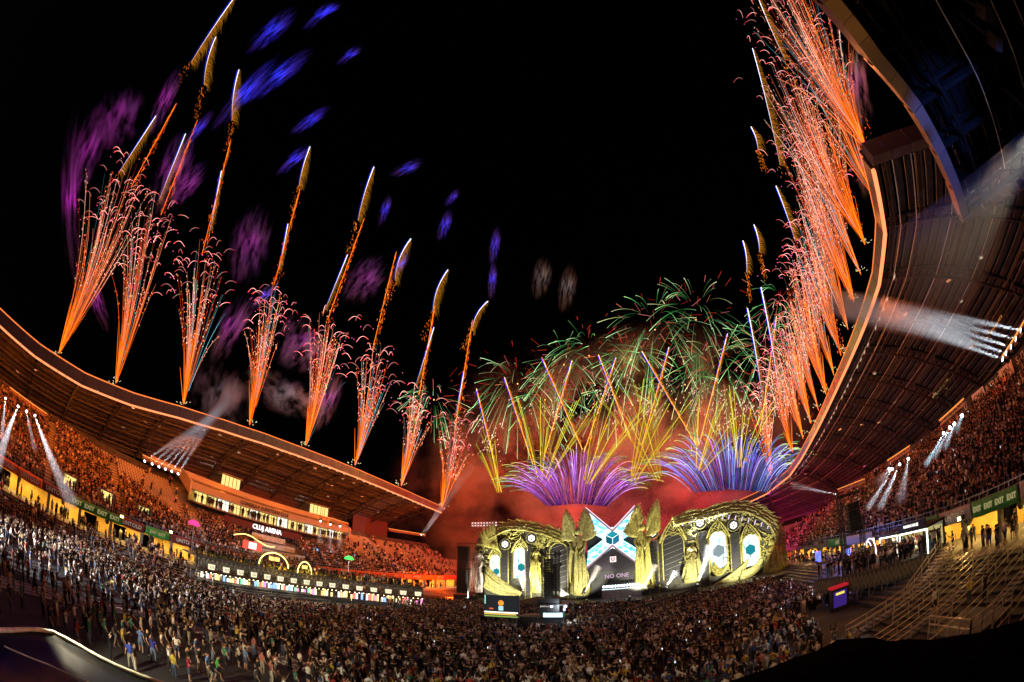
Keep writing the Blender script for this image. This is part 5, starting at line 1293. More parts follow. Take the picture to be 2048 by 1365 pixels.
banner(-1, ya, yb, M_BGREEN, [('EXIT', ya + 1.4), ('EXIT', yb - 1.5)], 'shorter green banner with two EXIT words on the left walkway', M_TXTY, size=.66)
banner(-1, yb + .2, yb + 6, M_BDARK, [('UNTOLD', yb + 3)], 'maroon UNTOLD banner right of the shorter green EXIT banner')
banner(-1, yb + 6.3, 46, M_BBRN, [('UNTOLD', yb + 10), ('VISA', yb + 14.5), ('UNTOLD', yb + 19)], 'long brown banner lettered UNTOLD and VISA below the name board')
banner(-1, 60, 72, M_BORNG, [('UNTOLD', 63), ('UNTOLD', 69)], 'orange UNTOLD banner right of the small golden arch')
banner(-1, 72.3, 90, M_BORNG, [('EXIT', 76), ('EXIT', 82), ('EXIT', 87)], 'far orange banner with faint EXIT words on the left walkway')
banner(-1, 90.3, 127, M_BORNG, [('UNTOLD', 96), ('UNTOLD', 108)], 'farthest orange banner strip on the left walkway beside the stage')
ra, rb = ryy(2040, 1018), ryy(1946, 1042)
banner(1, ra, rb, M_BGREEN, [('EXIT', lerp(ra, rb, q)) for q in (.13, .38, .62, .87)], 'green banner with four EXIT words at the right walkway', M_TXTY, size=.62)
banner(1, ra - 6, ra - .2, M_BGREY, [], 'grey wrinkled banner at the right picture edge')
rc = ryy(1880, 1055); banner(1, rb + .2, rc, M_BGREY, [('UNTOLD', (rb + rc) / 2)], 'plain grey banner beside the glaring walkway lamp')
rd = ryy(1850, 1062); banner(1, rc + .2, rd, M_BGREEN, [('EXIT', lerp(rc, rd, .3)), ('EXIT', lerp(rc, rd, .72))], 'small green banner with two EXIT words above the right deck', M_TXTY, size=.6)
banner(1, rd + 14, rd + 24, M_BGREY, [], 'pale grey banner behind the right deck'); banner(1, rd + 24.5, rd + 33, M_BGREEN, [('EXIT', rd + 28)], 'farthest small green EXIT banner on the right walkway', M_TXTY)

# ================================================================== WALKWAY LAMPS
def walk_lamp(x, y, z, side, power, label):
    t = thing('walkway_lamp', label, 'lamp', (x, y, z), 0, 'flood lamps on the walkway edge')
    m = MB(); m.box((-.25, -.3, -.2), (.25, .3, .2)); m.box((-.05, -.05, -.9), (.05, .05, -.2)); m.build('housing', M_DSTEEL, t)
    m = MB(); sx = -side * .262; m.box((min(sx, sx * 1.06), -.26, -.16), (max(sx, sx * 1.06), .26, .16)); m.build('lens', E_LAMP, t)
    l = light('lamp_light', 'SPOT', (-side * .4, 0, 0), power, (1, .55, .15), None, .25, None, 150, .5); l.parent = t; l.rotation_euler = Vector((-side, -.15 if side > 0 else 0, -.35)).to_track_quat('-Z', 'Y').to_euler()
for (px, py), nm in (((1922, 1036), 'nearest glaring amber lamp on the right walkway'), ((1750, 1078), 'middle amber lamp on the right walkway'), ((1629, 1103), 'farthest amber lamp on the right walkway')):
    p = on(px, py, 0, RX - .9); walk_lamp(p.x, p.y, p.z, 1, 800, nm)
walk_lamp(RX - .9, 17, 6.6, 1, 500, 'amber walkway lamp just beyond the right picture edge')
for (px, py), nm in (((243, 1033), 'small amber lamp between EXIT and UNTOLD banners on the left'), ((341, 1064), 'small amber lamp at the end of the second EXIT banner on the left')):
    p = on(px, py, 0, LX + .9); walk_lamp(p.x, p.y, p.z, -1, 900, nm)

# ================================================================== BARS AND VIP DECK BELOW THE LEFT STAND
bl = [on(px, py, 2, 2.6) for px, py in ((405, 1140), (560, 1166), (700, 1182), (850, 1196))]
bar_line = spline(bl, 17)
M_SKIRT = mat('ornament_skirt', (.11, .1, .085), .7, var=.5, scale=2.2, bump=.4)
M_PLANT = mat('lit_foliage', (.09, .12, .02), .6, var=.5, scale=4)
SCREENC = [(1, .75, .3), (.9, .95, 1), (1, .2, .15), (.3, .9, .5), (1, .55, .2), (.3, .5, 1), (1, .9, .6), (.9, .3, .6)]
deck = thing('vip_deck', 'raised dark deck with a patterned skirt behind the row of lit bars', 'deck', tuple(bar_line[8]))
DT = Matrix.Translation(-bar_line[8])
gv = random.Random(41)
for k in range(16):
    a, b = bar_line[k].copy(), bar_line[k + 1].copy(); a.z = b.z = 0; d = (b - a).normalized(); o_ = Vector((-d.y, d.x, 0));  o_ = o_ if o_.x < 0 else -o_
    t = thing('bar_booth', 'lit drinks bar, %s from the left in the row below the left stand' % (ordw + ['ninth', 'tenth', 'eleventh', 'twelfth', 'thirteenth', 'fourteenth', 'fifteenth', 'sixteenth'])[k], 'bar', tuple((a + b) / 2), 0, 'bars below the left stand')
    TT = Matrix.Translation(-(a + b) / 2)
    def pb(m, n_, mt): o = m.build(n_, mt, t); o.matrix_parent_inverse = TT; return o
    a2, b2 = a + d * .12, b - d * .12
    m = MB(); m.hexa([a2 - o_ * .1, b2 - o_ * .1, b2 + o_ * .3, a2 + o_ * .3], [p + UP * 1.05 for p in (a2 - o_ * .1, b2 - o_ * .1, b2 + o_ * .3, a2 + o_ * .3)]); pb(m, 'counter', M_DSTEEL)
    m = MB(); m.hexa([a2 - o_ * .5 + UP * 2.5, b2 - o_ * .5 + UP * 2.5, b2 + o_ * 2 + UP * 2.5, a2 + o_ * 2 + UP * 2.5], [a2 - o_ * .5 + UP * 2.7, b2 - o_ * .5 + UP * 2.7, b2 + o_ * 2 + UP * 2.7, a2 + o_ * 2 + UP * 2.7]); pb(m, 'canopy', M_BLACK)
    L_ = (b2 - a2).length; n_ = 5
    for q in range(n_):
        if gv.random() < .15: continue
        p = a2 + d * L_ * (q + .12) / n_ + o_ * 1.6; e = p + d * L_ / n_ * .78; z0, z1 = gv.uniform(.4, 1.1), gv.uniform(1.7, 2.4); ci = gv.choice((0, 0, 1, 1, 2, 4, 6, 6, 3, 5, 7)); m = MB(); m.hexa([p + UP * z0, e + UP * z0, e + o_ * .1 + UP * z0, p + o_ * .1 + UP * z0], [p + UP * z1, e + UP * z1, e + o_ * .1 + UP * z1, p + o_ * .1 + UP * z1]); pb(m, 'lit_shelf', emit('bar_glow_%d' % ci, SCREENC[ci], 1.7))
    for q in range(3):
        p = a2 + d * L_ * (q + .5) / 3 - o_ * .3 + UP * 2.42; m = MB(); m.ball(p, .09, 6, 4); pb(m, 'bulb', emit('warm_bulb', (1, .75, .35), 9))
    c = (a + b) / 2 - o_ * .4 + UP * 3.35; m = MB(); m.hexa([c - d * .55 - UP * .42, c + d * .55 - UP * .42, c + d * .55 - UP * .42 + o_ * .12, c - d * .55 - UP * .42 + o_ * .12], [c - d * .65 + UP * .42, c + d * .65 + UP * .42, c + d * .65 + UP * .42 + o_ * .12, c - d * .65 + UP * .42 + o_ * .12]); sg = pb(m, 'shield_sign', emit('shield_sign', (1, .9, .6), 1.1))
    m = MB(); f_ = c - o_ * .02
    for q in (-1, 0, 1): m.bar(f_ + d * q * .28 - UP * .22, f_ + d * (q * .28 + .08) + UP * .22, .1, .03)
    o = m.build('shield_emblem', M_BLACK, sg)
    if k % 2 == 0:
        l = light('bar_light', 'POINT', (a + b) / 2 - o_ * .2 + UP * 2.2, 260, (1, .8, .45), None, .4); l.parent = t; l.matrix_parent_inverse = TT
    # skirt panel of the deck above the bar, and planting on its edge
    m = MB(); p0, p1 = a + o_ * 2.3, b + o_ * 2.3; m.hexa([p0 + UP * 2.3, p1 + UP * 2.3, p1 + o_ * .1 + UP * 2.3, p0 + o_ * .1 + UP * 2.3], [p0 + UP * 4.6, p1 + UP * 4.6, p1 + o_ * .1 + UP * 4.6, p0 + o_ * .1 + UP * 4.6]); o = m.build('skirt_panel', M_SKIRT, deck); o.matrix_parent_inverse = DT
    m = MB()
    for q in range(3):
        cc = p0.lerp(p1, (q + .5) / 3) - o_ * .04 + UP * 3.4
        for s_ in (-1, 1): m.tube([cc - UP * .8, cc + d * s_ * .4 - UP * .2, cc + d * s_ * .3 + UP * .4, cc + UP * .85], .05, 4)
        m.tube([cc - UP * .8, cc + UP * .9], .035, 4)
    o = m.build('skirt_ornament', mat('skirt_gold', (.3, .25, .15), .5), deck); o.matrix_parent_inverse = DT; o['kind'] = 'stuff'
    m = MB(); m.hexa([p0 + UP * 4.2, p1 + UP * 4.2, p1 + o_ * 5 + UP * 4.2, p0 + o_ * 5 + UP * 4.2], [p0 + UP * 4.4, p1 + UP * 4.4, p1 + o_ * 5 + UP * 4.4, p0 + o_ * 5 + UP * 4.4]); o = m.build('deck_floor', M_CONCD, deck); o.matrix_parent_inverse = DT
    pl = MB(); c0 = p0.lerp(p1, .5) + o_ * .6 + UP * 4.4
    for q in range(70):
        c = c0 + d * gv.uniform(-.5, .5) * (b - a).length + o_ * gv.uniform(-.3, .5) + UP * abs(gv.gauss(.2, .45)); v1 = Vector((gv.uniform(-1, 1), gv.uniform(-1, 1), gv.uniform(-.2, 1))).normalized(); v2 = v1.cross(Vector((gv.uniform(-1, 1), gv.uniform(-1, 1), .3))).normalized(); s_ = gv.uniform(.12, .3)
        pl.add([c, c + v1 * s_ + v2 * s_ * .4, c + v1 * s_ * 2, c + v1 * s_ - v2 * s_ * .4], [(0, 1, 2, 3)])
    pt = thing('planter', 'low leafy planting on the deck edge above the bar numbered %s from the left' % (ordw + ['ninth', 'tenth', 'eleventh', 'twelfth', 'thirteenth', 'fourteenth', 'fifteenth', 'sixteenth'])[k], 'plant', tuple(c0), 0, 'planting on the left deck')
    o = pl.build('leaves', M_PLANT, pt); o.matrix_parent_inverse = Matrix.Translation(-c0); o['kind'] = 'stuff'
    m = MB(); m.hexa([p0 + o_ * .3 + UP * 4.41, p1 + o_ * .3 + UP * 4.41, p1 + o_ * .9 + UP * 4.41, p0 + o_ * .9 + UP * 4.41], [p0 + o_ * .3 + UP * 4.65, p1 + o_ * .3 + UP * 4.65, p1 + o_ * .9 + UP * 4.65, p0 + o_ * .9 + UP * 4.65]); o = m.build('trough', M_BLACK, pt); o.matrix_parent_inverse = Matrix.Translation(-c0)
# people on the deck, with warm lamps
dp = []
for k in range(150):
    q = gv.random() * 15.9; i = int(q); p = bar_line[i].lerp(bar_line[i + 1], q - i); p = Vector((p.x - gv.uniform(3.4, 6.8), p.y, 4.4)); dp.append((p, gv.uniform(0, 6.28), gv.uniform(.95, 1.05), gv.randrange(8)))
scatter('crowd', dp, C_LOW, 'guests standing on the raised deck behind the bars', 'crowd')
def led_arch(px0, px1, ptop, pbase, label):
    a, b = on(px0, pbase, 0, -61.5), on(px1, pbase, 0, -61.5); top = on((px0 + px1) / 2, ptop, 0, -61.5); c = (a + b) / 2; r_ = (b.y - a.y) / 2; h = top.z - min(a.z, b.z)
    t = thing('light_arch', label, 'arch', (c.x, c.y, 4.4)); TT = Matrix.Translation(-Vector(t.location)); m = MB(); m2 = MB()
    pts = [Vector((c.x, c.y - r_ * math.cos(math.pi * q / 16), max(4.4, min(a.z, b.z)) + h * math.sin(math.pi * q / 16))) for q in range(17)]
    m.tube(pts, .12, 6); m2.tube([p + Vector((-.2, 0, 0)) for p in pts], .22, 6)
    o = m.build('led_tube', emit('led_gold', (1, .75, .2), 3.5), t); o.matrix_parent_inverse = TT; o = m2.build('arch_frame', M_DSTEEL, t); o.matrix_parent_inverse = TT
    sg = MB(); zc = pts[8].z - h * .45; sg.box((c.x - .05, c.y - r_ * .35, zc - .35), (c.x + .05, c.y - r_ * .03, zc + .35)); sg.box((c.x - .05, c.y + r_ * .03, zc - .35), (c.x + .05, c.y + r_ * .35, zc + .35)); o = sg.build('sign_plate', emit('gold_plate', (1, .6, .15), 2), t); o.matrix_parent_inverse = TT
    l = light('arch_light', 'POINT', (c.x + 1, c.y, zc), 500, (1, .65, .15), None, .5); l.parent = t; l.matrix_parent_inverse = TT
led_arch(518, 577, 1106, 1128, 'larger golden light arch on the left deck'); led_arch(595, 623, 1124, 1146, 'smaller golden light arch on the left deck')
# glowing parasol-like lamps and a lit red sign
for (px, py), colr, nm, cn in (((388, 1050), (1, .05, .25), 'glowing crimson dome lamp on a pole before the left stand', 'red'), ((698, 1119), (.1, .9, .15), 'glowing green dome lamp on a pole before the left stand', 'green')):
    p = on(px, py, 0, -60); t = thing('dome_lamp', nm, 'lamp', (p.x, p.y, 2)); m = MB(); m.lathe([(.05, .75), (.55, .6), (.95, .25), (1.0, 0), (.7, -.1)], (0, 0, p.z - 2), 12); m.build('dome', emit('dome_' + cn, colr, 1.6), t, True); m = MB(); m.tube([(0, 0, -2), (0, 0, p.z - 2)], .06, 6); m.build('pole', M_STEEL, t)
p = on(505, 1092, 0, -62); t = thing('lit_sign', 'small red and white lit sign under a curved light on the left deck', 'sign', tuple(p)); m = MB(); m.box((-.1, -2, -.7), (0, 2, .7)); m.build('board', emit('sign_red', (1, .08, .05), 1.6), t); m = MB(); m.box((.02, -.8, -.55), (.06, .8, .55)); m.build('panel', emit('sign_white', (1, .85, .8), 2), t); m = MB(); m.tube([(0, -4 + q * .8, 1.1 + .6 * math.sin(q * .5)) for q in range(12)], .08, 5); m.build('light_curve', emit('led_gold', (1, .75, .2), 3.5), t); m = MB(); m.tube([(-.2, 0, -p.z + 4.4), (-.2, 0, -.6)], .07, 5); m.build('post', M_STEEL, t)

# ================================================================== SPEAKER TOWERS, VIDEO SCREEN, CONTROL TOWER
def truss_mast(m, x, y, z0, z1, w=.6):
    for sx in (-1, 1):
        for sy in (-1, 1): m.bar((x + sx * w / 2, y + sy * w / 2, z0), (x + sx * w / 2, y + sy * w / 2, z1), .09)
    n_ = int((z1 - z0) / w)
    for q in range(n_):
        za, zb = lerp(z0, z1, q / n_), lerp(z0, z1, (q + 1) / n_); s_ = 1 if q % 2 else -1
        m.bar((x - s_ * w / 2, y - w / 2, za), (x + s_ * w / 2, y - w / 2, zb), .045); m.bar((x - s_ * w / 2, y + w / 2, za), (x + s_ * w / 2, y + w / 2, zb), .045); m.bar((x - w / 2, y - s_ * w / 2, za), (x - w / 2, y + s_ * w / 2, zb), .045); m.bar((x + w / 2, y - s_ * w / 2, za), (x + w / 2, y + s_ * w / 2, zb), .045)
def line_array(m, x, y, z0, z1, w, d=.8):
    n_ = max(4, int((z1 - z0) / .38))
    for q in range(n_):
        za = lerp(z1, z0, q / n_); zb = lerp(z1, z0, (q + .93) / n_); dy = -.25 * (q / n_) ** 2; m.box((x - w / 2, y - d / 2 + dy, zb), (x + w / 2, y + d / 2 + dy, za))
TY = 58.0
c0, c1 = on(1090, 1150, 1, TY), on(1106, 1150, 1, TY); xt = (c0.x + c1.x) / 2; zt = on(1098, 1118, 1, TY).z; zb = on(1098, 1196, 1, TY).z
t = thing('speaker_tower', 'tall black speaker tower on a scaffold mast in front of the stage', 'tower', (xt, TY, 0))
m = MB(); truss_mast(m, -.95, .5, 0, zt + 1.6, .5); truss_mast(m, 1.05, .5, 0, zt + 1.0, .5); m.bar((-1.2, .5, zt + .6), (1.4, .5, zt + .6), .2); m.bar((-1.2, .5, zt + 1.0), (1.6, .5, zt + 1.0), .12); m.bar((-1, .5, 3), (1.1, .5, 6), .08); m.bar((1.1, .5, 3), (-1, .5, 6), .08); m.build('scaffold_mast', M_DSTEEL, t)
m = MB(); line_array(m, 0, -.1, zb, zt, c1.x - c0.x); m.build('line_array', mat('speaker_black', (.01, .01, .01), .6), t)
m = MB(); line_array(m, 1.05, -.4, zb + 1, zt - .8, .6); m.build('side_array', M_BLACK, t)
for q, (dx_, dz) in enumerate(((1.5, .6), (1.6, -.9), (-1.3, .9), (-.4, 1.5), (-1.4, -.3))):
    m = MB(); m.lathe([(.12, -.2), (.2, .1), (.2, .25)], (dx_, .3, zt + dz), 8); m.build('lamp_can', M_BLACK, t)
m = MB(); m.box((-1.5, -.7, zb - 2.3), (1.6, .9, zb - .1)); m.build('base_box', M_BLACK, t); 
text('platinum', .42, basis((1, 0, 0), UP, (xt - .35, TY - .72, zb - 1.2)), emit('pale_print', (1, .9, .8), .8), t)
# control tent beside it
a = on(1035, 1196, 1, TY + 1.5); b = on(1138, 1196, 1, TY + 1.5)
t = thing('control_tent', 'black control tent with lit desk beneath the speaker tower', 'tent', ((a.x + b.x) / 2, TY + 1.5, 0)); hw = (b.x - a.x) / 2
m = MB(); m.add([(-hw, -2.5, 4.4), (hw, -2.5, 4.1), (hw, 3, 4.1), (-hw, 3, 4.4), (-hw * .2, 0, 5.2)], [(0, 1, 4), (1, 2, 4), (2, 3, 4), (3, 0, 4)]); o = m.build('roof', M_BLACK, t); o.modifiers.new('thickness', 'SOLIDIFY').thickness = .05
for sx in (-1, 1):
    for y in (-2.3, 2.8): m = MB(); m.bar((sx * (hw - .1), y, 0), (sx * (hw - .1), y, 4.15), .12); m.build('leg', M_DSTEEL, t)
m = MB(); m.box((-hw + .3, -2, 0), (hw - .3, 2.4, 2.2)); m.build('riser', M_BLACK, t)
m = MB(); m.box((hw * .2, -2.2, 2.25), (hw * .9, -2.05, 2.9)); m.box((hw * .95, -2.4, 3.2), (hw * 1.02, -2.2, 3.6)); m.build('lit_desk', emit('desk_blue', (.5, .8, 1), 2.2), t)
for q in range(2): m = MB(); m.ball((hw * (.55 + .5 * q), -2.6, 3.9), .16, 8, 6); m.build('work_lamp', emit('work_lamp', (.9, .97, 1), 12), t)
m = MB(); light('work_light', 'POINT', (0, 0, 0), 500, (.85, .95, 1), None, .3).parent = t; t.children[-1].location = (hw * .8, -3, 3.8)
# video screen
vs = [on(px, py, 1, 55) for px, py in ((969, 1190), (1036, 1192), (1036, 1237), (969, 1235))]; vx0, vx1 = vs[0].x, vs[1].x; vz0, vz1 = vs[2].z, vs[0].z
t = thing('video_screen', 'video screen showing an orange-haired performer left of the speaker tower', 'screen', ((vx0 + vx1) / 2, 55, 0)); W = (vx1 - vx0) / 2
m = MB(); m.box((-W, 0, vz0), (W, .3, vz1)); m.build('panel', emit('video_dark', (.02, .022, .025), 1), t)
for x0_, x1_ in ((-W - .1, -W - .003), (W + .003, W + .1)): m = MB(); m.box((x0_, .05, vz0 - .1), (x1_, .35, vz1 + .1)); m.build('screen_frame', M_DSTEEL, t)
for sx in (-1, 1): m = MB(); m.bar((sx * W * .8, .5, 0), (sx * W * .8, .5, vz1), .2); m.build('leg', M_DSTEEL, t)
H_ = vz1 - vz0
def vq(x0, z0, x1, z1, colr, st, nm, k):
    m = MB(); m.box((W * x0, -.03 - .004 * k, vz0 + H_ * z0), (W * x1, -.01, vz0 + H_ * z1)); m.build(nm, emit('video_' + nm, colr, st), t)
m = MB(); m.ball((0, 0, 0), 1, 10, 8); o = m.build('screen_head', emit('video_head', (1, .3, .03), 1.3), t); o.scale = (.42, .02, .42); o.location = (0, -.02, vz0 + H_ * .66)
vq(-.14, .32, .14, .52, (.4, .75, .8), 1.2, 'torso', 1); vq(-1, .2, 1, .26, (1, .95, .8), 1.6, 'desk_edge', 2); vq(-1, .12, .9, .18, (.8, .55, .1), 1.2, 'desk_glow', 3); vq(-1, .02, 1, .08, (.35, .5, .1), .9, 'desk_front', 4); vq(-.7, .36, -.45, .42, (.9, .15, .05), .9, 'red_strip', 5); vq(-.98, .6, -.93, 1.0, (.4, .9, .7), 1.2, 'green_edge', 6)
# left speaker tower by the stage
a, b = on(917, 1120, 1, 88), on(938, 1120, 1, 88); zt = on(925, 1090, 1, 88).z
t = thing('speaker_tower', 'black speaker hang with a red lit scaffold tower left of the stage', 'tower', ((a.x + b.x) / 2, 88, 0)); m = MB(); truss_mast(m, 2.2, .6, 0, zt + .5, .9); truss_mast(m, -1.6, .8, 0, zt + .5, .7); m.bar((-2, .6, zt + .4), (3, .6, zt + .4), .3); m.build('scaffold_mast', mat('red_lit_scaffold', (.3, .1, .06), .5, .3), t); m = MB(); line_array(m, 0, 0, 3.0, zt - .4, b.x - a.x, 1); m.build('line_array', M_BLACK, t); m = MB(); m.box((-2.2, -.6, 0), (3, 1.4, 2.6)); m.build('base_box', M_BLACK, t)  # red light on the masts is put into their colour
# right speaker hang on scaffold
a, b = on(1694, 1030, 1, 43), on(1718, 1030, 1, 43); zt, zb = on(1705, 1006, 1, 43).z, on(1705, 1066, 1, 43).z
t = thing('speaker_tower', 'black speaker hang on a thin scaffold before the right grandstand', 'tower', ((a.x + b.x) / 2, 43, 0)); m = MB(); truss_mast(m, -1.3, .6, 0, zt + 1.2, .45); truss_mast(m, 1.3, .9, 0, zb + 1.5, .45); m.bar((-1.5, .5, zt + 1.0), (1.4, .5, zt + 1.0), .25); m.bar((-1.3, .6, 2.5), (1.3, .9, 5), .07); m.bar((1.3, .9, 2.5), (-1.3, .6, 5), .07); m.build('scaffold_mast', M_DSTEEL, t); m = MB(); line_array(m, 0, 0, zb, zt, (b.x - a.x) * .95, .9); m.build('line_array', M_BLACK, t)
# far floodlight mast
a = on(945, 1054, 1, 128); b = on(992, 1052, 1, 128); t = thing('floodlight_mast', 'floodlight mast with two rows of small lamps behind the left end of the stage', 'mast', ((a.x + b.x) / 2, 128, 0)); hw = (b.x - a.x) / 2; m = MB(); m.tube([(0, .3, 0), (0, .3, a.z)], .3, 8); m.bar((-hw, .2, a.z), (hw, .2, a.z), .2); m.bar((-hw, .2, a.z + .9), (hw, .2, a.z + .9), .2); m.build('pole', M_STEEL, t)
for q in range(9):
    for r_ in range(2): m = MB(); m.box((lerp(-hw, hw, q / 8) - .25, -.1, a.z + .15 + r_ * .9), (lerp(-hw, hw, q / 8) + .25, .08, a.z + .6 + r_ * .9)); m.build('lamp', emit('mast_lamp', (1, .85, .8), 1.2), t)

# ================================================================== RIGHT SIDE: DECK, SHOP FRONTS, STAIRS, TERRACE RAILS
top = [on(px, py, 2, 3.3) for px, py in ((1628, 1160), (1700, 1152), (1780, 1132), (1868, 1102))]; dk_line = spline(top, 12)
t = thing('hospitality_deck', 'right-hand raised deck with a patterned skirt of looping motifs on scaffold', 'deck', tuple(dk_line[5])); TT = Matrix.Translation(-dk_line[5])
def pr_(m, n_, mt, smooth=False): o = m.build(n_, mt, t, smooth); o.matrix_parent_inverse = TT; return o
for k in range(11):
    a, b = dk_line[k], dk_line[k + 1]; d = (b - a).normalized(); o_ = Vector((abs(d.y), d.x if d.y < 0 else -d.x, 0)).normalized(); o_ = o_ if o_.x > 0 else -o_
    m = MB(); m.hexa([a - UP * 1.7, b - UP * 1.7, b - UP * 1.7 + o_ * .08, a - UP * 1.7 + o_ * .08], [a, b, b + o_ * .08, a + o_ * .08]); pr_(m, 'skirt_panel', M_SKIRT)
    m = MB()
    for q in range(3):
        c = a.lerp(b, (q + .5) / 3) - o_ * .05 - UP * .8; w_ = (b - a).length / 7
        for s_ in (-1, 1): m.tube([c - UP * .75, c + d * s_ * w_ - UP * .2, c + d * s_ * w_ * .8 + UP * .3, c + UP * .75], .04, 4); m.tube([c - UP * .5, c + d * s_ * w_ * .5, c + UP * .5], .03, 4)
    o = pr_(m, 'skirt_ornament', mat('skirt_gold', (.3, .25, .15), .5)); o['kind'] = 'stuff'
    m = MB(); w2 = Vector((RX - .3, 0, 0)).x
    m.hexa([a - UP * .2, b - UP * .2, Vector((w2, b.y, 3.1)), Vector((w2, a.y, 3.1))], [a, b, Vector((w2, b.y, 3.3)), Vector((w2, a.y, 3.3))]); pr_(m, 'deck_floor', M_CONCD)
    m = MB(); m.bar((a.x + .1, a.y, 0), a + Vector((.1, 0, -.2)), .1); m.bar((a.x + .1, a.y, .2), b + Vector((.1, 0, -.3)), .06); pr_(m, 'scaffold_leg', M_STEEL)
dp = []
for k in range(120):
    q = gv.random() * 10.9; i = int(q); p = dk_line[i].lerp(dk_line[i + 1], q - i); x = lerp(p.x + .5, RX - 1, gv.random()); dp.append((Vector((x, p.y, 3.3)), gv.uniform(0, 6.28), gv.uniform(.95, 1.05), gv.randrange(8)))
scatter('crowd', dp, C_LOW, 'guests standing on the raised deck at the right', 'crowd')
m_ = [((1640, 1095), (.1, .15, 1), 3), ((1700, 1085), (.15, .2, 1), 2)]
for q, ((px, py), colr, n_) in enumerate(m_):
    p = on(px, py, 0, 21); t2 = thing('light_strip_rack', ['rack of blue light tubes at the far end of the right deck', 'rack of blue light tubes in the middle of the right deck'][q], 'light', (p.x, p.y, 3.3))
    for k in range(n_ + 2): m = MB(); m.tube([(0, k * .6, .6), (0, k * .6 + .15, 2.2)], .05, 5); m.build('tube', emit('blue_tube', colr, 4), t2)
    m = MB(); m.bar((0, -.2, .55), (0, (n_ + 1) * .6 + .2, .55), .1); m.bar((0, 0, 0), (0, 0, .5), .08); m.bar((0, (n_ + 1) * .6, 0), (0, (n_ + 1) * .6, .5), .08); m.build('rack', M_DSTEEL, t2); l = light('blue_light', 'POINT', (0, 1, 1.5), 700, (.15, .2, 1), None, .4); l.parent = t2
# lit shop fronts
def shop(px0, px1, nm, kind_):
    ya, yb = on(px0, 1090, 0, 23.6).y, on(px1, 1090, 0, 23.6).y; ya, yb = min(ya, yb), max(ya, yb); z0 = 3.3; z1 = 5.7
    s = thing('shop_front', nm, 'shop', (23.6, (ya + yb) / 2, z0)); hy = (yb - ya) / 2
    m = MB(); m.box((.4, -hy, 0), (2.4, hy, .1)); m.box((2.2, -hy, .1), (2.4, hy, z1 - z0)); m.box((.0, -hy - .1, z1 - z0), (2.5, hy + .1, z1 - z0 + .25)); m.build('shell', M_BLACK, s)
    for y0, y1 in ((-hy, -hy + .12), (hy - .12, hy)): m = MB(); m.box((-.05, y0, 0), (.05, y1, z1 - z0 - .15)); m.build('led_post', emit('led_white', (1, .97, .75), 4), s)
    m = MB(); m.box((-.05, -hy, z1 - z0 - .15), (.05, hy, z1 - z0 - .03)); m.build('led_lintel', emit('led_white', (1, .97, .75), 4), s)
    m = MB(); m.box((2.1, -hy + .1, .2), (2.15, hy - .1, z1 - z0 - .3)); m.build('lit_wall', emit('shop_glow', (.9, .75, .3), .55), s)
    for k in range(4): m = MB(); m.box((1.4, lerp(-hy, hy, (k + .25) / 4), .1), (1.8, lerp(-hy, hy, (k + .6) / 4), gv.uniform(.9, 1.7))); m.build('display', emit('display_%d' % k, SCREENC[(k * 3 + kind_) % 8], .7), s)
    l = light('shop_light', 'POINT', (.8, 0, 1.9), 220, (1, .9, .6), None, .3); l.parent = s
    return s, hy
s, hy = shop(1760, 1795, 'left of two lit shop fronts framed by white light lines on the right deck', 0); s, hy = shop(1800, 1856, 'right of two lit shop fronts with white sign lettering on the right deck', 3)
m = MB(); m.box((-.15, -hy, 2.66), (-.02, hy, 3.35)); m.build('sign_board', M_BLACK, s); text('FASHION HOUSE', .42, basis((0, -1, 0), UP, (23.6 - .17, s.location.y, 3.3 + 3.0)), emit('sign_print', (1, .95, .9), 2), s)
for k in range(2):
    p = on((1736, 1742)[k], 1108, 0, 22.8); m = MB(); r_ = (1.2, 1.5)[k]; t3 = thing('ring_light', ['inner pink-white ring light on the right deck', 'outer pink-white ring light on the right deck'][k], 'light', (p.x, p.y, 3.3)); m.tube([(0, -r_ * math.cos(a_ * math.pi / 14), 1.2 + r_ * math.sin(a_ * math.pi / 14)) for a_ in range(-4, 19)], .06, 5); m.build('ring', emit('ring_pink', (1, .75, .85), 3), t3); m = MB(); m.bar((0, -.6, .0), (0, -.6, .3), .1); m.build('foot', M_DSTEEL, t3); m = MB(); m.bar((0, .6, 0), (0, .6, .3), .1); m.build('foot', M_DSTEEL, t3)
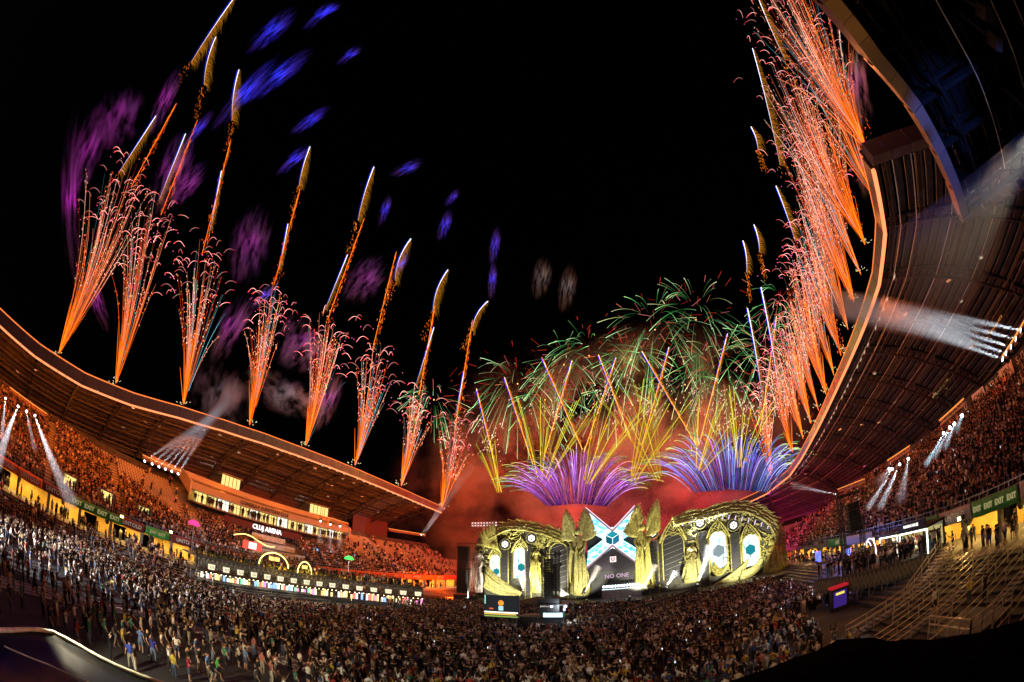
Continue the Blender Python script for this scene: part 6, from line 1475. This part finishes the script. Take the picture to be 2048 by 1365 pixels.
# stairs up to the walkway and the terrace with its rails
M_RAIL = mat('rail_steel', (.55, .5, .4), .35, .6, var=.2)
st_ = thing('terrace', 'dark stepped terrace with rows of steel handrails at the lower right', 'terrace', (18, 20, 0)); ST_ = Matrix.Translation(-Vector((18, 20, 0)))
def pt_(m, n_, mt): o = m.build(n_, mt, st_); o.matrix_parent_inverse = ST_; return o
TX0, TX1, TZ = 24.0, 12.0, 2.3
for i in range(12):
    x1 = lerp(TX0, TX1, i / 12); x0 = lerp(TX0, TX1, (i + 1) / 12) ; m = MB(); m.box((x0, 6.0, .02), (x1, 31.5, lerp(TZ, .15, i / 11))); pt_(m, 'terrace_step', mat('terrace_dark', (.022, .022, .022), .8, var=.5, scale=1.5, bump=.3))
for k, y in enumerate((9.5, 11.5, 13.5, 15.5, 17.5, 19.5, 21.5, 23.5, 25.5, 27.5, 29.5, 31)):
    lo, hi = (TX1 + .5 if k % 3 else TX1 + 3), TX0 - .5; m = MB(); z = lambda x: lerp(.15, TZ, (x - TX1) / (TX0 - TX1))
    for h in (1.0, .55): m.bar((lo, y, z(lo) + h), (hi, y, z(hi) + h), .06)
    for q in range(7): x = lerp(lo, hi, q / 6); m.bar((x, y, z(x) - .1), (x, y, z(x) + 1.0), .06)
    pt_(m, 'handrail', M_RAIL)
    if k % 3 == 1:                                  # pale stair flights between the rails
        for i in range(24):
            x = lerp(TX0, TX1, i / 24); m = MB(); zz = lerp(TZ, .15, i / 23.); m.box((x - .5, y + .1, zz - .05), (x, y + 1.6, zz + .1)); pt_(m, 'stair_tread', M_CONCD)
pf = on(1945, 1235, 2, 1.4)                         # railed landing
m = MB(); m.box((pf.x - 2.2, pf.y - 2.5, 1.25), (pf.x + 1.2, pf.y + 1.8, 1.4)); pt_(m, 'landing', M_CONCD)
m = MB(); cr = [(pf.x - 2.2, pf.y + 1.8), (pf.x - 2.2, pf.y - 2.5), (pf.x + 1.2, pf.y - 2.5)]
for (xa, ya), (xb, yb) in zip(cr, cr[1:]):
    for h in (.55, 1.05): m.bar((xa, ya, 1.4 + h), (xb, yb, 1.4 + h), .07)
    for q in range(5): m.bar((lerp(xa, xb, q / 4), lerp(ya, yb, q / 4), 0), (lerp(xa, xb, q / 4), lerp(ya, yb, q / 4), 2.45), .08)
pt_(m, 'landing_rail', M_RAIL)
for px, py, colr, lab, po in ((1937, 1212, (.55, .42, .15), 'person in yellow clothes standing on the railed landing at the right', 0), (1968, 1205, (.02, .02, .02), 'person in black leaning on the railed landing at the right', 5), (1868, 1230, (.5, .5, .48), 'person in a white top bending on the dark right terrace', 6)):
    p = on(px, py, 2, 1.42); o = obj('person', HI[po], None, p, (0, 0, face(p))); o.color = (*colr, 0); tag(o, lab, 'person', 'people in the crowd')
fl_ = thing('stair_flight', 'steel stair flight rising to the right walkway beside the deck', 'stairs', (22, 33, 0))
for i in range(14):
    m = MB(); x = 20.2 + i * .32; m.box((x - 22, -1.2, .6 + i * .2), (x + .34 - 22, 1.2, .68 + i * .2)); m.build('tread', M_RAIL, fl_)
for y in (-1.25, 1.25):
    m = MB()
    for h in (.5, 1.0): m.bar((-1.8, y, .6 + h), (2.7, y, 3.4 + h), .06)
    for q in range(6): m.bar((lerp(-1.8, 2.7, q / 5), y, lerp(.3, 3.2, q / 5)), (lerp(-1.8, 2.7, q / 5), y, lerp(1.6, 4.4, q / 5)), .06)
    m.build('handrail', M_RAIL, fl_)
# drink stand with a purple poster, lower right
p = on(1680, 1222, 2, 0); t = thing('poster_kiosk', 'small kiosk with a purple lit poster at the right crowd edge', 'kiosk', tuple(p)); m = MB(); m.box((-.9, 0, 0), (.9, .9, 2.5)); m.build('body', M_BLACK, t); m = MB(); m.box((-.75, -.06, .5), (.75, -.02, 2.2)); m.build('poster', emit('poster_purple', (.08, .03, .35), .5), t); m = MB(); m.box((-1.0, -.1, 2.5), (1.0, 1.0, 2.75)); m.build('red_top', emit('red_top', (.6, .02, .03), .7), t); m = MB(); m.box((-.5, -.1, 1.8), (.5, -.07, 2.05)); m.build('poster_title', emit('poster_yellow', (1, .7, .1), 1.2), t)
for k, (px, py) in enumerate(((1612, 1150), (1645, 1160))):
    p = on(px, py, 2, 0); t = thing('white_cabin', ['farther white cabin panel at the right crowd edge', 'nearer white cabin with a small lit window at the right crowd edge'][k], 'cabin', (p.x, p.y, 0)); m = MB(); m.box((-.2, -1.5, 0), (2.2, 1.5, 2.8)); m.build('walls', mat('white_cabin', (.6, .58, .55), .6), t); m = MB(); m.box((-.25, -.5, 1.3), (-.21, .5, 2.1)); m.build('window', emit('cabin_window', (.8, .9, 1), 1.4), t); m = MB(); m.box((-.4, -1.7, 2.8), (2.4, 1.7, 2.95)); m.build('roof', M_BLACK, t)

# long black camera jib over the crowd
a, b = on(1302, 1208, 1, 62), on(1392, 1177, 1, 70); t = thing('camera_crane', 'long black camera crane arm reaching over the crowd towards the stage', 'crane', (a.x, a.y, 0)); m = MB(); A = Vector((0, 0, a.z)); B = b - Vector((a.x, a.y, 0)); m.bar(A, B, .25, .3); m.bar(A - (B - A) * .12, A, .35, .45); m.build('arm', M_BLACK, t); m = MB(); m.bar((0, 0, 0), (0, 0, a.z), .25); m.bar((-.8, 0, .1), (.8, 0, .1), .2); m.build('pedestal', M_BLACK, t); m = MB(); m.box(B - Vector((.3, .3, .7)), B + Vector((.3, .3, -.1))); m.build('camera_head', M_BLACK, t)

# ================================================================== NEAR CANOPIES
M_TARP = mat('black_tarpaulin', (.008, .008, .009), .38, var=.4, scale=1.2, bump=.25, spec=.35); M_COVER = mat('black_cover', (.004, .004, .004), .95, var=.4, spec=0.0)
def canopy(name, label, ridge, inner_, z_drop, n_=14, waves=.06, mt=None):
    R0 = spline(ridge, n_ + 1); R1 = spline(inner_, n_ + 1); m = MB(); K = 7
    t = thing(name, label, 'canopy', tuple(R0[n_ // 2]))
    for i in range(n_ + 1):
        for j in range(K + 1):
            v = j / K; p = R0[i].lerp(R1[i], v); p = p + UP * (-z_drop * math.sin(math.pi * v) * .6 + waves * math.sin(i * 1.3 + j * .9) * math.sin(math.pi * v) + waves * .5 * math.sin(i * 2.9 - j * 1.7)); m.v.append(tuple(p))
    for i in range(n_):
        for j in range(K): a = i * (K + 1) + j; m.f.append((a, a + K + 1, a + K + 2, a + 1)); m.mi.append(0)
    o = m.build('sheet', mt or M_TARP, t, True); o.matrix_parent_inverse = Matrix.Translation(-Vector(t.location)); o.modifiers.new('thickness', 'SOLIDIFY').thickness = .03
    return t, R0, R1
rid = [on(px, py, 2, 3.6) for px, py in ((-60, 1262), (0, 1264), (92, 1264), (150, 1290), (215, 1326), (330, 1372))]
inn = [on(px, py, 2, 3.0) for px, py in ((-60, 1330), (-20, 1360), (60, 1400), (120, 1430), (170, 1450), (260, 1480))]
t, R0, R1 = canopy('tarpaulin_canopy', 'black tarpaulin canopy with a bright white edge at the lower left corner', rid, inn, .5)
TT = Matrix.Translation(-Vector(t.location))
m = MB(); m.tube([p + UP * .06 for p in R0], .09, 8); o = m.build('edge_tube', mat('white_pvc', (.8, .76, .6), .35), t, True); o.matrix_parent_inverse = TT
m = MB(); m.ball(R0[0], .1)
for q in range(0): m.lathe([(.02, .14), (.2, .12), (.42, .05), (.45, 0)], R0[q] + Vector((.0, .05, .05)), 10) if q % 2 == 0 else None
o = m.build('edge_cap', mat('white_pvc', (.8, .76, .6), .35), t, True); o.matrix_parent_inverse = TT; o['kind'] = 'stuff'
for q in (3, 8, 12): m = MB(); m.bar((R0[q].x, R0[q].y, 0), R0[q], .1); o = m.build('post', M_STEEL, t); o.matrix_parent_inverse = TT
m = MB(); m.tube([R0[3].lerp(R1[3], .3) + UP * .0, R0[7].lerp(R1[7], .45) - UP * .1, R0[11].lerp(R1[11], .4) - UP * .08, R0[13].lerp(R1[13], .1)], .03, 5); o = m.build('seam', mat('white_pvc', (.8, .76, .6), .35), t); o.matrix_parent_inverse = TT
l = light('edge_light', 'SPOT', R0[7] + Vector((-1.5, -1.0, 2.2)), 9e3, (1, .9, .6), None, .2, R0[9] + Vector((-1, 12, -3)), 125, .5)
lt = thing('canopy_lamp', 'small white lamp head above the black canopy, lighting the near group', 'lamp', tuple(R0[7] + Vector((-1.5, -1.15, 2.2)))); m = MB(); m.box((-.2, -.2, -.15), (.2, .1, .15)); m.bar((0, 0, -2.2), (0, 0, -.1), .06); m.build('housing', M_DSTEEL, lt); l.parent = lt; l.matrix_parent_inverse = Matrix.Translation(-Vector(lt.location))
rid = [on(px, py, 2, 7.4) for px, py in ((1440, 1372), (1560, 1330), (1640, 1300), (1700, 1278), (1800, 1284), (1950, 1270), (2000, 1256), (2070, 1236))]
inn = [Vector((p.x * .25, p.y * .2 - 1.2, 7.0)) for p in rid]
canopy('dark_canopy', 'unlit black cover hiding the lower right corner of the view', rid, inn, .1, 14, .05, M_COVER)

# ================================================================== LIGHT BARS, BEAMS
def light_bar(a, b, label):
    t = thing('light_bar', label, 'lighting bar', tuple(a), 0, 'light bars at the rear of the stands'); d = b - a; m = MB()
    for o_ in (Vector((0, 0, 0)), Vector((0, 0, .45)), Vector((.3, 0, .22))): m.bar(o_, d + o_, .09)
    n_ = max(3, int(d.length / .6))
    for q in range(n_): p, e = d * (q / n_), d * ((q + 1) / n_); m.bar(p + (UP * .45 if q % 2 else UP * 0), e + (UP * 0 if q % 2 else UP * .45), .045); m.bar(p, p + Vector((.3, 0, .22)), .045)
    m.build('truss', mat('orange_lit_truss', (.6, .35, .2), .4, .5), t)  # orange light on the bar is put into the truss colour
    m = MB(); m.bar(d * .0 + Vector((0, 0, .62)), d + Vector((0, 0, .62)), .12, .1); m.build('glow_strip', emit('bar_glow_orange', (1, .32, .06), 1.6), t)
    for f_ in (.1, .5, .9): m = MB(); m.bar(d * f_ + UP * .45, d * f_ + UP * 4, .05); m.build('hanger', M_DSTEEL, t)
    return t
XLb, XRb = -71.0, 35.0
bars = [((18, 783), (92, 836), XLb, 'near left'), ((284, 917), (362, 950), -73, 'middle left'), ((638, 1035), (696, 1052), -71, 'farther left'), ((777, 1062), (850, 1073), -68, 'farthest left'),
        ((1881, 851), (1930, 808), XRb, 'middle right'), ((1776, 929), (1821, 900), XRb, 'farther right'), ((1676, 985), (1730, 965), 33, 'farthest right'), ((2008, 726), (2062, 640), XRb, 'nearest right')]
for a, b, x, nm in bars: light_bar(on(*a, 0, x), on(*b, 0, x), '%s light bar with an orange strip hung above the top rows' % nm)
W_ = (.78, .9, 1); C_ = (.5, .82, 1)
def beam(src, dst, xs, xd, col, pw, spd, ln, dn, label, group):
    dn = max(dn, .08); pw *= 2.2
    p = on(*src, 0, xs); q = on(*dst, 0, xd); d = q - p; moving_head(p, p + d, col, pw, spd, label, group, d.length * ln, dn, .9)
GB = 'moving lights on the stand light bars'
beam((12, 791), (4, 880), XLb, -66.5, W_, 1.4e4, 9, 1.0, .03, 'moving light at the left picture edge, beam pointing down', GB)
beam((38, 809), (2, 905), XLb, -63, W_, 4.5e4, 9, 1.25, .035, 'brightest moving light on the near left bar, beam falling to the left', GB)
beam((68, 826), (126, 970), XLb, -62, W_, 5e4, 9, 1.25, .035, 'moving light on the near left bar, beam falling right onto the crowd', GB)
beam((52, 817), (70, 900), XLb, -66, W_, 8e3, 8, 1.0, .02, 'dim moving light between the two bright ones on the near left bar', GB)
for q, sx in enumerate(((286, 925), (301, 931), (315, 937), (328, 942), (341, 947), (354, 952))):
    beam(sx, (418 + q * 6, 838 - q * 6), -73, -58, C_, 2.2e4, 4.5, 1.25, .07, 'moving light, %s from the left in the six converging beams' % ordw[q], 'six converging moving lights on the left')
for q, (sx, dx_) in enumerate((((641, 1040), (640, 1085)), ((661, 1046), (660, 1100)), ((680, 1050), (679, 1095)))): beam(sx, dx_, -71, -66, W_, 6e3, 8, 1.0, .03, 'moving light shining straight down, %s on the farther left bar' % ordw[q], GB)
for q in range(2): beam((845 - q * 5, 1073), (930 - q * 22, 955 + q * 20), -68, -58, C_, 2.5e4, 5, 1.2, .03, ['moving light with a blue beam rising past the left roof end', 'second moving light rising past the left roof end'][q], GB)
for q, (sx, dx_, pw) in enumerate((((1779, 937), (1760, 965), 5e3), ((1787, 934), (1735, 1018), 3e4), ((1801, 925), (1760, 1015), 3e4), ((1817, 915), (1801, 1000), 1.2e4))): beam(sx, dx_, XRb, 27, W_, pw, 7, 1.0, .03, 'moving light, %s from the left on the farther right bar' % ordw[q], GB)
for q, (sx, dx_, pw) in enumerate((((1890, 862), (1852, 930), 2.5e4), ((1902, 851), (1868, 915), 1.5e4), ((1910, 845), (1890, 895), 1.2e4), ((1925, 830), (1912, 862), 6e3))): beam(sx, dx_, XRb, 29, C_, pw, 7, 1.0, .03, 'moving light, %s from the left on the middle right bar' % ordw[q], GB)
for q, sx in enumerate(((2013, 722), (2020, 710), (2030, 697), (2040, 681), (2050, 663))): beam(sx, (1838 - q * 4, 662 - q * 10), XRb, 26, W_, 2.6e4, 6, 1.75, .06, 'moving light, %s from the left in the big beam fan under the right roof' % ordw[q], 'big beam fan under the right roof')
beam((1676, 990), (1600, 974), 33, 26, W_, 1.2e4, 8, 1.2, .03, 'moving light with a level beam at the farthest right bar', GB)

# orange light of the fascia light lines on the seats below (the lines themselves glow)
def led_light(inner, side, root, off, pw, k0, k1):
    for k in range(k0, k1):
        a, b = inner[k], inner[k + 1]; c = (a + b) / 2; d = bpy.data.lights.new('led_line_light', 'AREA'); d.shape = 'RECTANGLE'; d.size = (b - a).length * .95; d.size_y = .5; d.energy = pw * (b - a).length / 9; d.color = (1, .17, .012)
        o = bpy.data.objects.new('led_line_light', d); COL.objects.link(o); dirn = Vector((side * .55, 0, -.83)); e = (b - a).normalized()
        z_ = -dirn; x_ = e; y_ = z_.cross(x_).normalized(); z_ = x_.cross(y_); M = Matrix((x_, y_, z_)).transposed().to_4x4(); M.translation = c - UP * 2.4; o.matrix_world = M; o.parent = root; o.matrix_parent_inverse = Matrix.Translation(-Vector(root.location))
led_light(innerL, -1, roof_L, 0, 1350, 0, NBL); led_light(innerR, 1, roof_R, 0, 500, 1, NBR - 1)
# rear bars wash the roof undersides orange
def up_wash(x, y, z, pw, root, col=(1, .2, .015)):
    l = light('up_wash', 'POINT', (x, y, z), pw, col, None, .5); l.parent = root; l.matrix_parent_inverse = Matrix.Translation(-Vector(root.location))
for y in (-8, 8, 24, 44, 60, 76, 92): up_wash(-79, y, 17.2, 170, roof_L)
for y in (36, 50, 64, 78, 92): up_wash(41.5, y, 16.0, 70, roof_R, (1, .12, .01))
# white crowd floods
def flood(loc, tgt, pw, col, ang, label, hang=None):
    t = thing('flood_lamp', label, 'lamp', tuple(loc)); m = MB(); m.box((-.3, -.3, -.25), (.3, .3, .25)); m.bar((0, 0, -loc[2] if hang is None else .25), (0, 0, -.25 if hang is None else hang), .14); m.build('housing', M_DSTEEL, t); dd = (Vector(tgt) - Vector(loc)).normalized()
    l = light('flood', 'SPOT', dd * .6, pw, col, None, .3, None, ang, .6); l.parent = t; l.rotation_euler = dd.to_track_quat('-Z', 'Y').to_euler()
flood((-34, -16, 9), (-47, 12, 0), 8e4, (.95, .98, 1), 46, 'white flood lamp on a pole beyond the left picture edge, lighting the left crowd')
flood((-20, -9, 11), (-33, 33, 0), 1.8e4, (1, .62, .3), 34, 'warm flood lamp on a pole behind the left canopy')
flood((14, 1, 19.5), (-8, 44, 0), 1.8e3, (1, .74, .45), 60, 'warm flood lamp hung under the near roof, lighting the central crowd', 2.2)  # added lamp to lift the central crowd, no fixture known here
flood((21, 6, 19), (8, 34, 0), 3.5e3, (1, .42, .1), 46, 'amber flood lamp hung under the near roof, lighting the right crowd', 2.6)  # added lamp to warm the right crowd, no fixture known here
flood((-44, 84, 9), (-30, 66, 1), 3e3, (1, .9, .7), 70, 'white flood lamp left of the stage lighting the front crowd')
# blue wash on the near roof lip
flood((17, -3, 11), tuple(innerN[8]), 1.4e4, (.08, .2, 1), 30, 'blue flood lamp on a pole below the near roof')
flood((14, -5, 11), tuple(innerN[5]), 2500, (1, .5, .08), 24, 'amber flood lamp on a pole below the near roof')

# ================================================================== SMOKE
def smoke_mat(name, col, dens, scale, lo=.45, hi=.75, stretch=(1, 1, 1), edge=True):
    m = bpy.data.materials.new(name); m.use_nodes = True; nt = m.node_tree; nt.nodes.clear(); o = nt.nodes.new('ShaderNodeOutputMaterial'); v = nt.nodes.new('ShaderNodeVolumeScatter'); v.inputs['Color'].default_value = (*col, 1)
    tc = nt.nodes.new('ShaderNodeTexCoord'); mp = nt.nodes.new('ShaderNodeMapping'); mp.inputs['Scale'].default_value = stretch; nz = nt.nodes.new('ShaderNodeTexNoise'); nz.inputs['Scale'].default_value = scale; nz.inputs['Detail'].default_value = 4; nz.inputs['Roughness'].default_value = .6
    mr = nt.nodes.new('ShaderNodeMapRange'); mr.inputs['From Min'].default_value = lo; mr.inputs['From Max'].default_value = hi; mr.interpolation_type = 'SMOOTHSTEP'
    ln = nt.nodes.new('ShaderNodeVectorMath'); ln.operation = 'LENGTH'; mr2 = nt.nodes.new('ShaderNodeMapRange'); mr2.inputs['From Min'].default_value = 1.0; mr2.inputs['From Max'].default_value = .1; mr2.interpolation_type = 'SMOOTHSTEP'
    mu = nt.nodes.new('ShaderNodeMath'); mu.operation = 'MULTIPLY'; mu2 = nt.nodes.new('ShaderNodeMath'); mu2.operation = 'MULTIPLY'; mu2.inputs[1].default_value = dens; L_ = nt.links
    L_.new(tc.outputs['Object'], mp.inputs[0]); L_.new(mp.outputs[0], nz.inputs['Vector']); L_.new(nz.outputs[0], mr.inputs['Value']); L_.new(tc.outputs['Object'], ln.inputs[0]); L_.new(ln.outputs['Value'], mr2.inputs['Value']); L_.new(mr.outputs[0], mu.inputs[0]); L_.new(mr2.outputs[0], mu.inputs[1]); L_.new(mu.outputs[0], mu2.inputs[0]); L_.new(mu2.outputs[0], v.inputs['Density']); L_.new(v.outputs[0], o.inputs['Volume'])
    return m
sph = MB(); sph.ball((0, 0, 0), 1, 16, 10); SPH = sph.v, sph.f
def smoke(name, label, c, ax, rz, ry, mt):
    m = MB(); m.add(*SPH); o = m.build(name, mt); o.location = c; o.scale = ax; o.rotation_euler = (0, ry, rz); tag(o, label, 'smoke', kind='stuff'); return o
def smoke_tint_lamp(c, pw, col, r_=1.5):  # added lamps that colour the smoke, tied to no modelled firework
    l = light('smoke_tint_light', 'POINT', c, pw, col, None, r_); return l
smoke('smoke', 'thick red smoke rolling above and behind the stage', (-20, 118, 34), (82, 11, 52), 0, 0, smoke_mat('red_smoke', (1, .9, .88), .16, 3.0, .45, .62, (1.5, .5, 1)))
for c, pw, col in (((-60, 103, 5), 8e3, (1, .1, .006)), ((-46, 103, 9), 9e3, (1, .085, .005)), ((-34, 104, 10), 8e3, (1, .05, .004)), ((-22, 103, 11), 6e3, (.8, .015, .08)), ((-12, 104, 11), 6e3, (.7, .015, .2)), ((-2, 104, 11), 8e3, (1, .015, .006)), ((10, 104, 11), 7e3, (1, .012, .02)), ((16, 104, 12), 3e3, (.4, .015, .6)),
                    ((-66, 132, 34), 2.2e4, (.9, .05, .006)), ((-42, 132, 46), 2.6e4, (.85, .025, .006)), ((-16, 132, 56), 2.8e4, (.8, .015, .006)), ((8, 132, 50), 2.6e4, (.8, .012, .01)), ((-28, 131, 26), 2e4, (.9, .03, .006)), ((4, 131, 26), 2e4, (.9, .012, .008))): smoke_tint_lamp(c, pw, col)
# coloured puffs drifting among the comets, each coloured by an added lamp just behind it
PU, BL_, GY_ = (.55, .02, .5), (.012, .03, 1), (.55, .75, .8)
pr2 = random.Random(77)
puffs = [(235, 235, 34, 42, 10, PU), (140, 400, 13, 120, 0, PU), (175, 300, 22, 60, 20, PU), (345, 345, 22, 60, 20, PU), (375, 370, 14, 40, 40, PU), (500, 490, 26, 56, 15, PU), (462, 655, 18, 56, 30, PU), (600, 690, 34, 40, 40, PU), (655, 800, 14, 50, 20, PU), (195, 605, 10, 42, -20, PU), (330, 200, 12, 50, 25, PU), (730, 560, 22, 40, 40, PU), (1712, 165, 20, 60, -10, PU), (1722, 330, 16, 44, -10, PU),
 (545, 60, 18, 60, 48, BL_), (560, 150, 16, 80, 52, BL_), (490, 185, 15, 90, 42, BL_), (622, 240, 11, 46, 55, BL_), (590, 318, 11, 44, 50, BL_), (640, 30, 11, 40, 50, BL_), (815, 336, 10, 36, 65, BL_), (395, 260, 9, 50, 40, BL_), (890, 450, 10, 34, 20, BL_), (990, 490, 9, 40, 10, BL_), (530, 590, 9, 40, 45, BL_), (700, 110, 9, 30, 55, BL_), (770, 420, 8, 34, 20, BL_), (800, 530, 9, 40, 30, BL_), (905, 395, 7, 22, 40, BL_), (985, 560, 8, 40, 5, BL_), (660, 20, 8, 26, 60, BL_),
 (440, 795, 40, 46, 20, GY_), (570, 790, 60, 28, 20, GY_), (1083, 555, 12, 32, 10, GY_), (1135, 575, 11, 36, 10, GY_)]
PM_ = {}
for i, (px, py, hw, hh, ang, colr) in enumerate(puffs):
    d = ray(px, py); dist = 88.0 if px < 1300 else 40.0
    if px > 1000 and px < 1300: dist = 125.0
    c = EYE + d * dist; k = dist / FPX; rt = d.cross(UP).normalized(); up = rt.cross(d).normalized(); a_ = R(ang); u2 = ray(px + 12 * math.sin(a_), py - 12 * math.cos(a_)) - d; u2 = (u2 - d * u2.dot(d)).normalized(); r2 = d.cross(u2).normalized()
    sz = .62 if colr == BL_ else .85; rw, rh = hw * k * 2.3 * sz, hh * k * 1.9 * sz; key = i % 6
    mt = smoke_mat('puff_smoke_%d' % i, (1, 1, 1), 1.9 / min(rw, rh), 2.1 + .3 * key, .5, .68, (1.4, 1.0, .62))
    M = Matrix((r2 * rw, d * min(rw, rh), u2 * rh)).transposed().to_4x4(); M.translation = c
    m = MB(); m.add(*SPH); o = m.build('smoke', mt); o.matrix_world = M
    tag(o, 'wisp of %s smoke drifting in the night sky, wisp %s of its colour from the left' % ({PU: 'purple', BL_: 'blue', GY_: 'grey'}[colr], sorted([q[0] for q in puffs if q[5] == colr]).index(px) + 1), 'smoke', 'smoke wisps in the sky', 'stuff')
    pw = 22 * max(rw, rh) * min(rw, rh) * (.3 if colr == GY_ else 3.2 if colr == BL_ else 1.1)
    smoke_tint_lamp(c + d * min(rw, rh) * .6, pw, colr, min(rw, rh) * .3)

flood((15, 2, 19.6), (-14, 33, 0), 5e3, (1, .8, .55), 24, 'narrow warm flood lamp hung under the near roof', 2.2)  # added lamp, makes a warm pool of light in the crowd
flood((16, 3, 19.6), (6, 52, 0), 6e3, (1, .6, .3), 22, 'narrow amber flood lamp hung under the near roof', 2.2)  # added lamp, makes an amber pool of light in the crowd

p = EYE + ray(2085, 225) * 17; q = EYE + ray(1850, 560) * 27
moving_head(p, q, (1, .93, .7), 4e3, 24, 'lamp beyond the right picture edge, throwing a broad dusty beam down left', 'lamps hung under the near roof', (q - p).length * .95, .03, 1.0)
